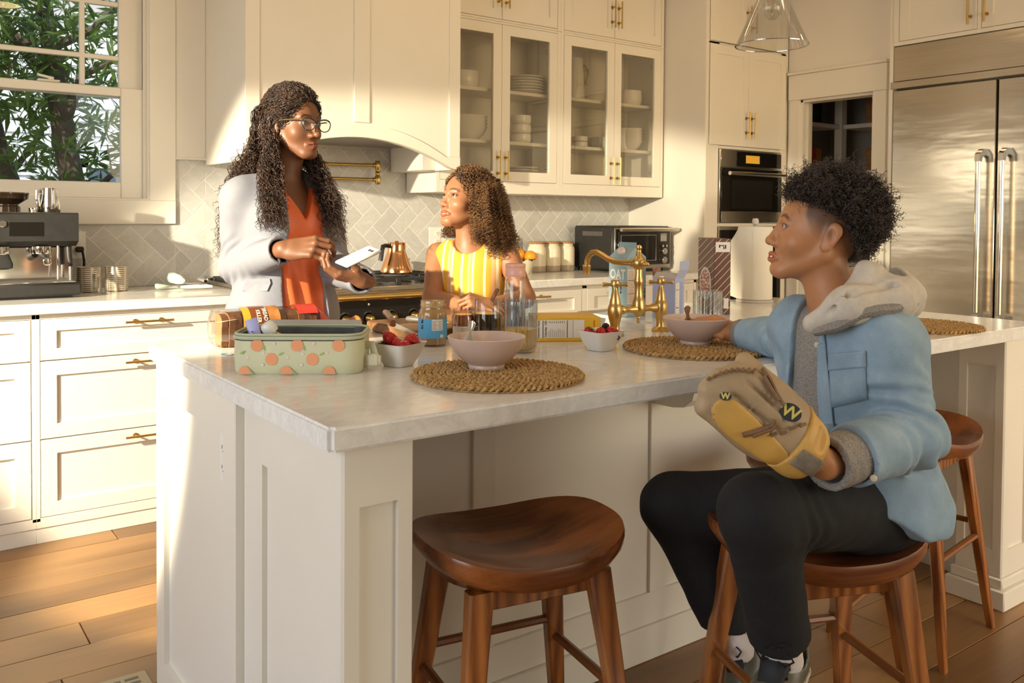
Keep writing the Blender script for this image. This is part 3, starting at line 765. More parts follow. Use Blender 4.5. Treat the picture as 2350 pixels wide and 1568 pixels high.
# outlet in the end panel
ol = thing('wall_outlet', 'white double outlet set in the island end panel', 'outlet', (.632, 1.911, .73))
def outlet_parts(t, mp, u, v, w=.07, h=.115, decor=False):
    g = G(); shaker(g, u-w/2, u+w/2, v-h/2, v+h/2, w/2-.002, mp, thick=.004, recess=0, railv=h/2-.002); part('cover_plate', g, M['whiteplastic'], t)
    for s in (-1,1):
        g = G(); c = v+s*h*.19
        pts = [(u+.0165*math.cos(a), c+.014*math.sin(a)) for a in [2*PI*i/16 for i in range(16)]]
        g.loop([[mp(*p,0) for p in pts],[mp(*p,.004) for p in pts]]); r_ = part('receptacle', g, M['whiteplastic'], t)
        g = G()
        for du in (-.006,.006): g.loop([[mp(u+du-.0012,c-.001,.0045),mp(u+du+.0012,c-.001,.0045),mp(u+du+.0012,c+.007,.0045),mp(u+du-.0012,c+.007,.0045)],[mp(u+du-.0012,c-.001,.003),mp(u+du+.0012,c-.001,.003),mp(u+du+.0012,c+.007,.003),mp(u+du-.0012,c+.007,.003)]])
        g.cyl(mp(u,c-.006,.003), mp(u,c-.006,.0046), .0024, n=8); part('slot', g, M['blackmatte'], r_)
outlet_parts(ol, mpl(.6275), 1.911, .73)
# worktop with the sink notch
g = G(); poly = [(IX0,IY0),(IX1,IY0),(IX1,IY1),(SX1,IY1),(SX1,SY0+.03),(SX1-.009,SY0+.009),(SX1-.03,SY0),(SX0,SY0),(SX0,IY1),(IX0,IY1)]
bm = bmesh.new(); vs = [bm.verts.new((x,y,SLB)) for x,y in poly]; f = bm.faces.new(vs); r_ = bmesh.ops.extrude_face_region(bm, geom=[f])
bmesh.ops.translate(bm, verts=[v for v in r_['geom'] if isinstance(v, bmesh.types.BMVert)], vec=(0,0,ISL-SLB))
bmesh.ops.recalc_face_normals(bm, faces=bm.faces)
vert_e = [e for e in bm.edges if abs(e.verts[0].co.z-e.verts[1].co.z) > .01 and (e.verts[0].co.x < .7 or e.verts[0].co.x > 3.1)]
bmesh.ops.bevel(bm, geom=vert_e, offset=.009, segments=3, affect='EDGES')
te = [e for e in bm.edges if e.verts[0].co.z > ISL-.001 and e.verts[1].co.z > ISL-.001 or (e.verts[0].co.z < SLB+.001 and e.verts[1].co.z < SLB+.001)]
te = [e for e in te if len(e.link_faces) == 2 and abs(e.link_faces[0].normal.dot(e.link_faces[1].normal)) < .5]
bmesh.ops.bevel(bm, geom=te, offset=.005, segments=2, affect='EDGES')
me = bpy.data.meshes.new('island_worktop'); bm.to_mesh(me); bm.free(); me.materials.append(M['marble'])
me.polygons.foreach_set('use_smooth', [True]*len(me.polygons)); me.set_sharp_from_angle(angle=math.radians(50))
o = bpy.data.objects.new('island_worktop', me); COL.objects.link(o); tag(o, 'thick grey veined marble top of the kitchen island', 'worktop')
# farmhouse sink in the notch
sk = thing('farmhouse_sink', 'white apron-front sink set into the far side of the island', 'sink', (1.88, 2.26, .66))
g = G(); a0,a1,b0,b1 = SX0+.002, SX1-.002, SY0+.002, IY1+.012; zb, zt = .66, .909; w_ = .018
o_ = [(a0,b0),(a1,b0),(a1,b1),(a0,b1)]; i_ = [(a0+w_,b0+w_),(a1-w_,b0+w_),(a1-w_,b1-w_),(a0+w_,b1-w_)]
g.loop([[(*p,zb) for p in o_],[(*p,zt) for p in o_],[(*p,zt) for p in i_],[(*p,zb+.03) for p in i_]], True, True)
part('basin', g, M['white'], sk)
g = G(); g.lathe([(0,0),(.045,0),(.045,.004),(.03,.005),(.028,.001),(0,.001)], 20, tr(1.88,2.27,zb+.031)); part('drain', g, M['chrome'], sk)

# ---------------------------------------------------------------- range
rg = thing('range_cooker', 'black gas range with brass knobs and a brass towel rail', 'range', (1.885, 4.0, 0))
RX0, RX1, RY = 1.326, 2.448, 3.70
g = G(); g.box(RX0, RX1, RY+.02, WY-.012, .03, .905, .003); part('body', g, M['black'], rg)
g = G(); g.box(RX0, RX1, RY-.005, WY-.012, .906, .928, .004); g.box(RX0, RX0+.012, RY-.005, WY-.012, .928, .942, .002); g.box(RX1-.012, RX1, RY-.005, WY-.012, .928, .942, .002); g.box(RX0, RX1, WY-.06, WY-.012, .928, .955, .003); part('cooktop', g, M['steel'], rg)
g = G(); g.box(RX0+.002, RX1-.002, RY, RY+.02, .715, .868, .002); cp = part('control_panel', g, M['black'], rg)
g = G(); g.box(RX0+.002, RX1-.002, RY-.002, RY+.02, .868, .906, .002); part('front_rail', g, M['steel'], rg)
for x in (1.53, 1.645, 1.765, 1.885, 2.005, 2.125, 2.25):
    g = G(); g.lathe([(.034,0),(.034,.003),(.028,.004),(.026,.004),(.026,.0),(0,0)], 28, tr(x,RY,.782) @ rx(PI/2)); kb = part('knob', g, M['black'], cp)
    g = G(); g.lathe([(.020,.003),(.0215,.010),(.0215,.022),(.018,.028),(.018,.030),(.0135,.036),(.0135,.042),(.008,.049),(0,.051)], 24, tr(x,RY,.782) @ rx(PI/2)); g.cyl((x,RY-.036,.782),(x+.002,RY-.036,.744),.0052,n=10); g.cyl((x+.002,RY-.036,.748),(x+.002,RY-.036,.743),.009,n=12); part('knob_cap', g, M['brass'], kb)
g = G(); g.lathe([(.006,0),(.006,.003),(0,.004)], 12, tr(1.885,RY,.845) @ rx(PI/2)); part('indicator', g, M['chrome'], cp)
g = G(); zr = .885; g.cyl((RX0+.02,RY-.052,zr),(RX1-.02,RY-.052,zr),.0145,n=18)
for x in (RX0+.06, RX1-.06): g.cyl((x,RY,zr),(x,RY-.052,zr),.010)
part('towel_rail', g, M['brass'], rg)
for x0,x1 in ((RX0+.03,1.88),(1.89,RX1-.03)):
    g = G(); g.box(x0, x1, RY-.016, RY+.01, .14, .69, .004); d = part('oven_door', g, M['black'], rg)
    g = G(); g.cyl((x0+.05,RY-.06,.63),(x1-.05,RY-.06,.63),.012); g.cyl((x0+.08,RY-.01,.63),(x0+.08,RY-.06,.63),.008); g.cyl((x1-.08,RY-.01,.63),(x1-.08,RY-.06,.63),.008); part('handle', g, M['brass'], d)
def grate(x0, x1, y0, y1):
    g = G(); z = .962; r = .0065; g_ = g
    def bar(p, q, w=.009, h=.016): 
        dx, dy = q[0]-p[0], q[1]-p[1]; L = math.hypot(dx,dy); g_.box(0, L, -w/2, w/2, z-h, z, .002, tr(p[0],p[1],0) @ rz(math.atan2(dy,dx)))
    bar((x0,y0),(x1,y0)); bar((x0,y1),(x1,y1)); bar((x0,y0),(x0,y1)); bar((x1,y0),(x1,y1)); ym = (y0+y1)/2; bar((x0,ym),(x1,ym))
    for yc in ((y0+ym)/2,(ym+y1)/2):
        xc = (x0+x1)/2
        for a in range(8):
            ca, sa = math.cos(a*PI/4), math.sin(a*PI/4); k = 1/max(abs(ca)/((x1-x0)/2), abs(sa)/((ym-y0)/2)); bar((xc+ca*.05,yc+sa*.05),(xc+ca*k,yc+sa*k))
    for x in (x0,x1):
        for y in (y0,ym,y1): g.box(x-.008,x+.008,y-.008,y+.008,.928,z,.002)
    return g
for i in range(3):
    x0 = RX0+.03+i*.357; part('grate', grate(x0, x0+.345, RY+.04, WY-.085), M['iron'], rg)
    for yy in (RY+.18, RY+.44):
        g = G(); g.lathe([(0,.928),(.05,.928),(.05,.938),(.036,.940),(.036,.950),(.02,.953),(0,.953)], 24, tr(x0+.1725,yy,0)); part('burner', g, M['iron'], rg)
# pot filler on the tiles
pf = thing('pot_filler', 'folding brass pot filler mounted on the tiles over the range', 'tap', (1.92, WY-.01, 1.5))
a = py(755, 377, WY-.08); b = py(866, 380, WY-.08); c2 = py(770, 411, WY-.08); d2 = py(866, 413, WY-.08)
ya = WY-.085
g = G(); g.lathe([(0,0),(.032,0),(.032,.008),(.012,.014),(.010,.085),(0,.085)], 20, tr(1.88,WY-.011,a.z) @ rx(PI/2)); part('wall_flange', g, M['brass_dark'], pf)
g = G(); g.cyl((1.88,ya,a.z),(b.x,ya,b.z),.0085,n=14); g.tube([(1.90,ya,a.z),(1.93,ya,a.z),(1.935,ya,a.z)],[.014,.014,.01],14); g.cyl((b.x-.03,ya,b.z),(b.x,ya,b.z),.012,n=14); part('arm', g, M['brass_dark'], pf)
g = G(); zc = (b.z+d2.z)/2
g.lathe([(0,d2.z-.026),(.012,d2.z-.025),(.016,d2.z-.018),(.016,d2.z+.018),(.012,d2.z+.024),(.012,zc-.006),(.015,zc),(.012,zc+.006),(.012,b.z-.024),(.016,b.z-.018),(.016,b.z+.018),(.012,b.z+.025),(0,b.z+.026)], 20, tr(b.x,ya,0)); part('elbow', g, M['brass_dark'], pf)
g = G(); g.cyl((1.78,ya,d2.z),(b.x,ya,d2.z),.0085,n=14); g.cyl((b.x-.03,ya,d2.z),(b.x,ya,d2.z),.012,n=14); g.tube([(1.78,ya,d2.z),(1.76,ya,d2.z-.004),(1.752,ya,d2.z-.02),(1.75,ya,d2.z-.07)],.0085,12); g.ball((1.86,ya,d2.z+.02),(.016,.006,.006)); part('spout', g, M['brass_dark'], pf)

# ---------------------------------------------------------------- pendant lamp
pen = thing('pendant_lamp', 'clear glass cone pendant lamp hanging over the island', 'lamp', (0,0,0))
pc = CW*0; d = ray(1771, 105); pc = Vector((0,0,EYE))+Vector(d)*(2.05/2023.07); pen.location = pc
bpy.context.view_layer.update()
rr = .082
def at(*p): return Vector(p)+pc
tilt = Matrix.Rotation(0, 4, 'X')
g = G(); g.lathe([(rr,0),(rr+.0012,.001),(.016,.150),(.014,.150),(rr-.0016,.001),(rr,0)], 56, tr(pc), cap=False); part('shade', g, M['clearglass'], pen)
g = G(); g.lathe([(rr-.0012,0),(rr+.0016,.0),(rr+.0016,.002),(rr-.0012,.002),(rr-.0012,0)], 56, tr(pc), cap=False); part('rim', g, glassy('rim_glass', (.9,.88,.82,1), .35), pen)
g = G(); g.lathe([(0,.058),(.008,.060),(.019,.072),(.0225,.088),(.019,.104),(.012,.118),(.011,.130),(0,.130)], 24, tr(pc)); part('bulb', g, glassy('bulb_glass', (.95,.94,.9,1), .10), pen)
g = G(); g.tube([at(-.006,0,.12),at(-.006,0,.085),at(0,0,.078),at(.006,0,.085),at(.006,0,.12)], .0009, 6); part('filament', g, M['brass'], pen)
g = G(); g.lathe([(0,.128),(.014,.128),(.016,.135),(.016,.175),(.022,.18),(.022,.20),(.006,.21),(0,.21)], 20, tr(pc)); part('socket', g, M['brass_dark'], pen)
g = G(); g.cyl(at(0,0,.21), (pc.x,pc.y,CEIL-.02), .0035, n=8); g.lathe([(0,0),(.06,0),(.06,.02),(0,.02)], 24, tr(pc.x,pc.y,CEIL-.021)); part('cord', g, M['brass_dark'], pen)

# ================================================================ SMALL THINGS
def text_geo(txt, size=.02, bold=.0):
    c = bpy.data.curves.new('txt', 'FONT'); c.body = txt; c.size = size; c.align_x = 'CENTER'; c.align_y = 'CENTER'; c.fill_mode = 'FRONT'; c.resolution_u = 2; c.offset = bold
    o = bpy.data.objects.new('txt', c); COL.objects.link(o); dg = bpy.context.evaluated_depsgraph_get(); me = bpy.data.meshes.new_from_object(o.evaluated_get(dg))
    V = [tuple(v.co) for v in me.vertices]; Fs = [list(p.vertices) for p in me.polygons]
    bpy.data.objects.remove(o); bpy.data.curves.remove(c); bpy.data.meshes.remove(me); return V, Fs
def frame(o, u, v):
    """matrix whose local x is u, y is v, z their cross product"""
    u = Vector(u).normalized(); v = Vector(v).normalized(); n = u.cross(v)
    return Matrix(((u.x,v.x,n.x,o[0]),(u.y,v.y,n.y,o[1]),(u.z,v.z,n.z,o[2]),(0,0,0,1)))
def put_text(g, txt, size, Mx, cx, cy, lift=.0006, bold=0, sx=1.0, rot=0):
    V, Fs = text_geo(txt, size, bold); g.add(V, Fs, Mx @ tr(cx, cy, lift) @ rz(rot) @ sc(sx,1,1))
def put_quad(g, Mx, x0, x1, y0, y1, lift=.0004):
    g.add([(x0,y0,lift),(x1,y0,lift),(x1,y1,lift),(x0,y1,lift)], [(0,1,2,3)], Mx)
ink = plain('black_ink', (.015,.014,.013,1), .6); inkwhite = plain('white_ink', (.80,.76,.68,1), .6)

# ---------------------------------------------------------------- woven placemats
def placemat(label, c, rot):
    t = thing('placemat', label, 'placemat', (c[0],c[1],ISL), rot, 'woven seagrass placemats')
    g = G(); R = .187; rings = 12; r0 = random.Random(int(c[0]*100))
    g.lathe([(0,.0005),(R-.004,.0005),(R-.004,.004),(0,.004)], 40); part('backing', g, M['straw'], t, world=False)
    g = G()
    for k in range(rings):
        r = .010+(R-.010)*(k+.5)/rings; n = max(10, int(2*PI*r/.0135)); w = (R-.01)/rings
        for i in range(n):
            for s in (-1,1):
                a = 2*PI*(i+.5*(s > 0)+r0.uniform(-.15,.15))/n; da = .011/r
                p = []
                for q in (-1,0,1):
                    aa = a+q*da*.75; rr = r+s*w*.22-q*s*w*.33
                    p.append((rr*math.cos(aa), rr*math.sin(aa), .0065+(.003 if q == 0 else -.0015)+r0.uniform(-.0006,.0008)))
                g.tube(p, [.0022,.0040,.0022], 5, up=(0,0,1))
    o = part('weave', g, M['straw'], t, world=False); o['kind'] = 'stuff'
    return t
st = NT('seagrass'); nv = st.noise(st.coord('Object'), 90, 3); st.col(st.ramp(nv, [(.25,(.17,.085,.026)),(.5,(.42,.25,.088)),(.75,(.66,.44,.19))])).set(Roughness=.75); M['straw'] = st.m
placemat('round woven placemat under the bowl with a spoon nearest the camera', (1.102,1.553), .3)
placemat('round woven placemat under the bowl the boy is holding', (1.760,1.583), 1.1)
placemat('empty round woven placemat behind the boy near the island end', (2.730,1.505), 2.0)

# ---------------------------------------------------------------- cereal bowls and spoons
M['blush'] = plain('blush_stoneware', (.60,.44,.36,1), .28, var=.06, vs=9)
M['blush_in'] = plain('blush_glaze', (.66,.50,.42,1), .2)
def cereal_bowl(label, c):
    t = thing('cereal_bowl', label, 'bowl', (c[0],c[1],ISL+.0105), 0, 'blush stoneware bowls')
    g = G(); g.lathe([(0,.0),(.040,.0),(.041,.007),(.040,.009),(.058,.022),(.074,.040),(.0845,.060),(.0875,.070),(.0862,.0715),(.083,.068),(.071,.043),(.055,.026),(.03,.017),(0,.016)], 48); part('bowl_body', g, M['blush'], t, world=False)
    g = G(); g.lathe([(0,.021),(.042,.0215),(.046,.022)], 32, cap=False); part('milk', g, plain('milk', (.70,.60,.48,1), .3), t, world=False)
    r_ = random.Random(5); g = G()
    for i in range(14):
        a = r_.uniform(0,2*PI); q = r_.uniform(.0,.038); g.lathe([(.0025,-.0015),(.005,0),(.0025,.0015)], 8, tr(q*math.cos(a),q*math.sin(a),.024) @ rx(r_.uniform(0,.6)), cap=False)
    part('cereal', g, plain('cereal', (.38,.16,.05,1), .7), t, world=False)['kind'] = 'stuff'
    return t
cereal_bowl('blush stoneware bowl holding only a spoon, on the nearest placemat', (1.113,1.612))
cereal_bowl('blush stoneware bowl held by the boy', (1.790,1.608))
def spoon(label, base, top, faceto):
    """base: bowl end, top: handle end"""
    b = Vector(base); e = Vector(top); d = (e-b); L = d.length; d.normalize(); w = Vector(faceto).cross(d).normalized(); n = d.cross(w)
    g = G(); prof = [(0,.002),(.01,.010),(.03,.0165),(.048,.012),(.06,.005),(.09,.0034),(L*.75,.006),(L*.93,.0095),(L,.004)]
    rings = []
    for s, hw in prof:
        sag = -.005*math.sin(min(1,s/.06)*PI); c = b+d*s+n*sag
        rings.append([c+w*hw*math.cos(a)+n*(.0013*math.sin(a)) for a in [2*PI*i/12 for i in range(12)]])
    g.loop(rings); t = single('spoon', g, M['chrome'], label, 'spoon'); return t
sp0 = pz(1062,800,ISL+.035); 
spoon('steel spoon leaning in the bowl nearest the camera', (1.075,1.640,ISL+.032), py(1084,737,1.675), (-.55,-.8,.2))
spoon('steel spoon held upright by the boy in his bowl', (1.772,1.616,ISL+.034), py(1577,702,1.585), (-.55,-.8,.2))

# ---------------------------------------------------------------- square fruit bowls with berries
def fruit_bowl(label, c, rot, s=1.0):
    g = G(); rings = []
    for (w, z, r) in ((.050,0,.012),(.052,.003,.012),(.070,.020,.014),(.086,.044,.012),(.0885,.0465,.011),(.083,.0455,.010),(.066,.021,.012),(.048,.008,.010)):
        pts = rrect(w*s, w*s, r*s, 5); k = []
        for x, y in pts:
            f = 1+.10*(z/.0465)*((abs(x)+abs(y))/(w*s)-.75) if z > .03 else 1
            k.append((x*f, y*f, z*s+(.004*((abs(x)+abs(y))/(w*s)-.5) if z > .03 else 0)))
        rings.append(k)
    g.loop(rings); return single('fruit_bowl', g, M['white'], label, 'bowl', 'white square fruit bowls', (c[0],c[1],ISL+.0008), rot)
fruit_bowl('white square bowl of strawberries beside the lunch box', (.995,1.80), .35, 1.12)
fruit_bowl('white square bowl of cut berries in front of the tap', (1.545,1.715), .05, 1.08)
sb = NT('strawberry'); vo = sb.N('TexVoronoi'); vo.inputs['Scale'].default_value = 190; sb.L(sb.coord('Object'), vo.inputs[0]); sb.col(sb.ramp(vo.outputs[0], [(.0,(.66,.25,.05)),(.22,(.55,.012,.012)),(.6,(.40,.006,.008))])).set(Roughness=.22); sb.bump(vo.outputs[0], .5, .002); M['berry'] = sb.m
M['leaf'] = plain('berry_leaf', (.18,.30,.05,1), .6, var=.3, vs=60); M['blackberry'] = plain('blackberry', (.018,.008,.016,1), .15)
def strawberry(label, p, s, tilt, cut=False, leaf=True):
    t = thing('strawberry', label, 'strawberry', p, 0, 'strawberries in the fruit bowls'); R = Matrix.Rotation(tilt[0],4,'X') @ Matrix.Rotation(tilt[1],4,'Y') @ sc(s)
    g = G(); g.lathe([(0,-.020),(.005,-.0185),(.011,-.010),(.0152,.0),(.0158,.007),(.013,.0125),(.006,.015),(0,.0145)], 18, R); part('fruit', g, M['berry'], t, world=False)
    if leaf:
        g = G()
        for k in range(7):
            a = 2*PI*k/7; ca, sa = math.cos(a), math.sin(a)
            g.add([(0,0,.0155),(.006*ca-.003*sa,.006*sa+.003*ca,.0165),(.016*ca,.016*sa,.0145),(.006*ca+.003*sa,.006*sa-.003*ca,.0165)], [(0,1,2,3)], R)
        part('leaves', g, M['leaf'], t, world=False, smooth=0)
    return t
def blackberry(label, p, s):
    g = G(); r_ = random.Random(int(p[0]*999)); N = 34
    for i in range(N):
        z = 1-2*(i+.5)/N; q = math.sqrt(1-z*z); a = i*2.39996; g.ball((.0085*q*math.cos(a),.0085*q*math.sin(a),.0105*z), .0034, 8, 5)
    g.ball((0,0,0),.008,10,6); return single('blackberry', g, M['blackberry'], label, 'blackberry', 'blackberries in the fruit bowls', p)
zf = ISL+.042
strawberry('whole strawberry at the back left of the bowl by the lunch box', (.990,1.835,zf+.016), 1.12, (2.6,.4), leaf=False)
strawberry('whole strawberry at the right rear of the bowl by the lunch box', (1.030,1.802,zf+.012), 1.22, (2.4,-.5), leaf=False)
strawberry('small strawberry in the middle of the bowl by the lunch box', (.995,1.806,zf+.008), .95, (2.2,0), leaf=True)
strawberry('strawberry at the near edge of the bowl by the lunch box', (.992,1.775,zf+.004), 1.1, (1.9,.3), leaf=False)
blackberry('blackberry at the left corner of the bowl by the lunch box', (.955,1.817,zf-.002), 1)
blackberry('second blackberry behind the corner one in the bowl by the lunch box', (.972,1.830,zf), 1)
strawberry('halved strawberry with leaves at the left of the bowl before the tap', (1.518,1.730,zf+.002), 1.0, (.4,.3))
strawberry('leafy strawberry in the middle of the bowl before the tap', (1.548,1.716,zf), .95, (-.4,.5))
strawberry('cut red strawberry at the right of the bowl before the tap', (1.574,1.700,zf+.003), 1.0, (2.4,.4), leaf=False)
blackberry('blackberry on top of the bowl before the tap', (1.570,1.722,zf+.014), 1)
blackberry('blackberry low at the right in the bowl before the tap', (1.572,1.683,zf-.003), 1)

# ---------------------------------------------------------------- lunch box
LBA = math.atan2(-.143,.213); LB = Vector((.748,1.811,ISL))+Vector((-math.sin(LBA),math.cos(LBA),0))*.092
lb = thing('lunch_box', 'open pale green lunch box printed with peaches', 'lunch box', LB, LBA)
cloth = plain('pale_green_canvas', (.60,.60,.40,1), .55, var=.03, vs=20); M['lbc'] = cloth; lining = plain('grey_lining', (.085,.078,.07,1), .4, var=.2, vs=40)
L_, D_, H_ = .282, .178, .086
def lring(w, d, z, r, wob=0): return [(x, y, z+wob*math.sin(x*60)*.002) for x, y in rrect(w, d, r, 7)]
g = G(); g.loop([lring(L_-.012,D_-.012,0,.035), lring(L_-.002,D_-.002,.006,.04), lring(L_+.002,D_+.002,.04,.042), lring(L_,D_,H_-.012,.042)], True, False); part('shell', g, cloth, lb, world=False)
g = G(); g.loop([lring(L_-.010,D_-.010,H_-.003,.038,1), lring(L_-.012,D_-.012,.05,.036), lring(L_-.014,D_-.014,.008,.034)], False, True); part('lining', g, lining, lb, world=False)
g = G(); pts = lring(L_,D_,H_-.006,.042); 
g.tube(pts+[pts[0]], .0042, 8, cap=False); pts = lring(L_-.003,D_-.003,H_+.001,.042); g.tube(pts+[pts[0]], .0030, 8, cap=False); part('rim_piping', g, plain('sage_piping', (.46,.50,.35,1), .5), lb, world=False)
# folded-back lid lying behind the box
g = G(); n = 14
g.loop([[(x,y+D_/2+.004+.0,H_-.002) for x,y in [(-.10,.0),(.115,.0),(.115,.006),(-.10,.006)]],[(x,y+D_/2+.010,H_+.012) for x,y in [(-.10,.0),(.115,.0),(.115,.006),(-.10,.006)]]]); part('lid_hinge', g, plain('lid_lining', (.42,.36,.30,1), .6), lb, world=False)
g = G(); Mx = frame((0,-D_/2-.0012,H_/2), (1,0,0), (0,0,1)); g2 = G(); g3 = G()
def disc(gg, cx, cy, r, sx=1, ymax=.033, ymin=-.0405, n=26, lift=.0004):
    P = []
    for k in range(n):
        a = 2*PI*k/n; P.append((cx+r*sx*math.cos(a), min(ymax,max(ymin,cy+r*math.sin(a))), lift))
    gg.add(P, [list(range(n))], Mx)
pm_, lm_, dm_ = plain('peach_print', (.78,.33,.16,1), .6), plain('leaf_print', (.30,.46,.13,1), .6), plain('dot_print', (.72,.62,.54,1), .6)
for cx, cy in ((-.083,.022),(-.052,-.008),(.003,.022),(.036,-.008),(.092,.022),(-.110,-.037),(-.020,-.037),(.072,-.037)): g = G(); disc(g, cx, cy, .0135, .98); part('peach_print', g, pm_, lb, world=False, smooth=0)
for cx, cy in ((-.047,.026),(-.070,.005),(-.103,-.004),(-.018,-.004),(.014,.003),(.038,.026),(-.072,-.020),(.012,-.020),(.066,.006)): g = G(); disc(g, cx, cy, .0036); part('dot_print', g, dm_, lb, world=False, smooth=0)
for cx, cy, a in ((-.069,.018,-1.2),(-.032,.003,.5),(.017,.018,-1.2),(.056,.003,.5),(-.096,-.036,-.9),(-.005,-.036,-.9),(-.115,.006,.6)):
    M2 = Mx @ tr(cx,cy,.0005) @ rz(a); g = G(); g.add([(-.007,0,0),(0,.0028,0),(.009,0,0),(0,-.0028,0)], [(0,1,2,3)], M2); part('leaf_print', g, lm_, lb, world=False, smooth=0)
g = G(); ex = L_/2+.004
g.tube([(ex-.004,-.02,.055),(ex+.012,-.03,.058),(ex+.018,-.034,.040),(ex+.012,-.03,.018)], .010, 8, flat=.16, up=(1,0,0)); part('strap', g, plain('pale_strap', (.56,.55,.38,1), .6), lb, world=False)
g = G(); g.box(ex+.004, ex+.030, -.052, -.030, .012, .040, .004); g.box(ex+.028, ex+.034, -.050, -.034, .016, .036, .002); part('buckle', g, plain('pale_buckle', (.62,.60,.44,1), .35), lb, world=False)
# pouches inside the box
def inbox(x, y, z): 
    c, s = math.cos(LBA), math.sin(LBA); return Vector((LB.x+x*c-y*s, LB.y+x*s+y*c, ISL+z))
t = thing('snack_tube', 'lilac snack tube sticking out of the lunch box', 'snack packet', inbox(-.105,-.03,.0))
g = G(); p0 = inbox(-.085,-.04,.03); p1 = inbox(-.112,-.03,.115); 
u_ = (inbox(1,0,0)-inbox(0,0,0)).normalized(); ax = (p1-p0); 
rings = []
for k, (hw, ht) in enumerate(((.012,.009),(.014,.010),(.013,.009),(.013,.006),(.0135,.0016),(.0135,.0012))):
    c = p0+ax*(k/5); vv = ax.normalized().cross(u_).normalized(); uu = vv.cross(ax.normalized())
    rings.append([c+uu*hw*math.cos(a)+vv*ht*math.sin(a) for a in [2*PI*i/14 for i in range(14)]])
g.loop(rings); part('tube_body', g, plain('lilac_film', (.42,.42,.72,1), .35), t)
g = G(); Mx = frame(p0+ax*.45-vv*(-.0)-Vector((math.sin(-LBA),math.cos(LBA),0))*.0115, ax, -uu if False else Vector((-ax.normalized().z,0,0)) if False else uu.cross(Vector((0,0,1))) if False else uu)
[put_quad(g, Mx, -.02+i*.005, -.017+i*.005, -.003-.001*(i%2), .001+.002*((i*3)%2), .0) for i in range(9)]; part('lettering', g, plain('navy_ink', (.03,.03,.22,1), .5), t, smooth=0)
t = thing('yogurt_pouch', 'fruit pouch with a big white cap inside the lunch box', 'food pouch', inbox(-.06,0,0))
g = G(); Mx = tr(inbox(-.055,-.012,.062)) @ rz(LBA) @ ry(-.55) @ rx(.2)
g.loop([[(x,y,-.055) for x,y in rrect(.055,.02,.009)],[(x,y,-.02) for x,y in rrect(.056,.022,.009)],[(x,y,.012) for x,y in rrect(.03,.014,.006)],[(x,y,.022) for x,y in rrect(.018,.012,.005)]], M=Mx); part('pouch', g, plain('pouch_print', (.72,.47,.12,1), .35, var=.5, vs=40), t)
g = G(); g.lathe([(.009,.018),(.009,.024),(.0165,.026),(.0175,.034),(.0165,.046),(.012,.051),(0,.052)], 20, Mx); part('cap', g, M['whiteplastic'], t)

# ---------------------------------------------------------------- bread in its bag
br = thing('bread_bag', 'sliced brown loaf in a clear printed plastic bag behind the lunch box', 'bread', (.86,2.315,ISL))
crust = plain('bread_crust', (.20,.075,.022,1), .75, var=.25, vs=40); crumb = plain('bread_crumb', (.40,.20,.085,1), .9, var=.2, vs=90, bump=.4, bs=160)
BAx = -.10
Mb = tr(.87,2.31,ISL+.002) @ rz(BAx) @ sc(.86,.86,.80)
sl = [(-.046,0),(.046,0),(.052,.02),(.051,.06),(.058,.075),(.054,.095),(.03,.106),(0,.109),(-.03,.106),(-.054,.095),(-.058,.075),(-.051,.06),(-.052,.02)]
for i in range(15):
    g = G(); x = -.145+i*.0195; s = 1-.05*(i in (0,14)); ln = .05*random.uniform(-1,1)
    V = [(x,y*s,z*s) for y,z in sl]+[(x+.0182,y*s,z*s) for y,z in sl]; n = len(sl); g.cm = 0
    g.add(V, [(k,(k+1)%n,n+(k+1)%n,n+k) for k in range(n)], Mb @ tr(0,random.uniform(-.002,.002),0) @ Matrix.Rotation(ln,4,'Z')); g.cm = 1
    g.add(V, [list(range(n))[::-1],[n+k for k in range(n)]], Mb @ Matrix.Rotation(ln,4,'Z')); part('slice', g, [crust, crumb], br)
film = glassy('bag_film', (.93,.90,.86,1), .10, .08); filmt = glassy('bag_print_film', (.9,.8,.7,1), .08, .2)
def bagring(x, s, n=26, dz=0, wob=.0):
    out = []
    for k in range(n):
        a = 2*PI*k/n; y = .064*math.cos(a)*s; z = .0585+.0585*math.sin(a)*(1 if s > .5 else s); y = y*(1+.12*abs(math.sin(2*a))); z = z+(0.0585-z)*0+dz
        out.append((x, y+wob*.004*math.sin(5*a+x*60), max(.0,z)+wob*.003*math.sin(7*a+x*40)+(.0 if math.sin(a) < -.3 else .001)))
    return out
g = G(); g.loop([[(-.172,p[1]*.55,.06+(p[2]-.06)*.55) for p in bagring(0,.9)], bagring(-.162,.93,wob=1), bagring(-.10,1.03,wob=1), bagring(0,1.04,wob=1), bagring(.10,1.03,wob=1), bagring(.155,1.0,wob=1)], True, False, Mb); part('bag', g, film, br)
def bagprint(name, x0, x1, a0, a1, m, s=1.05, n=10):
    g = G(); rings = []
    def f(u, v):
        x = x0+(x1-x0)*u; a = a0+(a1-a0)*v; y = .064*math.cos(a)*s*(1+.12*abs(math.sin(2*a))); z = .0585+.0600*math.sin(a)*s; return (x, y, z+.0025)
    g.grid(f, 12, n, M=Mb); return part(name, g, m, br)
bagprint('orange_band', -.085, -.062, 1.2, 3.5, plain('bag_orange', (.72,.36,.03,1), .3)); bagprint('brown_band', -.062, -.012, 1.2, 3.1, plain('bag_brown', (.20,.055,.014,1), .3))
bagprint('ochre_band', -.008, .028, 1.2, 2.8, plain('bag_ochre', (.42,.17,.05,1), .3, var=.5, vs=30)); bagprint('red_band', .085, .150, 1.2, 2.5, plain('bag_red', (.50,.045,.03,1), .3))
bagprint('label_panel', -.03, .03, 3.0, 3.75, plain('bag_label', (.55,.48,.40,1), .4), 1.06)
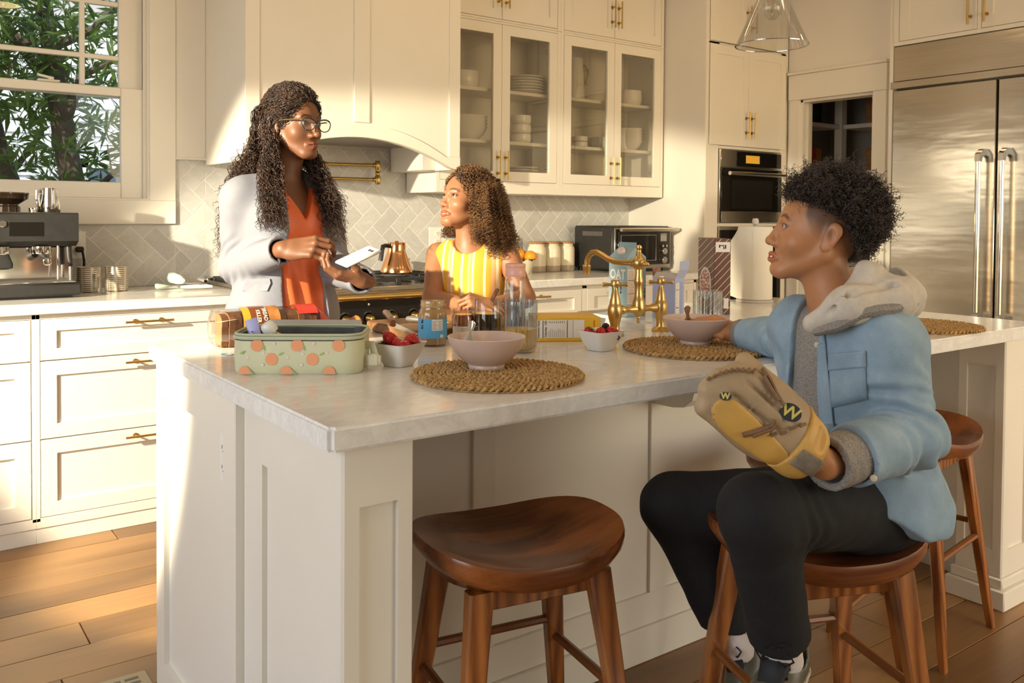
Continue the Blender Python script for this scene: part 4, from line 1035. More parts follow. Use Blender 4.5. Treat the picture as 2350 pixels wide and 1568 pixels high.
def arc_text(txt, size, x, a, m, rot=0):
    g = G(); V, Fs = text_geo(txt, size, .0004); V = [(p[0]*math.cos(rot)-p[1]*math.sin(rot), p[0]*math.sin(rot)+p[1]*math.cos(rot)) for p in V]
    W = []
    for p in V:
        aa = a-p[1]/.064; y = .064*math.cos(aa)*1.06*(1+.12*abs(math.sin(2*aa))); z = .0585+.0600*math.sin(aa)*1.06; W.append((x+p[0], y, z+.0028))
    g.add(W, Fs, Mb); part('lettering', g, m, br, smooth=0)
arc_text('KILLER', .017, -.038, 2.5, inkwhite, -PI/2); arc_text('BREAD', .017, -.018, 2.4, inkwhite, -PI/2)
g = G(); g.loop([bagring(.155,1.0), [(.185,p[1]*.75,.045+(p[2]-.058)*.72) for p in bagring(0,1)], [(.215,p[1]*.42,.035+(p[2]-.058)*.42) for p in bagring(0,1)], [(.262,p[1]*.30,.038+(p[2]-.058)*.34) for p in bagring(0,1)]], False, True, Mb); part('bag_neck', g, plain('bag_neck_red', (.50,.055,.04,1), .3, var=.2, vs=30), br)
g = G(); g.loop([[(.262,p[1]*.28,.038+(p[2]-.058)*.34) for p in bagring(0,1)], [(.30,p[1]*.62,.042+(p[2]-.058)*.55) for p in bagring(0,1)], [(.305,p[1]*.60,.042+(p[2]-.058)*.52) for p in bagring(0,1)]], True, True, Mb); part('bag_tail', g, plain('bag_tail_print', (.42,.14,.03,1), .3, var=.7, vs=60), br)
g = G(); cc = pz(520,815,ISL); g.lathe([(.0125,0),(.0145,0),(.0145,.0015),(.0125,.0015),(.0125,0)], 28, tr(cc.x,cc.y,ISL+.0006), cap=False); single('jar_seal_ring', g, plain('pale_blue_plastic', (.25,.55,.68,1), .3), 'small pale blue plastic ring lying in front of the bread', 'ring')

# ---------------------------------------------------------------- cutting board and knives
board = wood('walnut_board', (.14,.06,.02), (.45,.24,.09), 1.2, .5, axis=0, ring=8)
g = G(); g.box(1.215, 1.645, 2.115, 2.400, ISL+.001, ISL+.030, .004); single('cutting_board', g, board, 'thick brown wooden cutting board next to the sink', 'cutting board')
ZB = ISL+.0305
def knife(label, tip, heel, handle_end, m, wide):
    tip, heel, he = Vector(tip), Vector(heel), Vector(handle_end); t = thing('knife', label, 'knife', heel)
    d = (heel-tip).normalized(); w = Vector((-d.y,d.x,0)).normalized(); up = Vector((0,0,1)); g = G(); rings = []
    for s, hw in ((0,.001),(.15,wide*.45),(.4,wide*.8),(.75,wide),(1,wide)):
        c = tip+(heel-tip)*s; rings.append([c-w*.002+up*.0006, c+w*hw*2+up*.0002, c+w*hw*2+up*.0012, c-w*.002+up*.0022])
    g.loop(rings); part('blade', g, M['chrome'], t); g = G(); dd = he-heel
    g.tube([heel+dd*s+up*(.009 if s else .006)+w*wide*.5 for s in (0,.08,.3,.6,.85,1)], [.0085,.0095,.0105,.0105,.012,.009], 12, flat=.8, up=(0,0,1)); part('handle', g, m, t)
    g = G(); 
    for s in (.25,.5,.75): c = heel+dd*s+w*wide*.5; g.cyl(c+up*.0165, c+up*.0185, .0025, n=8)
    part('rivet', g, M['brass'], t); return t
hw = wood('dark_handle', (.03,.010,.004), (.14,.045,.015), 2, .3, axis=0)
knife('broad kitchen knife with a dark wooden handle lying on the cutting board', pz(960,768,ZB), pz(907,744,ZB), pz(889,722,ZB), hw, .013)
knife('grey-handled knife lying behind the peanut butter jar on the board', pz(1030,742,ZB), pz(985,742,ZB), pz(935,738,ZB), plain('grey_handle', (.16,.14,.12,1), .4), .008)
for i, (x, y, r_, lab) in enumerate(((1.50,2.22,.3,'slice of brown bread lying on the cutting board behind the coffee'),(1.535,2.30,.9,'second slice of brown bread at the back of the cutting board'))):
    g = G(); n = len(sl); V = [(p[0],p[1]-.055,0) for p in sl]+[(p[0],p[1]-.055,.014) for p in sl]; g.cm = 0; g.add(V, [(k,(k+1)%n,n+(k+1)%n,n+k) for k in range(n)]); g.cm = 1; g.add(V, [list(range(n))[::-1],[n+k for k in range(n)]]); single('bread_slice', g, [crust,crumb], lab, 'bread', loc=(x,y,ZB+.0005), rot=r_)

# ---------------------------------------------------------------- jars, glasses, coffee, bottle
def arcpatch(g, r, z0, z1, a0, a1, n=14, c=(0,0,0)):
    V = []
    for i in range(n):
        a = a0+(a1-a0)*i/(n-1); V += [(r*math.cos(a),r*math.sin(a),z0),(r*math.cos(a),r*math.sin(a),z1)]
    g.add(V, [(2*i,2*i+2,2*i+3,2*i+1) for i in range(n-1)])
def cyl_text(g, txt, size, r, a, z, rot=0, bold=0):
    V, Fs = text_geo(txt, size, bold); W = []
    for p in V:
        x = p[0]*math.cos(rot)-p[1]*math.sin(rot); y = p[0]*math.sin(rot)+p[1]*math.cos(rot); aa = a+x/r; W.append((r*math.cos(aa), r*math.sin(aa), z+y))
    g.add(W, Fs)
view = lambda p: math.atan2(-p[1],-p[0])     # direction from a thing towards the camera
pb = thing('peanut_butter_jar', 'open peanut butter jar with a blue label and no lid', 'jar', (1.225,2.030,ISL+.0008))
prof = [(0,0),(.036,0),(.0385,.004),(.0385,.083),(.037,.092),(.0335,.098),(.0335,.104),(.0345,.106),(.0345,.110),(.033,.112),(.033,.121),(.031,.1215),(.031,.098),(.035,.088),(.0365,.005),(0,.003)]
g = G(); g.lathe(prof, 40); part('glass', g, glassy('jar_glass', (.95,.93,.88,1), .05), pb, world=False)
g = G(); g.lathe([(0,.004),(.0362,.005),(.0362,.086),(.0345,.094),(.0308,.099),(.0308,.103),(0,.100)], 36); part('peanut_butter', g, plain('peanut_butter', (.50,.29,.10,1), .45, var=.15, vs=40), pb, world=False)
g = G(); g.lathe([(.0312,.103),(.0312,.119),(.029,.119),(.029,.103)], 30, cap=False); part('smear', g, plain('pb_smear', (.58,.40,.19,1), .5, var=.3, vs=60), pb, world=False)
va = view((1.225,2.03)); blue = plain('label_blue', (.10,.40,.72,1), .4)
g = G(); arcpatch(g, .0388, .022, .074, va-1.5, va+1.5, 30); part('label', g, blue, pb, world=False)
g = G(); arcpatch(g, .0391, .043, .072, va-.05, va+.75, 12); arcpatch(g, .0391, .024, .032, va+.55, va+.8, 4); part('facts_panel', g, inkwhite, pb, world=False)
g = G(); arr = [(-1.45,.022),(-.0,.022),(-.25,.027),(-.6,.036),(-.95,.045),(-1.45,.052)]; n = len(arr)
V = [(.0392*math.cos(va+a),.0392*math.sin(va+a),z) for a,z in arr]; g.add(V, [list(range(n))]); part('label_swoosh', g, plain('label_plum', (.10,.035,.05,1), .5), pb, world=False, smooth=0)
g = G(); 
for i in range(7): arcpatch(g, .0393, .046+i*.0035, .0468+i*.0035, va-.02, va+.34-(i%3)*.05, 5); arcpatch(g, .0393, .046+i*.0035, .0468+i*.0035, va+.40, va+.70-(i%2)*.08, 5)
[arcpatch(g, .0393, z, z+.0045, va-.88+.06*(k%2), va-.70, 4) for k, z in enumerate((.047,.053,.062,.067))]; part('lettering', g, ink, pb, world=False, smooth=0)
ho = thing('honey_jar', 'small honey jar with a white label behind the peanut butter', 'jar', (1.352,2.075,ISL+.0008))
g = G(); g.lathe([(0,0),(.030,0),(.032,.004),(.032,.066),(.029,.073),(.027,.076),(.0285,.078),(.0285,.087),(.027,.0875),(.0255,.078),(.030,.066),(.030,.004),(0,.003)], 36); part('glass', g, glassy('honey_glass', (.95,.9,.85,1), .06), ho, world=False)
g = G(); g.lathe([(0,.004),(.0298,.005),(.0298,.064),(.026,.071),(0,.071)], 32); part('honey', g, plain('honey', (.44,.13,.015,1), .15), ho, world=False)
va = view((1.352,2.075)); g = G(); arcpatch(g, .0323, .006, .040, va-1.1, va+1.2, 20); part('label', g, inkwhite, ho, world=False)
g = G()
for i in range(7): arcpatch(g, .0325, .010+i*.004, .0108+i*.004, va-.2, va+.55-(i%3)*.08, 5); arcpatch(g, .0325, .010+i*.004, .0108+i*.004, va+.62, va+1.0, 4)
part('lettering', g, ink, ho, world=False, smooth=0)
cf = thing('coffee_mug', 'clear glass mug of black coffee beside the juice', 'mug', (1.405,2.030,ISL+.0008))
g = G(); g.lathe([(0,0),(.036,0),(.0385,.003),(.0395,.008),(.0395,.114),(.0385,.1155),(.0372,.114),(.0372,.009),(.03,.007),(0,.007)], 44); part('glass', g, M['clearglass'], cf, world=False)
g = G(); g.lathe([(0,.0075),(.0370,.009),(.0370,.075),(0,.075)], 40); part('coffee', g, plain('coffee', (.010,.004,.002,1), .06), cf, world=False)
a = view((1.405,2.03))+1.75; ca, sa = math.cos(a), math.sin(a)
g = G(); g.tube([(ca*(.038+q*.024), sa*(.038+q*.024), z) for q, z in ((0,.098),(.7,.100),(1,.085),(1.05,.06),(.9,.038),(.5,.028),(0,.028))], .0045, 10); part('handle', g, M['clearglass'], cf, world=False)
M['ribglass'] = glassy('ribbed_glass', (.90,.93,.95,1), .10, .02)
oj = plain('orange_juice', (.92,.50,.02,1), .3)
def tumbler(label, c, fill):
    t = thing('juice_tumbler', label, 'glass', (c[0],c[1],ISL+.0008), 0, 'ribbed juice tumblers'); n = 132
    g = G(); g.lathe([(0,0),(.030,0),(.036,.003),(.0405,.012),(.0425,.026),(.0425,.131),(.0415,.132),(.0402,.131),(.0402,.026),(.037,.012),(.03,.006),(0,.006)], n, ribs=22, ribamp=.022); part('glass', g, M['ribglass'], t, world=False)
    g = G(); g.lathe([(0,.0065),(.029,.0066),(.0365,.0125),(.0396,.026),(.0396,fill),(0,fill)], n, ribs=22, ribamp=.022); part('juice', g, oj, t, world=False); return t
tumbler('ribbed glass half full of orange juice beside the yellow box', (1.352,1.805), .060)
tumbler('ribbed glass nearly empty of juice behind the boy\'s hand', (2.010,1.760), .028)
wb = thing('water_bottle', 'clear water bottle with a pink cap in front of the girl', 'bottle', (1.487,2.012,ISL+.0008))
g = G(); g.lathe([(0,0),(.027,0),(.0295,.003),(.0295,.166),(.027,.172),(.024,.174),(.024,.180),(.023,.180),(.023,.172),(.028,.165),(.028,.004),(0,.003)], 40); part('body', g, M['clearglass'], wb, world=False)
g = G(); g.lathe([(0,.176),(.0285,.176),(.029,.178),(.029,.199),(.0282,.200),(.0282,.202),(.029,.203),(.029,.211),(.028,.213),(0,.213)], 40); part('cap', g, plain('pink_cap', (.78,.42,.33,1), .35), wb, world=False)
g = G(); g.lathe([(0,.0045),(.0278,.0045),(.0278,.10),(0,.10)], 32); part('water', g, glassy('water', (.95,.97,.96,1), .03), wb, world=False)

# ---------------------------------------------------------------- boxes and cartons on the island
def fbox(label, name, cat, o, ang, w, d, h, m):
    """box: near-left-bottom corner o, front face runs w along ang, depth d to the left of it"""
    t = thing(name, label, cat, (o[0],o[1],ISL+.0006), ang); g = G(); g.box(0, w, 0, d, 0, h, .0015); part('carton', g, m, t, world=False, smooth=30); return t
yA = math.atan2(1.84-1.927,1.658-1.494); yb = fbox('flat yellow snack box lying on its side with a nutrition panel', 'snack_box', 'box', (1.494,1.927), yA, .186, .125, .067, plain('yellow_card', (.80,.47,.035,1), .4, var=.06, vs=9))
Mx = frame((.093,-.0002,.0335),(1,0,0),(0,0,1)); g = G(); put_quad(g, Mx, -.088, .046, -.024, .026); part('facts_panel', g, inkwhite, yb, world=False, smooth=0)
g = G(); put_text(g, 'Nutrition Facts', .0078, Mx, -.0835, .001, .0008, .0002, rot=PI/2); put_text(g, 'Calories  130', .0085, Mx, -.0635, .001, .0008, .0002, rot=PI/2)
put_quad(g, Mx, -.0722, -.0702, -.023, .025, .0008); put_quad(g, Mx, -.0035, -.0017, -.023, .025, .0008); put_quad(g, Mx, .0135, .0142, -.023, .025, .0008)
for i in range(9): put_quad(g, Mx, -.055+i*.0054, -.0543+i*.0054, -.022, -.004+.008*((i*7)%4)/4, .0008); put_quad(g, Mx, -.055+i*.0054, -.0536+i*.0054, .018, .0225, .0008)
part('lettering', g, ink, yb, world=False, smooth=0)
g = G(); [put_quad(g, Mx, .0718, .0762, -.016+i*.0052, -.0125+i*.0052, .0008) for i in range(8)]; [put_quad(g, Mx, .065, .0675, -.014+i*.0047, -.011+i*.0047, .0008) for i in range(4)]; part('red_lettering', g, plain('orange_ink', (.62,.12,.02,1), .5), yb, world=False, smooth=0)
# oat drink carton
oc_ = fbox('pale blue oat drink carton with black lettering behind the tap', 'oat_carton', 'carton', (2.128,2.228), 0, .093, .093, .205, plain('oat_blue', (.30,.42,.44,1), .45, var=.05, vs=12))
g = G(); g.add([(0,0,.205),(.093,0,.205),(.093,.093,.205),(0,.093,.205),(.0455,.006,.242),(.0475,.006,.242),(.0475,.087,.242),(.0455,.087,.242)], [(0,3,7,4),(1,5,6,2),(0,4,5,1),(3,2,6,7)]); g.box(.045,.048,.004,.089,.241,.258); part('gable', g, plain('oat_blue_top', (.28,.40,.43,1), .45), oc_, world=False, smooth=0)
g = G(); g.lathe([(0,0),(.0145,0),(.0145,.012),(.013,.014),(0,.014)], 24, tr(.022,.046,.223) @ ry(-math.radians(51))); part('cap', g, plain('pinkish_cap', (.72,.58,.52,1), .4), oc_, world=False)
ML = frame((-.0002,.0465,.10),(0,-1,0),(0,0,1)); MF = frame((.0465,-.0002,.10),(1,0,0),(0,0,1))
g = G(); put_text(g, 'LY!', .052, ML, -.004, -.004, .0006, .0012, .72); put_text(g, 'THE ORIGINAL', .0105, ML, 0, .092, .0006, .0003); part('lettering', g, ink, oc_, world=False, smooth=0)
g = G(); put_text(g, 'OAT', .048, ML, 0, .045, .0006, .0012, .78); put_quad(g, ML, -.038, -.005, -.050, -.036); part('white_lettering', g, inkwhite, oc_, world=False, smooth=0)
g = G(); put_text(g, 'THE BORING', .0165, MF, 0, .090, .0006, .0006, .9); put_text(g, '0% 0% 0', .010, MF, .040, -.02, .0008, .0003, rot=PI/2); put_quad(g, MF, -.044, .026, .026, .028, .0009); put_quad(g, MF, -.044, .026, -.021, -.0195, .0009)
for i in range(22): put_quad(g, MF, -.042, -.020+.010*((i*5)%4)/4, .058-i*.0052, .0588-i*.0052, .0009)
ring = [(.006+.009*math.cos(q), .112+.005*math.sin(q)) for q in [2*PI*k/16 for k in range(16)]]
part('back_lettering', g, ink, oc_, world=False, smooth=0)
g = G(); put_quad(g, MF, -.045, .027, -.056, .066, .0006); part('facts_panel', g, plain('facts_peach', (.74,.60,.47,1), .6), oc_, world=False, smooth=0)
# open lilac box
bb = thing('snack_bar_box', 'open lilac snack bar box with raised flaps right of the tap', 'box', (2.205,2.075,ISL+.0006)); lil = plain('lilac_card', (.40,.44,.66,1), .5, var=.04, vs=14); cardin = plain('card_inside', (.52,.47,.41,1), .7)
w_, d_, h_ = .046, .105, .140
g = G(); tt = .0012; g.box(0,w_,0,tt,0,h_); g.box(0,w_,d_-tt,d_,0,h_); g.box(0,tt,tt,d_-tt,0,h_); g.box(w_-tt,w_,tt,d_-tt,0,h_); g.box(tt,w_-tt,tt,d_-tt,0,tt); part('carton', g, lil, bb, world=False, smooth=0)
g = G(); g.loop([[(0,0,h_),(0,d_,h_),(tt,d_,h_),(tt,0,h_)],[(.016,.004,h_+.018),(.016,d_-.004,h_+.018),(.017,d_-.004,h_+.017),(.017,.004,h_+.017)]]); part('flap', g, cardin, bb, world=False, smooth=0)
g = G(); g.loop([[(0,0,h_),(w_,0,h_),(w_,tt,h_),(0,tt,h_)],[(.01,-.012,h_+.030),(w_+.006,-.012,h_+.030),(w_+.006,-.011,h_+.030),(.01,-.011,h_+.030)],[(.012,-.012,h_+.058),(w_+.010,-.012,h_+.062),(w_+.010,-.011,h_+.062),(.012,-.011,h_+.058)]]); part('flap', g, lil, bb, world=False, smooth=0)
g = G(); g.loop([[(0,d_-tt,h_),(w_,d_-tt,h_),(w_,d_,h_),(0,d_,h_)],[(.004,d_+.006,h_+.034),(w_-.004,d_+.006,h_+.034),(w_-.004,d_+.007,h_+.034),(.004,d_+.007,h_+.034)]]); part('flap', g, plain('flap_print', (.32,.16,.10,1), .5, var=.6, vs=60), bb, world=False, smooth=0)
MFb = frame((w_/2,-.0002,h_/2),(1,0,0),(0,0,1)); g = G(); put_quad(g, MFb, -.020, -.003, -.066, .055); part('facts_panel', g, inkwhite, bb, world=False, smooth=0)
g = G()
for i in range(18): put_quad(g, MFb, -.019, -.008+.004*((i*3)%3)/3, .050-i*.0064, .0507-i*.0064, .0008)
for z in (.03,-.03): put_quad(g, MFb, -.0195, -.004, z, z+.002, .0009)
part('lettering', g, ink, bb, world=False, smooth=0)
g = G()
for i in range(26): put_quad(g, MFb, .002, .013+.004*((i*5)%3)/3, .056-i*.0046, .0572-i*.0046, .0006)
part('blue_lettering', g, plain('blue_ink', (.12,.18,.50,1), .5), bb, world=False, smooth=0)
# brown cereal box
cb = thing('cereal_box', 'dark brown cereal box with white diagonal stripes beside the paper towels', 'box', (2.450,2.118,ISL+.0006), math.radians(-30)); cw, cd, ch = .062, .178, .272
g = G(); g.box(0,cw,0,cd,0,ch,.001); part('carton', g, plain('cocoa_card', (.115,.035,.020,1), .4, var=.1, vs=10), cb, world=False, smooth=30)
MR = frame((cw/2,-.0002,ch/2),(1,0,0),(0,0,1)); MLf = frame((-.0002,cd/2,ch/2),(0,-1,0),(0,0,1)); g = G()
def stripe(Mx, hw, hh, k, slope, th=.0011):
    P = []
    for x in (-hw,hw):
        P.append((x, k+slope*x))
    q = [(P[0][0],P[0][1]-th),(P[1][0],P[1][1]-th),(P[1][0],P[1][1]+th),(P[0][0],P[0][1]+th)]
    q = clip_rect(q, -hw, hw, -hh, hh)
    if len(q) > 2: g.add([(a,b,.0006) for a,b in q], [list(range(len(q)))], Mx)
for i in range(-10,11):
    stripe(MR, cw/2-.001, ch/2-.001, i*.028, 1.05); stripe(MLf, cd/2-.001, ch/2-.001, i*.028+.016, 1.05*.38)
part('stripe_print', g, inkwhite, cb, world=False, smooth=0)
g = G(); put_quad(g, MR, -.026, .028, .088, .124, .001); put_quad(g, MR, .006, .024, -.115, -.078, .001); part('white_panel', g, plain('card_white', (.78,.75,.70,1), .6), cb, world=False, smooth=0)
g = G(); [put_quad(g, MR, x0, x1, y0, y1, .0014) for x0,x1,y0,y1 in ((-.014,-.009,.104,.114),(-.009,-.006,.110,.114),(.002,.005,.100,.114),(.008,.013,.100,.114))]; part('logo_print', g, ink, cb, world=False, smooth=0)
g = G(); put_quad(g, MR, -.005, .001, .109, .114, .0014); part('logo_print', g, plain('logo_blue', (.05,.18,.5,1), .6), cb, world=False, smooth=0)
g = G(); put_quad(g, MR, .003, .007, .098, .106, .0016); part('logo_print', g, plain('logo_red', (.55,.05,.05,1), .6), cb, world=False, smooth=0)
g = G(); g2 = G(); n = 36
g.add([(.066*math.cos(2*PI*k/n), -.030+.060*math.sin(2*PI*k/n), .0008) for k in range(n)], [list(range(n))], MLf); part('bowl_print', g, plain('print_bowl', (.60,.55,.52,1), .6), cb, world=False, smooth=0)
g2.add([(.054*math.cos(2*PI*k/n), -.030+.049*math.sin(2*PI*k/n), .0012) for k in range(n)], [list(range(n))], MLf)
cp_ = NT('print_cereal'); vn = cp_.N('TexVoronoi'); vn.inputs['Scale'].default_value = 120; cp_.L(cp_.coord('Object'), vn.inputs[0]); cp_.col(cp_.ramp(vn.outputs['Distance'], [(.25,(.26,.07,.03)),(.5,(.34,.12,.06)),(.62,(.72,.55,.48))])).set(Roughness=.6); part('cereal_print', g2, cp_.m, cb, world=False, smooth=0)
# paper towels on a holder
pt = thing('paper_towel_roll', 'white paper towel roll on an upright holder with a loose sheet', 'paper towel', (2.965,2.345,ISL)); paper = plain('paper_towel', (.78,.73,.63,1), .9, bump=.25, bs=70)
g = G(); g.lathe([(0,.0006),(.075,.0006),(.076,.006),(.072,.012),(.006,.013),(.006,.318),(.011,.32),(.014,.333),(.011,.345),(0,.347)], 28); part('holder', g, plain('stone_holder', (.55,.50,.44,1), .3), pt, world=False)
g = G(); g.lathe([(.022,.0135),(.069,.0135),(.071,.02),(.0705,.305),(.068,.312),(.022,.312)], 40, cap=False); part('roll', g, paper, pt, world=False)
a0 = math.atan2(-2.345,-2.965)-1.35
def sheet(u, v):
    z = .014+.29*v-(.018*u*v)
    if u < .25: a = a0+1.2*(.25-u)/.25; r = .0722; return (r*math.cos(a), r*math.sin(a), z)
    s = (u-.25)/.75*.135; tx, ty = -math.sin(a0)*-1, math.cos(a0)*-1; return (.0722*math.cos(a0)+tx*s, .0722*math.sin(a0)+ty*s+.01*s*s*40, z-(.05*s/.135)*v*.9+.004*math.sin(9*v)*s*6)
g = G(); g.grid(sheet, 24, 12); part('loose_sheet', g, paper, pt, world=False)

# ---------------------------------------------------------------- bridge faucet
fa = thing('bridge_tap', 'brass bridge tap with cross handles on the island', 'tap', (1.862,1.90,ISL)); FYY = 1.90; xl, xr, xc = 1.768, 1.958, 1.863
def fl(x, y, prof, n=28, Mx=None): g = G(); g.lathe(prof, n, tr(x,y,ISL) if Mx is None else Mx); return g
for x in (xl, xr):
    g = fl(x, FYY, [(0,.0004),(.0275,.0004),(.028,.004),(.022,.010),(.016,.014),(.0135,.024),(.0145,.036),(.019,.052),(.0215,.066),(.0215,.080),(.019,.090),(.0165,.094),(.0165,.099),(.0135,.112),(.0100,.128),(.0075,.134),(.0065,.140),(0,.140)]); b_ = part('valve_body', g, M['brass'], fa)
    g = G(); zc = ISL+.150; g.lathe([(0,-.006),(.0125,-.006),(.0135,0),(.0125,.010),(.011,.013),(.008,.0145),(0,.015)], 24, tr(x,FYY,zc))
    for k in range(4):
        a = math.radians(-36+90*k); d = Vector((math.cos(a),math.sin(a),0)); c = Vector((x,FYY,zc)); g.tube([c+d*.010, c+d*.020, c+d*.034, c+d*.0375], [.0042,.0050,.0068,.0055], 10)
    part('cross_handle', g, M['brass'], b_)
    g = G(); g.lathe([(0,.0),(.0085,0),(.008,.003),(0,.004)], 18, tr(x,FYY,zc+.0148)); part('button', g, plain('porcelain', (.8,.74,.6,1), .2), b_)
zb_ = ISL+.074
g = G(); g.tube([(xl+.018,FYY,zb_),(xl+.026,FYY,zb_),(xl+.030,FYY,zb_),(xl+.045,FYY,zb_),(xc-.035,FYY,zb_),(xc-.02,FYY,zb_),(xc,FYY,zb_),(xc+.02,FYY,zb_),(xc+.035,FYY,zb_),(xr-.045,FYY,zb_),(xr-.030,FYY,zb_),(xr-.026,FYY,zb_),(xr-.018,FYY,zb_)], [.010,.0145,.0145,.0095,.0095,.013,.0185,.013,.0095,.0095,.0145,.0145,.010], 20); part('bridge', g, M['brass'], fa)
g = fl(xc, FYY, [(0,.030),(.004,.031),(.0055,.036),(.003,.041),(.005,.046),(.004,.050),(.012,.055),(.0195,.066),(.0215,.076),(.0205,.086),(.0185,.094),(.0185,.098),(.0150,.104),(.0125,.120),(.0115,.140),(.0135,.150),(.0150,.156),(.0135,.163),(.0110,.175),(.0110,.192),(.013,.194),(.018,.200),(.0215,.209),(.020,.220),(.013,.228),(.0095,.233),(.0095,.240),(.007,.244),(.007,.252),(.0095,.256),(.0085,.262),(.004,.265),(0,.2655)]); part('column', g, M['brass'], fa)
zs = ISL+.209
g = G(); g.tube([(xc,FYY-.03,zs),(xc,FYY-.024,zs),(xc,FYY-.012,zs)], [.005,.008,.006], 14); g.ball((xc,FYY-.034,zs),.0075); part('side_screw', g, M['brass'], fa)
pts = [(xc,FYY+.015,zs),(xc,FYY+.03,zs),(xc,FYY+.034,zs),(xc,FYY+.07,zs+.0),(xc,FYY+.105,zs+.001),(xc,FYY+.135,zs+.008),(xc,FYY+.165,zs+.020),(xc,FYY+.190,zs+.0275),(xc,FYY+.210,zs+.025),(xc,FYY+.226,zs+.014),(xc,FYY+.234,zs-.004),(xc,FYY+.236,zs-.018)]
g = G(); g.tube(pts, [.0125,.0125,.0095]+[.0092]*9, 18); g.lathe([(0,0),(.0105,0),(.0125,.022),(.0135,.024),(.0135,.030),(.0095,.032),(0,.032)], 20, tr(xc,FYY+.236,zs-.046)); part('spout', g, M['brass'], fa)

# ---------------------------------------------------------------- bar stools
stool0 = thing('bar_stool', 'dark wooden saddle-seat bar stool standing empty in the foreground', 'stool', (0,0,0), 0, 'wooden saddle-seat stools')
M['stoolrail'] = plain('walnut_rail', (.22,.075,.018,1), .28, var=.2, vs=14)
SW, SD, SZ = .212, .165, .605
def seat_top(x, y):
    u, v = x/SW, y/SD; return SZ+.012+.030*max(0,abs(u)-.12)**1.7*1.25-.018*max(0,1-(u*u+v*v))+(.006*v*v)-.010*max(0,-v)**2
g = G(); NA, NR = 56, 12; V = []; Fs = []
def sup(a, k): 
    c, s = math.cos(a), math.sin(a); q = (abs(c)**2.6+abs(s)**2.6)**(-1/2.6); return (SW*q*c*k, SD*q*s*k*(1.0 if s > 0 else 1.04))
for j in range(NR+1):
    for i in range(NA): x, y = sup(2*PI*i/NA, max(.02,j/NR)); V.append((x, y, seat_top(x, y)))
low = [(1.012,-.010),(1.0,-.026),(.94,-.044),(.82,-.057),(.6,-.064),(.3,-.066),(.02,-.066)]
for k, dz in low:
    for i in range(NA): x, y = sup(2*PI*i/NA, k); x1, y1 = sup(2*PI*i/NA, 1); V.append((x, y, (seat_top(x1,y1)+dz) if k > .9 else (SZ+.022+dz*1.0)))
R_ = NR+1+len(low)
for j in range(R_-1):
    for i in range(NA): Fs.append((j*NA+i, j*NA+(i+1)%NA, (j+1)*NA+(i+1)%NA, (j+1)*NA+i))
Fs.append(list(range(NA))[::-1]); Fs.append([(R_-1)*NA+i for i in range(NA)]); g.add(V, Fs); part('seat', g, M['stoolseat'], stool0, world=False, smooth=50)
def leg_geo(sx, sy):
    g = G(); rings = []; top = Vector((sx*.128, sy*.098, SZ-.040)); bot = Vector((sx*.196, sy*.166, 0.0))
    for s, w, d in ((0,.026,.016),(.06,.025,.016),(.5,.019,.0135),(.95,.0125,.0105),(1,.011,.009)):
        c = top+(bot-top)*s; rings.append([(c.x+a*w, c.y+b*d, c.z) for a,b in ((-1,-.7),(-.8,-1),(.8,-1),(1,-.7),(1,.7),(.8,1),(-.8,1),(-1,.7))])
    g.loop(rings); return g
for sx in (-1,1):
    for sy in (-1,1): part('leg', leg_geo(sx, sy), M['stool'], stool0, world=False, smooth=30)
def lp(sx, sy, z): s = (SZ-.040-z)/(SZ-.040); return Vector((sx*(.128+.068*s), sy*(.098+.068*s), z))
for a, b, z in (((-1,-1),(1,-1),.29),((-1,1),(1,1),.37),((-1,-1),(-1,1),.33),((1,-1),(1,1),.33)):
    g = G(); p, q = lp(*a,z), lp(*b,z); g.tube([p+(q-p)*.03, q-(q-p)*.03], .0115, 8, flat=.75, up=(0,0,1)); part('stretcher', g, M['stoolrail'], stool0, world=False, smooth=30)
for y in (-.085,.085): 
    g = G(); g.box(-.125,.125,y-.010,y+.010,SZ-.085,SZ-.048,.003); part('apron', g, M['stool'], stool0, world=False)
stool0.location = (1.060,1.420,0); stool0.rotation_euler.z = math.radians(-10)
copy_tree(stool0, loc=(1.575,1.085,0), rot=math.radians(-22), label='wooden saddle-seat stool the boy is sitting on')
copy_tree(stool0, loc=(2.075,1.420,0), rot=math.radians(12), label='wooden stool hidden behind the boy with only its legs showing')
copy_tree(stool0, loc=(2.585,1.435,0), rot=math.radians(8), label='empty wooden saddle-seat stool beside the far island post')

# ---------------------------------------------------------------- floor vent
v0 = pz(333,1541,0); vt = thing('floor_vent', 'brass-grey slotted floor vent beside the island end', 'vent', (v0.x-.13,v0.y-.05,0))
g = G(); g.box(v0.x-.28, v0.x, v0.y-.105, v0.y, 0, .005, .002); part('plate', g, plain('vent_metal', (.34,.30,.22,1), .45, .6), vt)
for i in range(3):
    for k in range(5): g = G(); g.box(v0.x-.06-k*.045, v0.x-.025-k*.045, v0.y-.035-i*.026, v0.y-.024-i*.026, .0045, .0056); part('slot', g, M['black'], vt, smooth=0)

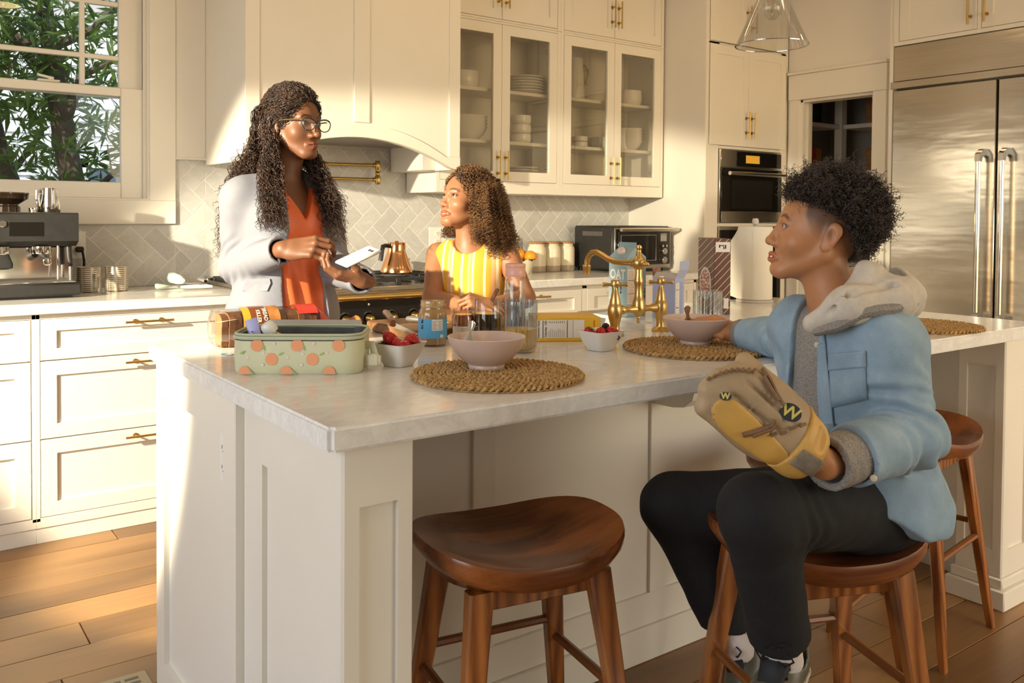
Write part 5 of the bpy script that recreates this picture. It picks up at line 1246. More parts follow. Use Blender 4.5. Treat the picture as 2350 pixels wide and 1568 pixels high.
# ---------------------------------------------------------------- espresso corner
ES = thing('espresso_machine', 'black and chrome espresso machine with a grinder hopper under the window', 'espresso machine', (.50,4.02,TOPZ))
ex0, ex1, ey0 = .30, .690, 3.90
g = G(); g.box(ex0, ex1+.012, ey0-.005, 4.24, TOPZ+.012, TOPZ+.062, .008); g.box(ex0+.02, ex1-.02, ey0+.02, 4.22, TOPZ+.0, TOPZ+.013); part('base', g, M['blackmatte'], ES)
g = G(); g.box(ex0, ex1, ey0+.14, 4.24, TOPZ+.062, 1.20, .006); part('body', g, M['blackmatte'], ES)
g = G(); g.box(ex0+.01, ex1-.012, ey0+.134, ey0+.139, TOPZ+.064, 1.12); part('splash_plate', g, M['chrome'], ES)
g = G(); prof = [(ey0-.006,1.150),(ey0-.006,1.255),(ey0+.006,1.263),(4.235,1.263),(4.24,1.255),(4.24,1.155),(ey0+.05,1.128)]
g.add([(ex0,y,z) for y,z in prof]+[(ex1,y,z) for y,z in prof], [list(range(7)), [7+i for i in range(7)][::-1]]+[(i,(i+1)%7,7+(i+1)%7,7+i) for i in range(7)]); part('head', g, M['blackmatte'], ES, smooth=0)
g = G(); g.box(.445, .565, ey0-.0075, ey0-.005, 1.170, 1.225, .001); part('screen', g, M['darkglass'], ES)
c = py(6,514,ey0-.006); g = G(); g.lathe([(0,0),(.013,0),(.013,.006),(.011,.008),(0,.008)], 20, tr(c.x,ey0-.006,c.z) @ rx(PI/2)); part('dial', g, M['chrome'], ES)
g = G(); g.box(ex0, ex1-.01, ey0+.0, ey0+.135, TOPZ+.062, TOPZ+.068, .002); part('drip_tray', g, M['chrome'], ES)
for k in range(9): g = G(); g.box(ex0+.01, ex1-.02, ey0+.012+k*.013, ey0+.017+k*.013, TOPZ+.068, TOPZ+.0695); part('tray_slat', g, M['steelsink'], ES, smooth=0)
for xg in (.42,.565):
    g = G(); g.lathe([(0,1.098),(.034,1.098),(.036,1.102),(.036,1.128),(0,1.128)], 28, tr(xg,ey0+.065,0)); part('group_head', g, M['chrome'], ES)
g = G(); g.lathe([(0,0),(.013,0),(.015,.01),(.013,.09),(.017,.115),(.016,.120),(0,.121)], 18, tr(.565,ey0+.04,1.088) @ rx(PI/2+.12)); pfh = part('portafilter_handle', g, M['blackmatte'], ES)
g = G(); g.lathe([(0,.121),(.0155,.1205),(.0155,.124),(.013,.126),(0,.126)], 18, tr(.565,ey0+.04,1.088) @ rx(PI/2+.12)); part('end_cap', g, M['chrome'], pfh)
g = G(); g.loop([[(x+.42,y+ey0+.06,1.098) for x,y in rrect(.06,.05,.01)],[(x+.42,y+ey0+.05,1.06) for x,y in rrect(.085,.06,.01)],[(x+.42,y+ey0+.045,1.045) for x,y in rrect(.08,.06,.01)],[(x+.42,y+ey0+.045,1.04) for x,y in rrect(.05,.03,.008)]]); part('grinder_cradle', g, M['blackmatte'], ES)
g = G(); g.tube([(.623,ey0+.05,1.13),(.623,ey0+.05,1.10),(.622,ey0+.04,1.05),(.620,ey0+.03,.995)], [.006,.0055,.005,.004], 12); part('steam_wand', g, M['chrome'], ES)
g = G(); g.tube([(.662,ey0+.06,1.13),(.664,ey0+.05,1.08),(.668,ey0+.045,1.045)], [.011,.012,.008], 12); part('water_lever', g, M['blackmatte'], ES); g = G(); g.cyl((.668,ey0+.045,1.045),(.668,ey0+.045,.985),.0065); part('water_spout', g, M['chrome'], ES)
g = G(); g.lathe([(0,1.264),(.052,1.264),(.052,1.285),(.046,1.29),(.046,1.295),(.080,1.318),(.082,1.335),(.083,1.336),(.083,1.341),(.03,1.345),(0,1.345)], 32, tr(.445,ey0+.10,0)); part('hopper', g, plain('smoked_hopper', (.035,.022,.012,1), .1), ES)
g = G(); 
for k, (x, y) in enumerate(((.535,.05),(.55,.09),(.56,.13),(.54,.12))): g.lathe([(0,0),(.014,0),(.014,.012+.005*(k%2)),(0,.013+.005*(k%2))], 16, tr(x,ey0+y,1.264))
part('basket_set', g, M['chrome'], ES)
g = G(); g.tube([(.772,WY-.028,1.098),(.778,WY-.055,1.092),(.785,WY-.05,1.05),(.786,WY-.04,.98),(.775,WY-.05,.935),(.73,WY-.08,.926),(.69,WY-.13,.95)], .0055, 10); cord = part('power_cord', g, M['black'], ES)
g = G(); g.box(.752,.787,WY-.048,WY-.0135,1.086,1.112,.006); part('plug', g, M['black'], cord)
ol = thing('wall_outlet', 'cream wall outlet behind the espresso machine with a black plug in it', 'outlet', (.763,WY-.01,1.11)); outlet_parts(ol, mpY(WY-.0072), .763, 1.118, .075, .125)
mp_ = thing('milk_pitcher', 'steel milk pitcher standing on the espresso machine', 'pitcher', (.600,ey0+.085,1.2635))
g = G(); g.lathe([(0,0),(.036,0),(.0385,.004),(.0395,.03),(.0370,.06),(.0350,.085),(.0355,.098),(.0343,.098),(.034,.085),(.038,.03),(.036,.006),(0,.004)], 36); part('cup', g, M['chrome'], mp_, world=False)
g = G(); g.tube([(-.034,-.006,.085),(-.047,-.012,.085),(-.048,-.013,.060),(-.042,-.010,.025),(-.036,-.006,.02)], .0042, 8, flat=1.6); part('handle', g, M['chrome'], mp_, world=False)
sm = NT('striped_cup'); gx = sm.sep(sm.coord('Object'))
zz = sm.math('FRACT', sm.math('MULTIPLY', gx[2], 118)); ang = sm.math('ARCTAN2', gx[1], gx[0]); seg = sm.math('FRACT', sm.math('MULTIPLY', sm.math('ADD', ang, .45), 1.115))
ss = sm.math('MULTIPLY', sm.math('LESS_THAN', zz, .38), sm.math('LESS_THAN', seg, .72)); sm.col(sm.mix(ss, (.72,.64,.52,1), (.16,.095,.05,1))).set(Roughness=.3); M['cup'] = sm.m
def stripe_cup(label, c, rot, r=.047, h=.108): g = G(); g.lathe([(0,0),(r*.9,0),(r,.004),(r,h-.002),(r*.98,h),(r*.94,h-.002),(r*.93,.008),(0,.006)], 40); return single('striped_cup', g, M['cup'], label, 'cup', 'striped cups by the espresso machine', (c[0],c[1],TOPZ+.0006), rot)
stripe_cup('white cup with brown stripes right beside the espresso machine', (.777,4.165), 0); stripe_cup('white cup with brown stripes farther from the espresso machine', (.892,4.175), .5)
gm = thing('glass_mug', 'clear glass mug standing in front of the striped cups', 'mug', (.805,4.065,TOPZ+.0006)); g = G(); g.lathe([(0,0),(.030,0),(.033,.003),(.033,.082),(.032,.083),(.0308,.082),(.0308,.006),(0,.006)], 32); part('glass', g, M['clearglass'], gm, world=False)
g = G(); g.tube([(.032,.0,.072),(.048,-.004,.074),(.057,-.006,.06),(.057,-.006,.035),(.048,-.004,.02),(.032,0,.02)], .0042, 8); part('handle', g, M['clearglass'], gm, world=False)
mint = plain('mint_silicone', (.52,.66,.50,1), .4)
def tongs(label, p, q, m, tipm, z):
    p = Vector((p[0],p[1],z)); q = Vector((q[0],q[1],z)); d = q-p; w = Vector((-d.y,d.x,0)).normalized(); t = thing('kitchen_tongs', label, 'tongs', p)
    for s in (-1,1):
        g = G(); g.tube([p+d*.25+w*s*.014, p+d*.6+w*s*.012, p+d*.97+w*s*.004], .0075, 10, flat=.6, up=(0,0,1)); part('arm', g, m, t)
        g = G(); g.lathe([(0,0),(.006,.004),(.016,.03),(.021,.052),(.019,.056),(0,.05)], 14, tr(p+d*.32+w*s*.012+Vector((0,0,.004))) @ rz(math.atan2(d.y,d.x)) @ ry(-PI/2) @ sc(.55,1,1)); part('tip', g, tipm, t)
    g = G(); g.tube([p+d*.96, p+d*1.05], .009, 10); part('hinge', g, M['chrome'], t)
tongs('mint-tipped tongs lying on the worktop beside the range', (1.03,4.10), (1.235,4.085), M['chrome'], mint, TOPZ+.014)
g = G(); g.tube([(1.13,4.04,TOPZ+.014),(1.16,4.035,TOPZ+.015),(1.24,4.03,TOPZ+.015),(1.265,4.028,TOPZ+.013)], [.008,.012,.012,.008], 14, flat=.7, up=(0,0,1)); single('spatula_handle', g, M['whiteplastic'], 'white handled utensil lying next to the mint tongs', 'utensil')
sp_ = thing('kitchen_spatula', 'mint silicone spatula leaning behind the white utensil', 'spatula', (1.17,4.26,TOPZ)); g = G(); g.lathe([(0,0),(.010,.004),(.022,.03),(.026,.075),(.022,.085),(0,.086)], 14, tr(1.205,4.237,TOPZ+.022) @ rz(2.5) @ ry(1.25) @ sc(1,.25,1)); part('blade', g, mint, sp_); g = G(); g.tube([(1.20,4.24,TOPZ+.02),(1.29,4.17,TOPZ+.008)],.005,8); part('handle', g, M['chrome'], sp_)

# ---------------------------------------------------------------- range top and right worktop
ke = thing('copper_kettle', 'hammered copper kettle with a black side handle on the range', 'kettle', (2.235,4.07,.9625)); 
g = G(); prof = [(0,0),(.080,0),(.083,.004),(.082,.016),(.076,.035),(.062,.072),(.052,.100),(.047,.118),(.047,.150),(.048,.157),(.046,.158),(.044,.150),(.044,.118),(.05,.1),(.07,.04),(0,.01)]; g.lathe(prof, 44); part('body', g, M['copper'], ke, world=False)
g = G(); g.tube([(-.045,-.010,.140),(-.075,-.016,.143),(-.090,-.02,.140),(-.097,-.022,.115),(-.107,-.024,.065)], [.011,.011,.0125,.0115,.0115], 14); part('handle', g, M['black'], ke, world=False)
g = G(); g.lathe([(0,.148),(.044,.150),(.044,.156),(.012,.160),(.010,.166),(0,.167)], 28); part('lid', g, M['copper'], ke, world=False)
g = G(); rw = random.Random(2)
def towel(u, v):
    s = v*.56; x = 2.305+.115*u+.004*math.sin(u*19); fold = .006*math.sin(u*17+.5)+.003*math.sin(u*37)
    if s < .045: a = PI*(s/.045); return (x, RY-.052+.0185*math.cos(a), zr+.0185*math.sin(a))
    return (x+.003*math.sin(s*12), RY-.0705-.004-abs(fold)*min(1,(s-.045)*9)-.0, zr-(s-.045))
g.grid(towel, 34, 30); tw_ = NT('striped_towel'); gx = tw_.sep(tw_.coord('Object')); fr_ = tw_.math('FRACT', tw_.math('MULTIPLY', gx[0], 62)); tw_.col(tw_.mix(tw_.math('LESS_THAN', fr_, .16), (.80,.76,.68,1), (.42,.34,.22,1))).set(Roughness=.9)
o = single('dish_towel', g, tw_.m, 'white dish towel with thin tan stripes hanging from the brass rail', 'towel'); sdm = o.modifiers.new('thick','SOLIDIFY'); sdm.thickness = .0025
can = NT('stoneware_canister'); gz = can.sep(can.coord('Object'))[2]; can.col(can.mix(can.math('LESS_THAN', gz, .038), (.74,.66,.50,1), (.40,.33,.24,1))).set(Roughness=.3)
for i, (x, y) in enumerate(((3.305,4.255),(3.425,4.262),(3.545,4.268))):
    t = thing('storage_canister', ('cream stoneware canister with a cork lid nearest the fruit bowl','cream stoneware canister with a cork lid between the two others','cream stoneware canister with a cork lid nearest the toaster oven')[i], 'canister', (x,y,TOPZ+.0006), 0, 'cork-lidded canisters')
    g = G(); g.lathe([(0,0),(.052,0),(.056,.004),(.057,.01),(.057,.135),(.054,.150),(.047,.160),(.046,.163),(.049,.165),(.049,.171),(.046,.172),(.044,.165),(0,.165)], 36); part('jar', g, can.m, t, world=False)
    g = G(); g.lathe([(0,.1725),(.050,.1725),(.0505,.175),(.0505,.183),(.049,.185),(0,.185)], 32); part('lid', g, M['cork'], t, world=False)
fbm = NT('drip_glaze_bowl'); gz = fbm.sep(fbm.coord('Object')); nz = fbm.noise(fbm.coord('Object', scale=(55,55,6)), 1, 2); fbm.col(fbm.mix(fbm.math('GREATER_THAN', fbm.math('ADD', gz[2], fbm.math('MULTIPLY', nz, .05)), .112), (.66,.60,.42,1), (.045,.03,.012,1))).set(Roughness=.25)
obx, oby = 3.105, 4.12; fb_ = G(); fb_.lathe([(0,0),(.036,0),(.038,.004),(.052,.04),(.072,.088),(.074,.092),(.072,.092),(.05,.042),(.034,.01),(0,.008)], 40); single('fruit_bowl', fb_, fbm.m, 'cream bowl with a dark drip glaze rim holding oranges', 'bowl', loc=(obx,oby,TOPZ+.0006))
orange = plain('orange_peel', (.80,.33,.02,1), .4, var=.08, vs=8, bump=.4, bs=260)
for i, (dx, dy, dz, lab) in enumerate(((.028,-.028,.105,'bright orange at the right front of the drip glaze bowl'),(-.03,.01,.118,'orange half hidden by the girl\'s hair'),(.02,.038,.105,'orange at the back of the drip glaze bowl'))):
    g = G(); g.ball((0,0,0),(.038,.038,.036),24,14); single('orange', g, orange, lab, 'orange', 'oranges in the bowl', (obx+dx,oby+dy,TOPZ+dz))
g = G(); g.box(2.99,3.22,WY-.030,WY-.014,TOPZ+.001,TOPZ+.215,.004); single('serving_board', g, plain('white_board', (.74,.70,.62,1), .5), 'white board standing against the tiles behind the fruit bowl', 'board')
ol = thing('wall_outlet', 'white wall outlet on the tiles behind the girl\'s shoulder', 'outlet', (2.56,WY-.01,1.15)); outlet_parts(ol, mpY(WY-.0072), py(1003,545,WY).x, py(1003,545,WY).z, .115, .12)
sj = thing('salt_jar', 'small white jar with a wooden lid at the back of the range', 'jar', (2.39,4.27,.956)); g = G(); g.lathe([(0,0),(.026,0),(.027,.003),(.027,.058),(0,.058)], 24); part('jar', g, M['white'], sj, world=False); g = G(); g.lathe([(0,.0585),(.033,.0585),(.033,.068),(0,.069)], 24); part('lid', g, plain('light_wood', (.50,.30,.12,1), .6), sj, world=False)
# toaster oven
to = thing('toaster_oven', 'black toaster oven with a glass door and three round knobs', 'toaster oven', (3.88,4.06,TOPZ)); a0_, a1_, b0_, b1_ = 3.637, 4.135, 3.935, 4.300; z0_, z1_ = TOPZ+.018, TOPZ+.285
g = G(); g.box(a0_, a1_, b0_, b1_, z0_, z1_, .012); part('shell', g, M['blackmatte'], to)
g = G(); g.box(a0_+.01, a1_-.006, b0_-.008, b0_+.002, z0_+.004, z1_-.012, .003); fp = part('front_frame', g, M['steelsink'], to)
g = G(); g.box(a0_+.018, a1_-.012, b0_-.010, b0_, z0_+.028, z1_-.018, .002); part('front_panel', g, M['black'], to)
g = G(); g.box(a0_+.028, a0_+.365, b0_-.022, b0_-.009, z0_+.036, z1_-.030, .004); dr = part('door', g, M['black'], to)
g = G(); xx0, xx1, zz0, zz1 = a0_+.048, a0_+.345, z0_+.055, z1_-.055; g.tube([(xx0,b0_-.0235,zz0),(xx1,b0_-.0235,zz0),(xx1,b0_-.0235,zz1),(xx0,b0_-.0235,zz1),(xx0,b0_-.0235,zz0)], .0028, 6); part('window_trim', g, M['chrome'], dr)
g = G(); g.box(xx0+.002,xx1-.002,b0_-.0228,b0_-.0218,zz0+.002,zz1-.002); part('window', g, M['darkglass'], dr, smooth=0)
g = G(); g.cyl((a0_+.012,b0_-.062,z1_-.020),(a1_+.004,b0_-.062,z1_-.020),.0115,n=16); [g.cyl((x,b0_-.012,z1_-.022),(x,b0_-.062,z1_-.020),.008) for x in (a0_+.05,a1_-.06)]; part('handle', g, M['steel'], dr)
g = G(); g.box(a1_-.10,a1_-.045,b0_-.0115,b0_-.0095,z1_-.095,z1_-.045,.001); part('display', g, plain('lcd', (.28,.28,.25,1), .3), to)
for k, (dx, dz, r_) in enumerate(((.072,.075,.0215),(.072,.130,.0215),(.090,.163,.009),(.058,.163,.009))):
    g = G(); g.lathe([(0,0),(r_,0),(r_,.012),(r_*.9,.016),(0,.017)], 24, tr(a1_-dx,b0_-.010,z0_+dz-.02) @ rx(PI/2)); part('knob', g, M['steel'], to)
for k in range(15): g = G(); g.box(a0_-.0008,a0_+.002,4.03+k*.0125,4.036+k*.0125,z1_-.062,z1_-.034); part('vent_slot', g, M['steelsink'], to, smooth=0)
for x in (a0_+.03,a1_-.03):
    for y in (b0_+.03,b1_-.03): g = G(); g.cyl((x,y,TOPZ+.0005),(x,y,z0_+.004),.012); part('foot', g, M['black'], to)

# ---------------------------------------------------------------- crockery behind the glass doors
dish = M['white']
def bowl_geo(r, h, th=.004): g = G(); g.lathe([(0,0),(r*.45,0),(r*.5,.003),(r*.82,h*.45),(r,h),(r-th,h),(r*.78,h*.47),(r*.4,.008),(0,.007)], 32); return g
def drum_geo(r, h): g = G(); g.lathe([(0,0),(r*.8,0),(r*.95,h*.15),(r,h*.5),(r*.97,h),(r*.93,h),(r*.95,h*.5),(r*.8,h*.2),(0,h*.12)], 32); return g
def plate_geo(r): g = G(); g.lathe([(0,0),(r*.6,0),(r*.7,.004),(r,.016),(r,.019),(r*.7,.008),(0,.005)], 36); return g
def stack(name, cat, geo, n, dz, x, y, z, what, where, group):
    base = None; ords = ('bottom','second','third','fourth','fifth','sixth','seventh')
    for i in range(n):
        lab = what+' '+where if n == 1 else '%s %s in the stack %s' % (ords[i] if i < n-1 else 'topmost', what, where)
        if base is None: base = single(name, geo, dish, lab, cat, group, (x,y,z+.0006))
        else: c = base.copy(); COL.objects.link(c); c.location = (x,y,z+.0006+i*dz); c['label'] = lab
S1, S2, S0 = 1.98, 1.69, 1.463
stack('deep_bowl', 'bowl', drum_geo(.085,.095), 1, 0, 2.735, 4.20, S1, 'round white bowl', 'on the top shelf by the hood', 'bowls behind glass')
stack('dinner_plate', 'plate', plate_geo(.125), 6, .0165, 3.155, 4.20, S1, 'white plate', 'on the top shelf by the hood', 'plates behind glass')
stack('wide_bowl', 'bowl', bowl_geo(.115,.075), 4, .020, 2.75, 4.19, S2, 'wide white bowl', 'on the middle shelf by the hood', 'bowls behind glass')
stack('soup_cup', 'bowl', drum_geo(.062,.054), 3, .0545, 3.120, 4.18, S2, 'white soup cup', 'on the middle shelf by the hood', 'bowls behind glass')
stack('side_plate', 'plate', plate_geo(.115), 5, .0165, 3.115, 4.19, S0, 'white side plate', 'on the bottom shelf by the hood', 'plates behind glass')
stack('platter', 'plate', plate_geo(.14), 3, .0165, 2.80, 4.19, S0, 'white platter', 'low behind the girl\'s head', 'plates behind glass')
jg = thing('ceramic_jug', 'tall pale ceramic jug with a thin loop handle behind glass', 'jug', (3.54,4.19,S1+.0006)); g = G(); g.lathe([(0,0),(.064,0),(.065,.004),(.060,.12),(.050,.235),(.052,.255),(.049,.255),(.047,.235),(.056,.12),(.06,.01),(0,.008)], 36); part('body', g, plain('jug_grey', (.60,.58,.54,1), .35), jg, world=False)
g = G(); g.tube([(.050,0,.215),(.085,0,.222),(.108,0,.20),(.110,0,.17),(.095,0,.13),(.068,0,.085),(.058,0,.075)], .0055, 10); part('handle', g, plain('jug_handle', (.30,.25,.19,1), .5), jg, world=False)
stack('deep_bowl', 'bowl', drum_geo(.085,.095), 1, 0, 4.00, 4.19, S1, 'round white bowl', 'on the top shelf by the side wall', 'bowls behind glass')
stack('ramekin', 'bowl', drum_geo(.052,.034), 2, .0345, 3.585, 4.19, S2, 'small white ramekin', 'below the ceramic jug', 'bowls behind glass')
stack('serving_bowl', 'bowl', bowl_geo(.088,.065), 5, .019, 3.995, 4.18, S2, 'white serving bowl', 'on the middle shelf by the side wall', 'bowls behind glass')
stack('deep_bowl', 'bowl', drum_geo(.075,.075), 1, 0, 3.80, 4.22, S2, 'shaded round bowl', 'behind the door stile of the right glass cabinet', 'bowls behind glass')
stack('low_dish', 'bowl', drum_geo(.055,.045), 1, 0, 3.95, 4.17, S0, 'low white dish', 'on the bottom shelf by the side wall', 'bowls behind glass')

# ---------------------------------------------------------------- garden outside the window
g = G(); g.box(-9, 14, WY+.4, 16, -.5, -.06); struct('ground_outside', g, plain('garden_soil', (.10,.09,.05,1), .9, var=.3, vs=3))
hs = thing('neighbour_house', 'pale neighbouring house seen through the leaves', 'house', (2.0,10.5,0)); sid = plain('pale_siding', (.62,.66,.72,1), .7)
for i in range(30): g = G(); z = .0+i*.15; g.loop([[(-6,10.5,z),(6.5,10.5,z),(6.5,10.52,z+.15),(-6,10.52,z+.15)],[(-6,10.6,z),(6.5,10.6,z),(6.5,10.6,z+.15),(-6,10.6,z+.15)]]); part('siding_board', g, sid, hs, smooth=0)
g = G(); g.box(1.95,2.75,10.46,10.5,.9,1.75); part('window', g, plain('house_window', (.10,.13,.18,1), .1), hs); g = G(); [g.box(*b) for b in ((1.88,1.95,10.44,10.5,.8,1.85),(2.75,2.82,10.44,10.5,.8,1.85),(1.88,2.82,10.44,10.5,1.75,1.85),(1.88,2.82,10.44,10.5,.8,.9))]; part('window_frame', g, plain('house_trim', (.8,.8,.8,1), .6), hs)
g = G(); g.box(-6.3,6.8,10.1,10.5,3.9,4.2); part('eave', g, plain('house_eave', (.55,.57,.6,1), .7), hs)
fe = thing('garden_fence', 'dark wooden garden fence behind the window sill', 'fence', (1.0,6.7,0)); fm = plain('dark_fence', (.045,.035,.028,1), .8, var=.3, vs=6)
for i in range(40): g = G(); x = -3.5+i*.16; g.box(x,x+.153,6.7,6.725,0,1.37,.004); part('fence_board', g, fm, fe, smooth=0)
g = G(); g.box(-3.5,2.9,6.67,6.7,1.25,1.35); part('fence_rail', g, fm, fe)
bark = plain('tree_bark', (.15,.115,.085,1), .9, var=.35, vs=14, bump=.6, bs=30)
lf = NT('oleander_leaf'); oi = lf.noise(lf.coord('Object'), 3.0, 2); lf.col(lf.ramp(oi, [(.3,(.03,.075,.02)),(.5,(.08,.16,.04)),(.72,(.22,.33,.08))])).set(Roughness=.4, Subsurface_Weight=0)
lf.b.inputs['Transmission Weight'].default_value = 0
tl = lf.N('BsdfTranslucent'); tl.inputs[0].default_value = (.30,.45,.05,1); mxs = lf.N('MixShader'); mxs.inputs[0].default_value = .28; lf.L(lf.b.outputs[0], mxs.inputs[1]); lf.L(tl.outputs[0], mxs.inputs[2]); lf.L(mxs.outputs[0], lf.out.inputs[0])
def tree(label, base, trunk, branches, leaves, seed, zone, llen=.13):
    t = thing('garden_tree', label, 'tree', base); r_ = random.Random(seed); g = G(); n = len(trunk)
    g.tube(trunk, [.085*(1-.55*i/(n-1)) for i in range(n)], 10); part('trunk', g, bark, t)
    tips = []; g = G()
    for p, q, rad in branches:
        p = Vector(p); q = Vector(q); m_ = (p+q)/2+Vector((r_.uniform(-.1,.1),r_.uniform(-.1,.1),r_.uniform(-.05,.12))); g.tube([p,m_,q], [rad,rad*.75,rad*.45], 7); tips += [m_,q,(m_+q)/2,(p+m_)/2]
    part('branch_set', g, bark, t)
    V = []; Fs = []
    for i in range(leaves):
        c = Vector((r_.uniform(*zone[0]),r_.uniform(*zone[1]),r_.uniform(*zone[2])))
        if r_.random() < .55: c = r_.choice(tips)+Vector((r_.gauss(0,.22),r_.gauss(0,.22),r_.gauss(0,.2)))
        # whorls of lance-shaped leaves
        ax = Vector((r_.gauss(0,1),r_.gauss(0,1),r_.gauss(.4,.6))).normalized()
        for k in range(7):
            d = (Vector((r_.gauss(0,1),r_.gauss(0,1),r_.gauss(0,1))).normalized()*.8+ax*.6).normalized(); L = llen*r_.uniform(.7,1.25); w = d.orthogonal().normalized()*L*.085
            w.rotate(Quaternion(d, r_.uniform(0,6.28))); m_ = c+d*L*.5+Vector((0,0,-.004)); b = len(V); V += [c, m_+w, c+d*L+Vector((0,0,-.02)), m_-w]; Fs.append((b,b+1,b+2,b+3))
    me = bpy.data.meshes.new('foliage'); me.from_pydata([tuple(v) for v in V], [], Fs); me.materials.append(lf.m); o = bpy.data.objects.new('foliage', me); link(o, t); o['kind'] = 'stuff'
    return t
tree('leafy tree with the thickest trunk in the middle of the window view', (.98,5.6,0), [(1.06,5.6,-.05),(1.0,5.6,1.2),(.92,5.62,1.7),(.86,5.65,2.2),(.70,5.7,3.3)],
     [((.92,5.6,1.75),(1.25,5.5,2.2),.03),((.90,5.6,1.9),(.55,5.6,2.5),.035),((.86,5.6,2.2),(1.2,5.4,2.5),.03),((.9,5.6,2.1),(.3,5.5,2.55),.03),((.98,5.6,1.3),(1.3,5.3,1.75),.02),((.8,5.6,2.4),(.5,5.5,3.0),.03)], 330, 1, ((-.3,1.7),(5.3,6.3),(1.95,3.2)))
tree('slim grey-stemmed tree left of the thick trunk outside', (.62,5.9,0), [(.78,5.9,-.05),(.74,5.9,1.2),(.62,5.9,1.6),(.50,5.9,2.2),(.45,5.9,3.2)],
     [((.66,5.9,1.45),(.86,5.8,2.1),.02),((.58,5.9,1.7),(.35,5.8,2.3),.02),((.55,5.9,1.9),(.1,5.9,2.6),.02)], 190, 2, ((-.6,1.2),(5.4,6.4),(1.7,3.0)))
tree('leaning dark tree at the left edge of the window', (.25,5.5,0), [(.52,5.5,-.05),(.46,5.5,1.25),(.33,5.5,1.5),(.1,5.5,2.0),(-.3,5.5,2.8)],
     [((.45,5.5,1.3),(.66,5.45,2.1),.018),((.33,5.5,1.5),(.5,5.4,2.2),.02),((.2,5.5,1.8),(.45,5.5,2.4),.02)], 190, 3, ((-.8,.8),(5.0,6.0),(1.75,3.0)))
tree('low bright green shrub by the dark fence', (1.15,6.2,0), [(1.2,6.2,-.05),(1.2,6.2,.8),(1.18,6.2,1.2)], [((1.2,6.2,.9),(1.45,6.1,1.6),.012),((1.2,6.2,1.0),(.9,6.1,1.5),.012),((1.18,6.2,1.2),(1.25,6.1,1.7),.01)], 130, 4, ((.6,1.8),(5.9,6.4),(1.15,1.7)), .10)

# ================================================================ PEOPLE: smooth implicit bodies
def PW(x, y, dw): d = ray(x, y); return Vector((0,0,EYE))+Vector(d)*(dw/F_PX)       # pixel at a distance dw along the view axis
A3 = lambda v: np.array(v, dtype=np.float32)
def smin(a, b, k):
    h = np.clip(.5+.5*(b-a)/k, 0, 1); return b+(a-b)*h-k*h*(1-h)
def smax(a, b, k): return -smin(-a, -b, k)
def RC(a, b, ra, rb, sq=None):
    a, b = A3(a), A3(b); ab = b-a; L2 = float(ab@ab)+1e-12
    def f(P):
        t = np.clip(((P-a)@ab)/L2, 0, 1); q = P-a-t[:,None]*ab; return np.sqrt((q*q).sum(1))-(ra+(rb-ra)*t)
    return f
def EL(c, r, R=None):
    c, r = A3(c), A3(r); Rm = None if R is None else np.array([[R[i][j] for j in range(3)] for i in range(3)], dtype=np.float32)
    def f(P):
        q = P-c
        if Rm is not None: q = q@Rm
        k0 = np.sqrt(((q/r)**2).sum(1)); k1 = np.sqrt(((q/(r*r))**2).sum(1)); return k0*(k0-1)/np.maximum(k1,1e-6)
    return f
def FR(a, b, ra, rb, flat, n):
    """rounded cone flattened along direction n by factor flat"""
    a, b = A3(a), A3(b); n = A3(Vector(n).normalized()); ab = b-a; L2 = float(ab@ab)+1e-12
    def f(P):
        t = np.clip(((P-a)@ab)/L2, 0, 1); q = P-a-t[:,None]*ab; qn = q@n; q = q+np.outer(qn*(1/flat-1), n); return (np.sqrt((q*q).sum(1))-(ra+(rb-ra)*t))*(flat if flat < 1 else 1)
    return f
def UN(fs, k):
    def f(P):
        d = fs[0](P)
        for g in fs[1:]: d = smin(d, g(P), k)
        return d
    return f
def HS(p, n):
    """half space: negative on the side n points away from"""
    p, n = A3(p), A3(Vector(n).normalized()); return lambda P: (P-p)@n
def XF(f, Mx):
    """shape given in local coordinates, placed by Mx (rigid + uniform scale)"""
    Mi = Mx.inverted(); s = Mx.to_scale()[0]; R = np.array([[Mi[i][j] for j in range(3)] for i in range(3)], dtype=np.float32); t = A3([Mi[i][3] for i in range(3)])
    return lambda P: f(P@R.T+t)*s
def near(f, c, r):
    """evaluates f only near its place; elsewhere a safe distance"""
    c = A3(c)
    def g(P):
        q = P-c; dd = np.sqrt((q*q).sum(1))-r; out = dd+.05; m = dd < .0
        if m.any(): out[m] = f(P[m])
        return out
    return g
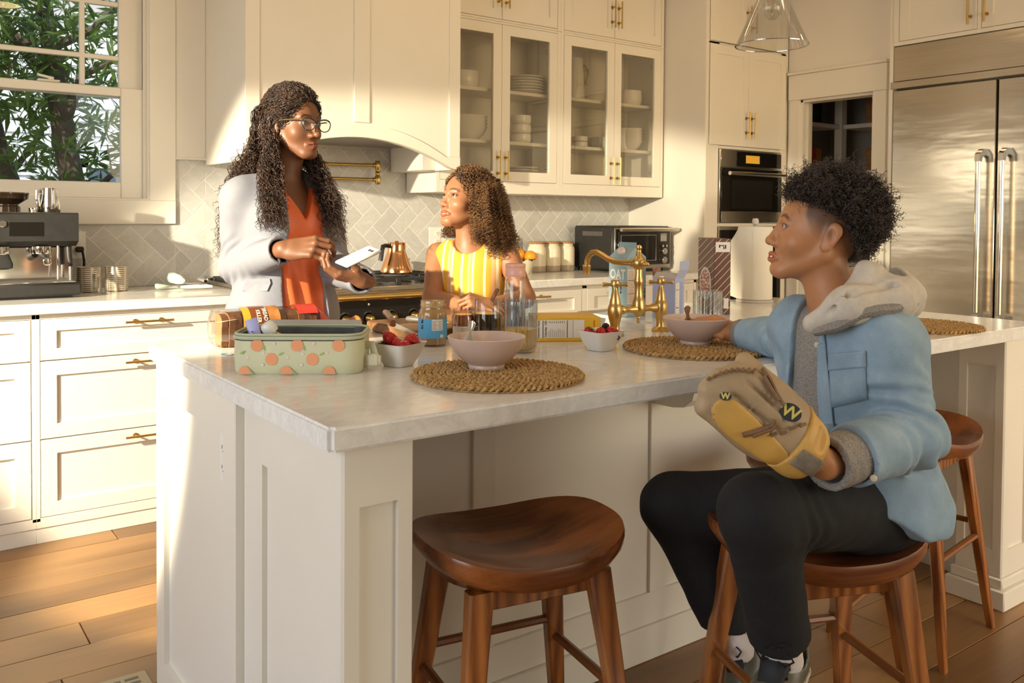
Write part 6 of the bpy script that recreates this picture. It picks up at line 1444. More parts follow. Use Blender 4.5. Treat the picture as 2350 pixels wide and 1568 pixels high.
def isosurf(fn, lo, hi, h):
    lo = np.array(lo, dtype=np.float64); hi = np.array(hi, dtype=np.float64); B = 12
    nb = np.ceil((hi-lo)/h/B).astype(int); n = nb*B+1
    D = np.full(n, 9., dtype=np.float32)
    I = np.stack(np.meshgrid(*[np.arange(k) for k in nb], indexing='ij'), -1).reshape(-1,3)
    C = (lo+(I*B+B/2)*h).astype(np.float32); dc = fn(C); keep = np.abs(dc) < B*h*1.15
    o = np.stack(np.meshgrid(*[np.arange(B+1)]*3, indexing='ij'), -1).reshape(-1,3)
    for b, s in zip(I[~keep], dc[~keep]): D[b[0]*B:b[0]*B+B+1, b[1]*B:b[1]*B+B+1, b[2]*B:b[2]*B+B+1] = 9 if s > 0 else -9
    K = I[keep]
    for q in range(0, len(K), 220):
        Q = K[q:q+220]; idx = (Q[:,None,:]*B+o[None]).reshape(-1,3); P = (lo+idx*h).astype(np.float32); D[idx[:,0],idx[:,1],idx[:,2]] = fn(P)
    S = D < 0; nx, ny, nz = D.shape
    cnt = np.zeros((nx-1,ny-1,nz-1), dtype=np.int8)
    offs = [(i,j,k) for i in (0,1) for j in (0,1) for k in (0,1)]
    for i,j,k in offs: cnt += S[i:nx-1+i, j:ny-1+j, k:nz-1+k]
    act = (cnt > 0) & (cnt < 8); idx = np.argwhere(act); vid = -np.ones(act.shape, dtype=np.int64); vid[act] = np.arange(len(idx))
    acc = np.zeros((len(idx),3)); num = np.zeros(len(idx))
    for a in offs:
        for ax in range(3):
            if a[ax]: continue
            b = list(a); b[ax] = 1
            da = D[idx[:,0]+a[0],idx[:,1]+a[1],idx[:,2]+a[2]]; db = D[idx[:,0]+b[0],idx[:,1]+b[1],idx[:,2]+b[2]]
            m = (da < 0) != (db < 0); t = np.where(m, da/np.where(np.abs(da-db) < 1e-9, 1, da-db), 0); t = np.clip(t,0,1)
            p = np.array(a, dtype=float)[None]+np.outer(t, np.eye(3)[ax]); acc += p*m[:,None]; num += m
    V = lo+(idx+acc/num[:,None])*h
    quads = []
    for ax in range(3):
        u, w = [(1,2),(2,0),(0,1)][ax]
        sl0 = [slice(None)]*3; sl1 = [slice(None)]*3; sl0[ax] = slice(0,-1); sl1[ax] = slice(1,None)
        ch = S[tuple(sl0)] != S[tuple(sl1)]; e = np.argwhere(ch); ok = (e[:,u] > 0) & (e[:,w] > 0) & (e[:,u] < D.shape[u]-1) & (e[:,w] < D.shape[w]-1); e = e[ok]
        if not len(e): continue
        def cell(du, dw_): c = e.copy(); c[:,u] -= du; c[:,w] -= dw_; return vid[c[:,0],c[:,1],c[:,2]]
        q = np.stack([cell(1,1),cell(0,1),cell(0,0),cell(1,0)], 1); inside = S[e[:,0],e[:,1],e[:,2]]; q[~inside] = q[~inside][:,::-1]; quads.append(q)
    Q = np.concatenate(quads) if quads else np.zeros((0,4), int); return V, Q
def relax(V, Q, it=1, lam=.5):
    if it <= 0: return V
    E = np.concatenate([Q[:,[0,1]],Q[:,[1,2]],Q[:,[2,3]],Q[:,[3,0]]]); 
    for _ in range(it):
        s = np.zeros_like(V); c = np.zeros(len(V)); np.add.at(s, E[:,0], V[E[:,1]]); np.add.at(s, E[:,1], V[E[:,0]]); np.add.at(c, E[:,0], 1); np.add.at(c, E[:,1], 1)
        V = V+lam*(s/np.maximum(c,1)[:,None]-V)
    return V
def sdf_part(name, fn, boxes, mat_, parent, tint=None, smooth_it=1, keepz=None):
    """one mesh from an implicit shape; boxes = [(lo, hi, cell)] may differ in fineness"""
    Vs, Qs, n, done = [], [], 0, []
    for lo, hi, h in boxes:
        V, Q = isosurf(fn, lo, hi, h)
        if not len(Q): continue
        for l2, h2, c2 in done:
            ins = np.all((V > np.array(l2)+h*1.2) & (V < np.array(h2)-h*1.2), axis=1); Q = Q[~ins[Q].all(axis=1)]
        done.append((lo, hi, h))
        V = relax(V, Q, smooth_it, .45); Vs.append(V); Qs.append(Q+n); n += len(V)
    V = np.concatenate(Vs); Q = np.concatenate(Qs); me = bpy.data.meshes.new(name)
    me.vertices.add(len(V)); me.vertices.foreach_set('co', V.astype(np.float32).ravel()); me.loops.add(Q.size); me.loops.foreach_set('vertex_index', Q.astype(np.int32).ravel())
    me.polygons.add(len(Q)); me.polygons.foreach_set('loop_start', (np.arange(len(Q))*4).astype(np.int32)); me.polygons.foreach_set('loop_total', np.full(len(Q),4,dtype=np.int32)); me.polygons.foreach_set('use_smooth', np.ones(len(Q),dtype=bool))
    me.update(calc_edges=True); me.validate(); me.materials.append(mat_)
    if tint is not None:
        at_ = me.color_attributes.new('tint', 'FLOAT_COLOR', 'POINT'); c = np.ones((len(V),4), dtype=np.float32); c[:,:3] = tint(V.astype(np.float32)); at_.data.foreach_set('color', c.ravel())
    o = bpy.data.objects.new(name, me); link(o, parent); return o
def skin_mat(name, c, rough=.42, sub=.12):
    t = NT(name); at_ = t.N('Attribute'); at_.attribute_name = 'tint'; n = t.noise(t.coord('Object'), 45, 5); lo = tuple(x*.96 for x in c[:3]); hi = tuple(min(1,x*1.04) for x in c[:3])
    t.col(t.mix(1, t.ramp(n, [(.3,lo),(.7,hi)]), at_.outputs['Color'], 'MULTIPLY')).set(Roughness=rough, Subsurface_Weight=sub, Subsurface_Scale=.02); t.b.inputs['Subsurface Radius'].default_value = (1,.35,.18)
    t.bump(t.noise(t.coord('Object'), 420, 3), .10, .002); return t.m
def wrinkle(f, c, ax, wl, amp, r):
    """adds soft folds across direction ax around the point c"""
    c = A3(c); ax = A3(Vector(ax).normalized())
    def g(P):
        d = f(P); q = P-c; m = np.exp(-((q*q).sum(1))/(r*r)); return d+amp*m*np.sin((q@ax)*(2*PI/wl)+3*np.sin(q[:,2]*40)+2*np.sin(q[:,0]*33))
    return g
def rough_cloth(f, amp, fr, seed=0):
    s = 1.7*seed
    def g(P):
        d = f(P); m = np.abs(d) < .04
        if m.any():
            q = P[m]; d = d.copy(); d[m] += amp*(np.sin(q[:,0]*fr+2.1*np.sin(q[:,2]*fr*.6+s)+s)*np.sin(q[:,1]*fr*.9+1.3*np.sin(q[:,0]*fr*.5)+s)+.5*np.sin(q[:,2]*fr*1.7+1.5*np.sin((q[:,0]+q[:,1])*fr+s)))
        return d
    return g

# ---------------------------------------------------------------- canonical head (x = own left, y = face forward, z up, eyes at z=0)
def head_fn(lip=1.0, nose=1.0, jaw=1.0, mouth_open=.0022, cheek=1.0, neck=((0,-.012,-.075),(0,-.05,-.20),.054,.058), brow=1.0, nl=1.0, lowf=1.0):
    S = (-1,1); nt = .112-(1-nl)*.028; na = .0985-(1-nl)*.014; nb_ = .086-(1-nl)*.004
    base = [EL((0,-.012,.028),(.074,.096,.087)), EL((0,.022,-.008),(.064*jaw,.072,.085)), EL((0,.034,-.060),(.046*jaw,.056,.053))]
    for s in S:
        base += [RC((s*.050*jaw,-.002,-.050),(s*.018,.070,-.098),.019,.014), EL((s*.037,.056,-.033),(.025*cheek,.025*cheek,.024))]
    base.append(EL((0,.079,-.098),(.021,.017,.0145)))
    core = UN(base, .022); fine = []
    for s in S: fine.append(RC((s*.038,.074,.019),(s*.012,.0855,.014),.0095*brow,.0085*brow))
    fine += [RC((0,nb_,.010),(0,nt-.002,-.034),.0075,.0098*nose), EL((0,nt,-.0365),(.0115*nose,.0105,.0095))]
    for s in S: fine.append(EL((s*.0130*nose,na,-.0405),(.0088*nose,.0105,.0078)))
    fine_u = UN(fine, .006)
    lips = []
    for s in S:
        lips += [RC((s*.0225,.0855,-.0690),(s*.006,.0985,-.0650),.0036*lip,.0060*lip), RC((s*.0215,.0855,-.0725),(s*.005,.0975,-.0765),.0040*lip,.0070*lip)]
    lips_u = UN(lips, .004)
    nk = RC(neck[0], neck[1], neck[2], neck[3])
    def f(P):
        d = smin(core(P), nk(P), .02)
        for s in S: d = smax(d, -EL((s*.031,.0945,.0005),(.0175,.0125,.0105))(P), .012)
        d = smin(d, fine_u(P), .008); d = smin(d, lips_u(P), .0045)
        d = smax(d, -FR((-.019,.0945,-.0708),(.019,.0945,-.0708),mouth_open*.5,mouth_open*.5,1,(0,1,0))(P)+0, .002)
        d = smax(d, -RC((-.012,.099,-.0708),(.012,.099,-.0708),mouth_open,mouth_open)(P), .002)
        for s in S:
            d = smax(d, -EL((s*.0068,nt-.0075,-.0475),(.0042,.005,.0042))(P), .002)
            lid = EL((s*.031,.0745,.0005),(.0145,.0142,.0138))(P); d = smin(d, lid, .004)
            d = smax(d, -EL((s*.0312,.0895,-.0005),(.0135,.0105,.0056))(P), .0016)
            ear = FR((s*.0765,-.014,.004),(s*.0740,-.004,-.030),.0195,.0125,.36,(1,.35*s,0))(P)
            ear = smax(ear, -EL((s*.0830,-.008,-.006),(.0055,.0100,.0165))(P), .003); d = smin(d, ear, .004)
        return d
    return f
def head_tint(Mh, lipc=(.78,.42,.40), browc=(.22,.18,.16), extra=None, browz=.0205, browr=.0042, lipw=1.0):
    Mi = Mh.inverted(); R = np.array([[Mi[i][j] for j in range(3)] for i in range(3)], dtype=np.float32); t = A3([Mi[i][3] for i in range(3)])
    def f(V):
        q = V@R.T+t; c = np.ones((len(V),3), dtype=np.float32)
        m = np.exp(-((q[:,2]+.0708)/(.0088*lipw))**4)*np.exp(-(q[:,0]/.0235)**6)*(q[:,1] > .083)
        c = c*(1-m[:,None])+m[:,None]*A3(lipc)
        ax = np.abs(q[:,0]); bz = browz+.004*np.sin((ax-.01)/.036*PI)-.0035*np.clip((ax-.034)/.014,0,1)
        b = np.exp(-((q[:,2]-bz)/browr)**4)*(q[:,1] > .055)/(1+np.exp(-(ax-.0125)/.0012))/(1+np.exp((ax-.047)/.0015)); c = c*(1-b[:,None])+b[:,None]*A3(browc)
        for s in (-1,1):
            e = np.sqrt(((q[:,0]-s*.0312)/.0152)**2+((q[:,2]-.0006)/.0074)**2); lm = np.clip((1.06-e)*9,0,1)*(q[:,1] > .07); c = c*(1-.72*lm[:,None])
        if extra is not None: c = extra(q, c)
        near_h = (q*q).sum(1) < .03; o = np.ones_like(c); o[near_h] = c[near_h]; return o
    return f
def frame_dir(face, up=(0,0,1)):
    """rotation with y along face, z up, x to the right of face (a proper rotation)"""
    y = Vector(face).normalized(); u = Vector(up); z = (u-y*u.dot(y)).normalized(); x = y.cross(z); return Matrix(((x.x,y.x,z.x,0),(x.y,y.y,z.y,0),(x.z,y.z,z.z,0),(0,0,0,1)))
def head_matrix(c, face, roll=0, s=1.0):
    """face: direction the nose points to; local x comes out as the person's own RIGHT mirrored, the head is symmetric"""
    return tr(c) @ frame_dir(face) @ ry(roll) @ sc(s)
def eyes(parent, Mh, gaze, iris=(.035,.014,.006,1)):
    for s in (-1,1):
        g = G(); n, m = 24, 18; g.cm = 0; r = .0121; c = Vector((s*.031,.0757,.0002)); gz = Vector(gaze).normalized(); q = Vector((0,0,1)).rotation_difference(gz)
        rings = [0,.20,.30,.45,.60,.75,1.0,1.3,1.7,2.2,2.7,PI]
        V = []
        for k, th in enumerate(rings):
            for i in range(n): a = 2*PI*i/n; p = Vector((math.sin(th)*math.cos(a), math.sin(th)*math.sin(a), math.cos(th)))*r; p.rotate(q); V.append(c+p)
        b0 = 0
        for k in range(len(rings)-1):
            g.cm = 2 if rings[k+1] <= .21 else (1 if rings[k+1] <= .61 else 0); vv = V[k*n:(k+2)*n]; g.add(vv, [(i,(i+1)%n,n+(i+1)%n,n+i) for i in range(n)], Mh)
        part('eye', g, [M['sclera'], plain('iris', iris, .1), M['pupil']], parent, smooth=80)
M['sclera'] = plain('eye_white', (.46,.42,.38,1), .15); M['pupil'] = plain('pupil', (.004,.003,.003,1), .05)

# ---------------------------------------------------------------- canonical right hand (wrist at origin, fingers +y, palm -z, thumb -x)
def hand_fn(curls, thumb, s=1.0, spread=.0, left=False):
    """curls: four tuples of three bend angles (index..little); thumb: three points from its root"""
    mx = -1 if left else 1; K = [(-.030,.088,.0),(-.0095,.093,.003),(.0115,.089,.0015),(.030,.080,-.002)]; Ls = [(.042,.025,.021),(.047,.029,.022),(.043,.027,.021),(.034,.020,.019)]; Rr = [(.0098,.0085,.0075,.0066),(.0100,.0088,.0077,.0068),(.0096,.0083,.0073,.0064),(.0086,.0074,.0066,.0058)]
    palm = [RC((mx*x*.62,.006,-.002),(mx*x,y,z),.0150,.0112) for x,y,z in K]+[EL((mx*-.022,.034,-.010),(.020,.030,.014)), EL((mx*.022,.030,-.008),(.016,.030,.013)), EL((0,.05,-.003),(.036,.042,.0125))]
    chains = []; tips = []
    for i in range(4):
        p = Vector(K[i]); ang = 0; sp = spread*(i-1.4)*.16; ch = []
        for j in range(3):
            ang += curls[i][j]; d = Vector((math.sin(sp)*math.cos(ang), math.cos(sp)*math.cos(ang), -math.sin(ang))); q = p+d*Ls[i][j]; ch.append(RC((mx*p.x,p.y,p.z),(mx*q.x,q.y,q.z),Rr[i][j],Rr[i][j+1])); p = q
        chains.append(UN(ch, .003)); tips.append(p)
    T = [Vector((mx*t[0],t[1],t[2])) for t in thumb]; rt = [.0145,.0115,.0100,.0078]
    th = UN([RC(T[i],T[i+1],rt[i],rt[i+1]) for i in range(len(T)-1)], .003)
    pl = UN(palm, .010); wr = FR((0,-.024,0),(0,.012,0),.026,.029,.72,(0,0,1))
    def f(P):
        d = smin(pl(P), wr(P), .016)
        for c in chains: d = smin(d, c(P), .0045)
        return smin(d, th(P), .007)
    return f, tips
def hand_matrix(wrist, point, palmdir, s=1.0):
    """point: where the fingers go, palmdir: where the palm faces"""
    y = Vector(point).normalized(); z = -(Vector(palmdir)-y*Vector(palmdir).dot(y)).normalized(); x = y.cross(z); return tr(wrist) @ Matrix(((x.x,y.x,z.x,0),(x.y,y.y,z.y,0),(x.z,y.z,z.z,0),(0,0,0,1))) @ sc(s)

# ---------------------------------------------------------------- curly hair as tubes
def hair_mesh(name, paths, mat_, parent, sides=3):
    """paths: list of (points Nx3 array, radius array)"""
    V = []; Fs = []; n0 = 0
    for P, R in paths:
        m = len(P); T = np.gradient(P, axis=0); T /= np.maximum(np.linalg.norm(T,axis=1,keepdims=True),1e-9); ref = np.array([.31,.52,.79]); u = np.cross(T, ref); u /= np.maximum(np.linalg.norm(u,axis=1,keepdims=True),1e-9); w = np.cross(T,u)
        ring = [P+R[:,None]*(math.cos(2*PI*k/sides)*u+math.sin(2*PI*k/sides)*w) for k in range(sides)]
        V.append(np.stack(ring,1).reshape(-1,3)); i = np.arange(m-1)[:,None]*sides; k = np.arange(sides)[None]; l = (k+1) % sides
        Fs.append(np.stack([i+k,i+l,i+l+sides,i+k+sides],-1).reshape(-1,4)+n0); n0 += m*sides
    V = np.concatenate(V); Q = np.concatenate(Fs); me = bpy.data.meshes.new(name)
    me.vertices.add(len(V)); me.vertices.foreach_set('co', V.astype(np.float32).ravel()); me.loops.add(Q.size); me.loops.foreach_set('vertex_index', Q.astype(np.int32).ravel()); me.polygons.add(len(Q)); me.polygons.foreach_set('loop_start', (np.arange(len(Q))*4).astype(np.int32)); me.polygons.foreach_set('loop_total', np.full(len(Q),4,dtype=np.int32)); me.polygons.foreach_set('use_smooth', np.ones(len(Q),dtype=bool))
    me.update(calc_edges=True); me.materials.append(mat_); o = bpy.data.objects.new(name, me); link(o, parent); o['kind'] = 'stuff'; return o
def curl_path(ctrl, n, amp, wl, rng, r0, jit=.003):
    """ctrl: control points; a spline through them with a helix that widens along it"""
    C = np.array(ctrl, dtype=float); k = len(C); t = np.linspace(0,k-1,n); i = np.clip(t.astype(int),0,k-2); f = (t-i)[:,None]
    g = lambda j: C[np.clip(j,0,k-1)]
    p0,p1,p2,p3 = g(i-1),g(i),g(i+1),g(i+2); P = .5*((2*p1)+(p2-p0)*f+(2*p0-5*p1+4*p2-p3)*f**2+(3*p1-p0-3*p2+p3)*f**3)
    seg = np.linalg.norm(np.diff(P,axis=0),axis=1); s = np.concatenate([[0],np.cumsum(seg)]); T = np.gradient(P,axis=0); T /= np.maximum(np.linalg.norm(T,axis=1,keepdims=True),1e-9)
    u = np.cross(T, np.array([.2,.3,.93])); u /= np.maximum(np.linalg.norm(u,axis=1,keepdims=True),1e-9); w = np.cross(T,u); ph = rng.uniform(0,6.28)+(1 if rng.random() < .5 else -1)*2*PI*s/wl
    a = amp*np.clip(s/max(s[-1],1e-6)*3,.0,1)**.8; P = P+(a*np.cos(ph))[:,None]*u+(a*np.sin(ph))[:,None]*w
    return P, r0*(1-.55*np.linspace(0,1,n)**2)
def hair_mat(name, a, b, rough=.38):
    t = NT(name); n = t.noise(t.coord('Object'), 26, 4); t.col(t.ramp(n, [(.3,a),(.72,b)])).set(Roughness=rough); t.b.inputs['Specular IOR Level'].default_value = .6; return t.m
def swept(rng, n, c, r, Mh, ok, flow, length, amp, wl, rad, npts=60, lift=.05):
    """strands that follow a flow direction over an ellipsoid scalp"""
    out = []; c = np.array(c); r = np.array(r)
    while len(out) < n:
        v = rng.normal(size=3); v /= np.linalg.norm(v); p = c+r*v
        if not ok(p): continue
        k = 1+lift*rng.random(); ctrl = [p.copy()]; L = rng.uniform(*length); m = 6
        for i in range(m):
            nrm = (p-c)/(r*r); nrm /= np.linalg.norm(nrm); d = np.array(flow(p), dtype=float)+rng.normal(size=3)*.15; d -= nrm*(d@nrm); d /= max(np.linalg.norm(d),1e-6); p = p+d*L/m; q = (p-c)/r; p = c+r*q/np.linalg.norm(q)*(1+(k-1)*min(1,(i+1)/2)); ctrl.append(p.copy())
        W = [np.array(Mh @ Vector(x)) for x in ctrl]; out.append(curl_path(W, npts, rng.uniform(*amp), rng.uniform(*wl), rng, rng.uniform(*rad)))
    return out

# ================================================================ THE WOMAN
def bxof(c, r): c = Vector(c); return (tuple(c-Vector(r)), tuple(c+Vector(r)))
wt = PW(652,480,2.95); WT = tr(wt.x,wt.y,0) @ frame_dir((.150,-.9887,0))
wo = thing('person', 'woman with long dark curls in a pale grey blazer and orange blouse holding a phone', 'person', (wt.x,wt.y,0))
whc = PW(674,284,2.93); WH = head_matrix(whc, (.36,-.93,-.05), 0, 1.0)
M['skin_w'] = skin_mat('deep_brown_skin', (.195,.080,.037,1), .50)
J0 = [EL((0,0,.93),(.170,.128,.17)), EL((0,0,1.09),(.138,.102,.15)), EL((0,.0,1.24),(.160,.112,.15)), RC((-.140,-.012,1.322),(.140,-.012,1.322),.050,.050), EL((-.062,.080,1.225),(.055,.042,.06)), EL((.062,.080,1.225),(.055,.042,.06))]
torso_l = UN(J0, .05)
sR, eR, wR = WT @ Vector((.160,-.012,1.312)), PW(548,612,2.90), PW(650,572,2.70)
sL, eL, wL = WT @ Vector((-.155,-.012,1.312)), PW(765,612,2.99), PW(832,644,2.73)
hdW = head_fn(lip=1.12, nose=1.0, jaw=.93, cheek=.96, mouth_open=.0032, neck=((0,-.012,-.07),(0,-.055,-.19),.048,.054)); headW = near(XF(hdW, WH), whc+Vector((0,0,-.05)), .24)
neck_w = RC(WH @ Vector((0,-.02,-.09)), WT @ Vector((0,-.01,1.36)), .050, .058)
camr = Vector(CR); camu = Vector(CU); camt = -Vector(CW)
hmR = hand_matrix(wR+camr*.012, camr*1.0+camt*.15+camu*.10, -camt*.75-camu*.55+camr*.0, .97)
hfR, _ = hand_fn([(.55,.75,.5),(.60,.85,.5),(.65,.85,.5),(.7,.8,.5)], [(-.022,.018,-.010),(-.042,.045,-.022),(-.036,.078,-.034),(-.022,.098,-.040)], spread=.2)
hmL = hand_matrix(wL, -camr*.85+camu*.22+camt*.40, -camt*.35+camu*.9+camr*.1, .90)
hfL, _ = hand_fn([(.35,.70,.5),(.40,.75,.5),(.42,.75,.5),(.45,.7,.5)], [(-.022,.018,-.010),(-.046,.038,-.022),(-.056,.064,-.034),(-.052,.088,-.040)], spread=.1, left=True)
handR = near(XF(hfR, hmR), hmR @ Vector((0,.07,-.02)), .15); handL = near(XF(hfL, hmL), hmL @ Vector((0,.06,-.02)), .15)
armsW = UN([RC(sR,eR,.045,.038), RC(eR,wR,.038,.026), RC(sL,eL,.045,.038), RC(eL,wL,.038,.026)], .02)
legsW = UN([RC(WT @ Vector((.085,0,.92)), WT @ Vector((.09,.0,.48)), .085,.055), RC(WT @ Vector((.09,0,.48)), WT @ Vector((.09,-.01,.07)), .055,.035), RC(WT @ Vector((-.085,0,.92)), WT @ Vector((-.09,0,.48)), .085,.055), RC(WT @ Vector((-.09,0,.48)), WT @ Vector((-.09,-.01,.07)), .055,.035)], .03)
tW = XF(torso_l, WT)
def bodyW(P):
    d = smin(tW(P)+.014, armsW(P), .03); d = smin(d, legsW(P), .03); d = smin(d, neck_w(P), .035); d = smin(d, headW(P), .012); d = smin(d, handR(P), .008); return smin(d, handL(P), .008)
hb = bxof(whc+Vector((0,0,-.02)), (.135,.135,.155)); rb = bxof(hmR @ Vector((0,.055,-.02)), (.10,.10,.085)); lb_ = bxof(hmL @ Vector((0,.05,-.02)), (.10,.10,.09))
bo = sdf_part('body', bodyW, [(*hb,.0021), (*rb,.0021), (*lb_,.0022), ((wt.x-.34,wt.y-.40,.0),(wt.x+.34,wt.y+.25,1.58),.009)], M['skin_w'], wo, head_tint(WH, (.95,.52,.50), (.25,.2,.2)))
eyes(wo, WH, (.05,1,-.02))
g = G(); g.loop([[(x*.014,.0955+.002*(1-abs(x)),z) for x,z in ((-1,-.0700),(-.5,-.0692),(0,-.0690),(.5,-.0692),(1,-.0700))]+[(x*.014,.0960,z) for x,z in ((1,-.0722),(0,-.0726),(-1,-.0722))]], True, False, WH); part('teeth', g, plain('teeth', (.70,.66,.58,1), .2), wo)
# blouse
def vcut(P, T, apex, slope, y0):
    Mi = T.inverted(); R = np.array([[Mi[i][j] for j in range(3)] for i in range(3)], dtype=np.float32); t = A3([Mi[i][3] for i in range(3)]); q = P@R.T+t; return q
def blouse_l(P):
    d = torso_l(P)+.001*0-.000; d = d+.0045*np.sin(P[:,0]*95+1.2*np.sin(P[:,2]*9))*np.clip((1.22-P[:,2])*5,0,1)*(P[:,1] > 0)-.010
    v = np.abs(P[:,0]+.004)-np.maximum((P[:,2]-1.245)*.56,0); cut = np.maximum(v, np.maximum(1.245-P[:,2], -P[:,1]-.02)); d = np.maximum(d, -cut)
    return np.maximum(np.maximum(d, P[:,2]-1.39), .80-P[:,2])
bl = sdf_part('blouse', XF(blouse_l, WT), [((wt.x-.24,wt.y-.24,.78),(wt.x+.24,wt.y+.2,1.42),.0045)], plain('orange_silk', (.80,.155,.045,1), .42, var=.05, vs=12), wo)
# blazer
def jacket_l(P):
    x, y, z = P[:,0], P[:,1], P[:,2]; d = torso_l(P)-.016-.022*np.clip((1.10-z)*3,0,1)
    lap = np.minimum(FR((-.088,.062,1.372),(-.092,.142,1.12),.036,.010,.26,(-.25,1,.3))(P), FR((.088,.062,1.372),(.092,.142,1.12),.036,.010,.26,(.25,1,.3))(P)); d = smin(d, lap, .002)
    col = UN([RC((-.075,.045,1.375),(-.060,-.035,1.415),.017,.018), RC((-.060,-.035,1.415),(0,-.062,1.425),.018,.018), RC((0,-.062,1.425),(.060,-.035,1.415),.018,.018), RC((.060,-.035,1.415),(.075,.045,1.375),.018,.017)], .01)(P); d = smin(d, col, .006)
    hw = np.interp(z, [.78,.95,1.10,1.20,1.30,1.42], [.098,.080,.073,.066,.060,.060]).astype(np.float32); cut = np.maximum(np.abs(x+.002)-hw, -y+.0); d = smax(d, -cut, .004)
    d = np.maximum(d, -EL((0,.0,1.44),(.062,.075,.10))(P))
    return np.maximum(np.maximum(d, .775-z), z-1.45)
sleeveR = wrinkle(UN([RC(sR,eR,.060,.055), RC(eR,wR,.056,.046)], .03), eR, (wR-sR).normalized(), .035, .006, .10)
sleeveL = wrinkle(UN([RC(sL,eL,.060,.055), RC(eL,wL,.057,.044)], .03), eL, (0,0,1), .035, .005, .10)
def cuffed(f, e, w, back=.0):
    e, w = Vector(e), Vector(w); d = (w-e).normalized(); c = w-d*back; hs = HS(c, d); hole = RC(c-d*.035, c+d*.05, .034, .036); 
    return lambda P: np.maximum(np.maximum(f(P), hs(P)), -hole(P))
sRf = cuffed(sleeveR, eR, wR, .012); sLf = cuffed(sleeveL, eL, wL, .0); jW = XF(jacket_l, WT)
def jacketW(P): return rough_cloth(lambda Q: smin(smin(jW(Q), sRf(Q), .02), sLf(Q), .02), .0016, 34, 1)(P)
blaz = plain('pale_grey_wool', (.225,.23,.265,1), .75, var=.03, vs=60, bump=.1, bs=500)
jk = sdf_part('blazer', jacketW, [((wt.x-.40,wt.y-.42,.76),(wt.x+.36,wt.y+.26,1.46),.0042)], blaz, wo)
def on(fn, x, y, d0=2.2, d1=3.2):
    """first hit of the view ray with an implicit surface"""
    d = d0
    for _ in range(90):
        p = PW(x, y, d); v = float(fn(np.array([tuple(p)], dtype=np.float32))[0])
        if v < .0006: break
        d += max(v*.8,.0005)
    return p
bp = on(jacketW, 640, 601); nb = (eR-wR).cross(Vector((0,0,1))).normalized(); nb = nb if nb.dot(camt) > 0 else -nb
g = G(); q = Vector((0,0,1)).rotation_difference(nb).to_matrix().to_4x4(); g.lathe([(0,0),(.010,0),(.010,.003),(.007,.004),(.005,.003),(0,.003)], 20, tr(bp-nb*.001) @ q); part('cuff_button', g, plain('grey_button', (.06,.055,.06,1), .3), jk)
pts = [on(jacketW, x, y)+camt*.003 for x, y in ((556,668),(566,641),(620,640),(622,650),(614,668))]
g = G(); g.loop([[p+camt*.002 for p in pts],[p-camt*.004 for p in pts]]); part('pocket_flap', g, blaz, jk, smooth=0)
# trousers and shoes (behind the island)
g_tr = lambda P: np.maximum(smin(legsW(P)-.018, tW(P)-.006, .03), np.maximum(P[:,2]-.86, .09-P[:,2]))
sdf_part('trousers', g_tr, [((wt.x-.24,wt.y-.24,.07),(wt.x+.24,wt.y+.24,1.02),.009)], plain('pale_denim', (.42,.46,.54,1), .8, var=.1, vs=40), wo)
for s in (-1,1):
    sh = lambda P, s=s: np.maximum(UN([EL((s*.09,.0,.045),(.040,.055,.05)), EL((s*.092,.085,.035),(.042,.09,.035))], .03)(P), -P[:,2]+.001); sdf_part('shoe', XF(sh, WT), [((wt.x-.2,wt.y-.26,-.01),(wt.x+.2,wt.y+.14,.12),.006)], plain('dark_shoe', (.03,.028,.028,1), .4), wo)
# glasses, earring, phone
gl = thing('eyeglasses', 'dark-rimmed eyeglasses with gold temples worn by the woman', 'eyeglasses', tuple(WH @ Vector((0,.11,0))))
rimm = plain('dark_clear_rim', (.035,.045,.06,1), .12)
for s in (-1,1):
    g = G(); pts = []
    for k in range(28):
        a = 2*PI*k/28; rx_, rz_ = .0275, .0205*(1.0 if math.sin(a) < 0 else .92); xx = s*.0350+rx_*math.cos(a)*(1+.06*(math.sin(a) > 0)); pts.append((xx, .1065-.10*abs(xx)*abs(xx)*4.2-.0, -.004+rz_*math.sin(a)+(.004*max(0,s*math.cos(a)) if math.sin(a) > 0 else 0)))
    g.tube(pts+[pts[0]], [.0026 if (4 < k < 12) else .0017 for k in range(29)], 8, cap=False, M=WH); part('rim', g, rimm, gl)
    g = G(); g.add([WH @ Vector(p) for p in pts], [list(range(28))]); part('lens', g, glassy('lens', (.97,.98,.99,1), .05), gl, smooth=0)
    g = G(); g.tube([(s*.0625,.090,.008),(s*.0660,.080,.009),(s*.0745,.030,.006),(s*.0790,-.008,.004),(s*.0775,-.028,-.018)], .0024, 8, M=WH); part('temple', g, M['brass'], gl)
g = G(); g.tube([(-.010,.1055,.002),(0,.1085,.004),(.010,.1055,.002)], .0018, 8, M=WH); part('bridge', g, rimm, gl)
g = G(); g.tube([(.0785+.0035*math.cos(a), -.004+.0065*math.cos(a+1.5)*0+.0062*math.sin(a)*.6, -.041-.006*math.cos(a)) for a in [2*PI*k/16 for k in range(17)]], .0014, 8, M=WH); g.ball((.080,-.002,-.033),.0035,10,6,WH); single('earring', g, M['brass'], 'small gold hoop earring in the woman\'s ear', 'earring')
ph = thing('smartphone', 'white smartphone held in the woman\'s left hand', 'phone', tuple(PW(822,590,2.63)))
pu = (PW(857,573,2.66)-PW(786,606,2.60)).normalized(); pn0 = (camu*.95-camr*.05+camt*.28); pn0 = (pn0-pu*pn0.dot(pu)).normalized(); pv = pn0.cross(pu); pc = (PW(857,573,2.66)+PW(786,606,2.60))/2
Mp = Matrix(((pu.x,pv.x,pn0.x,pc.x),(pu.y,pv.y,pn0.y,pc.y),(pu.z,pv.z,pn0.z,pc.z),(0,0,0,1)))
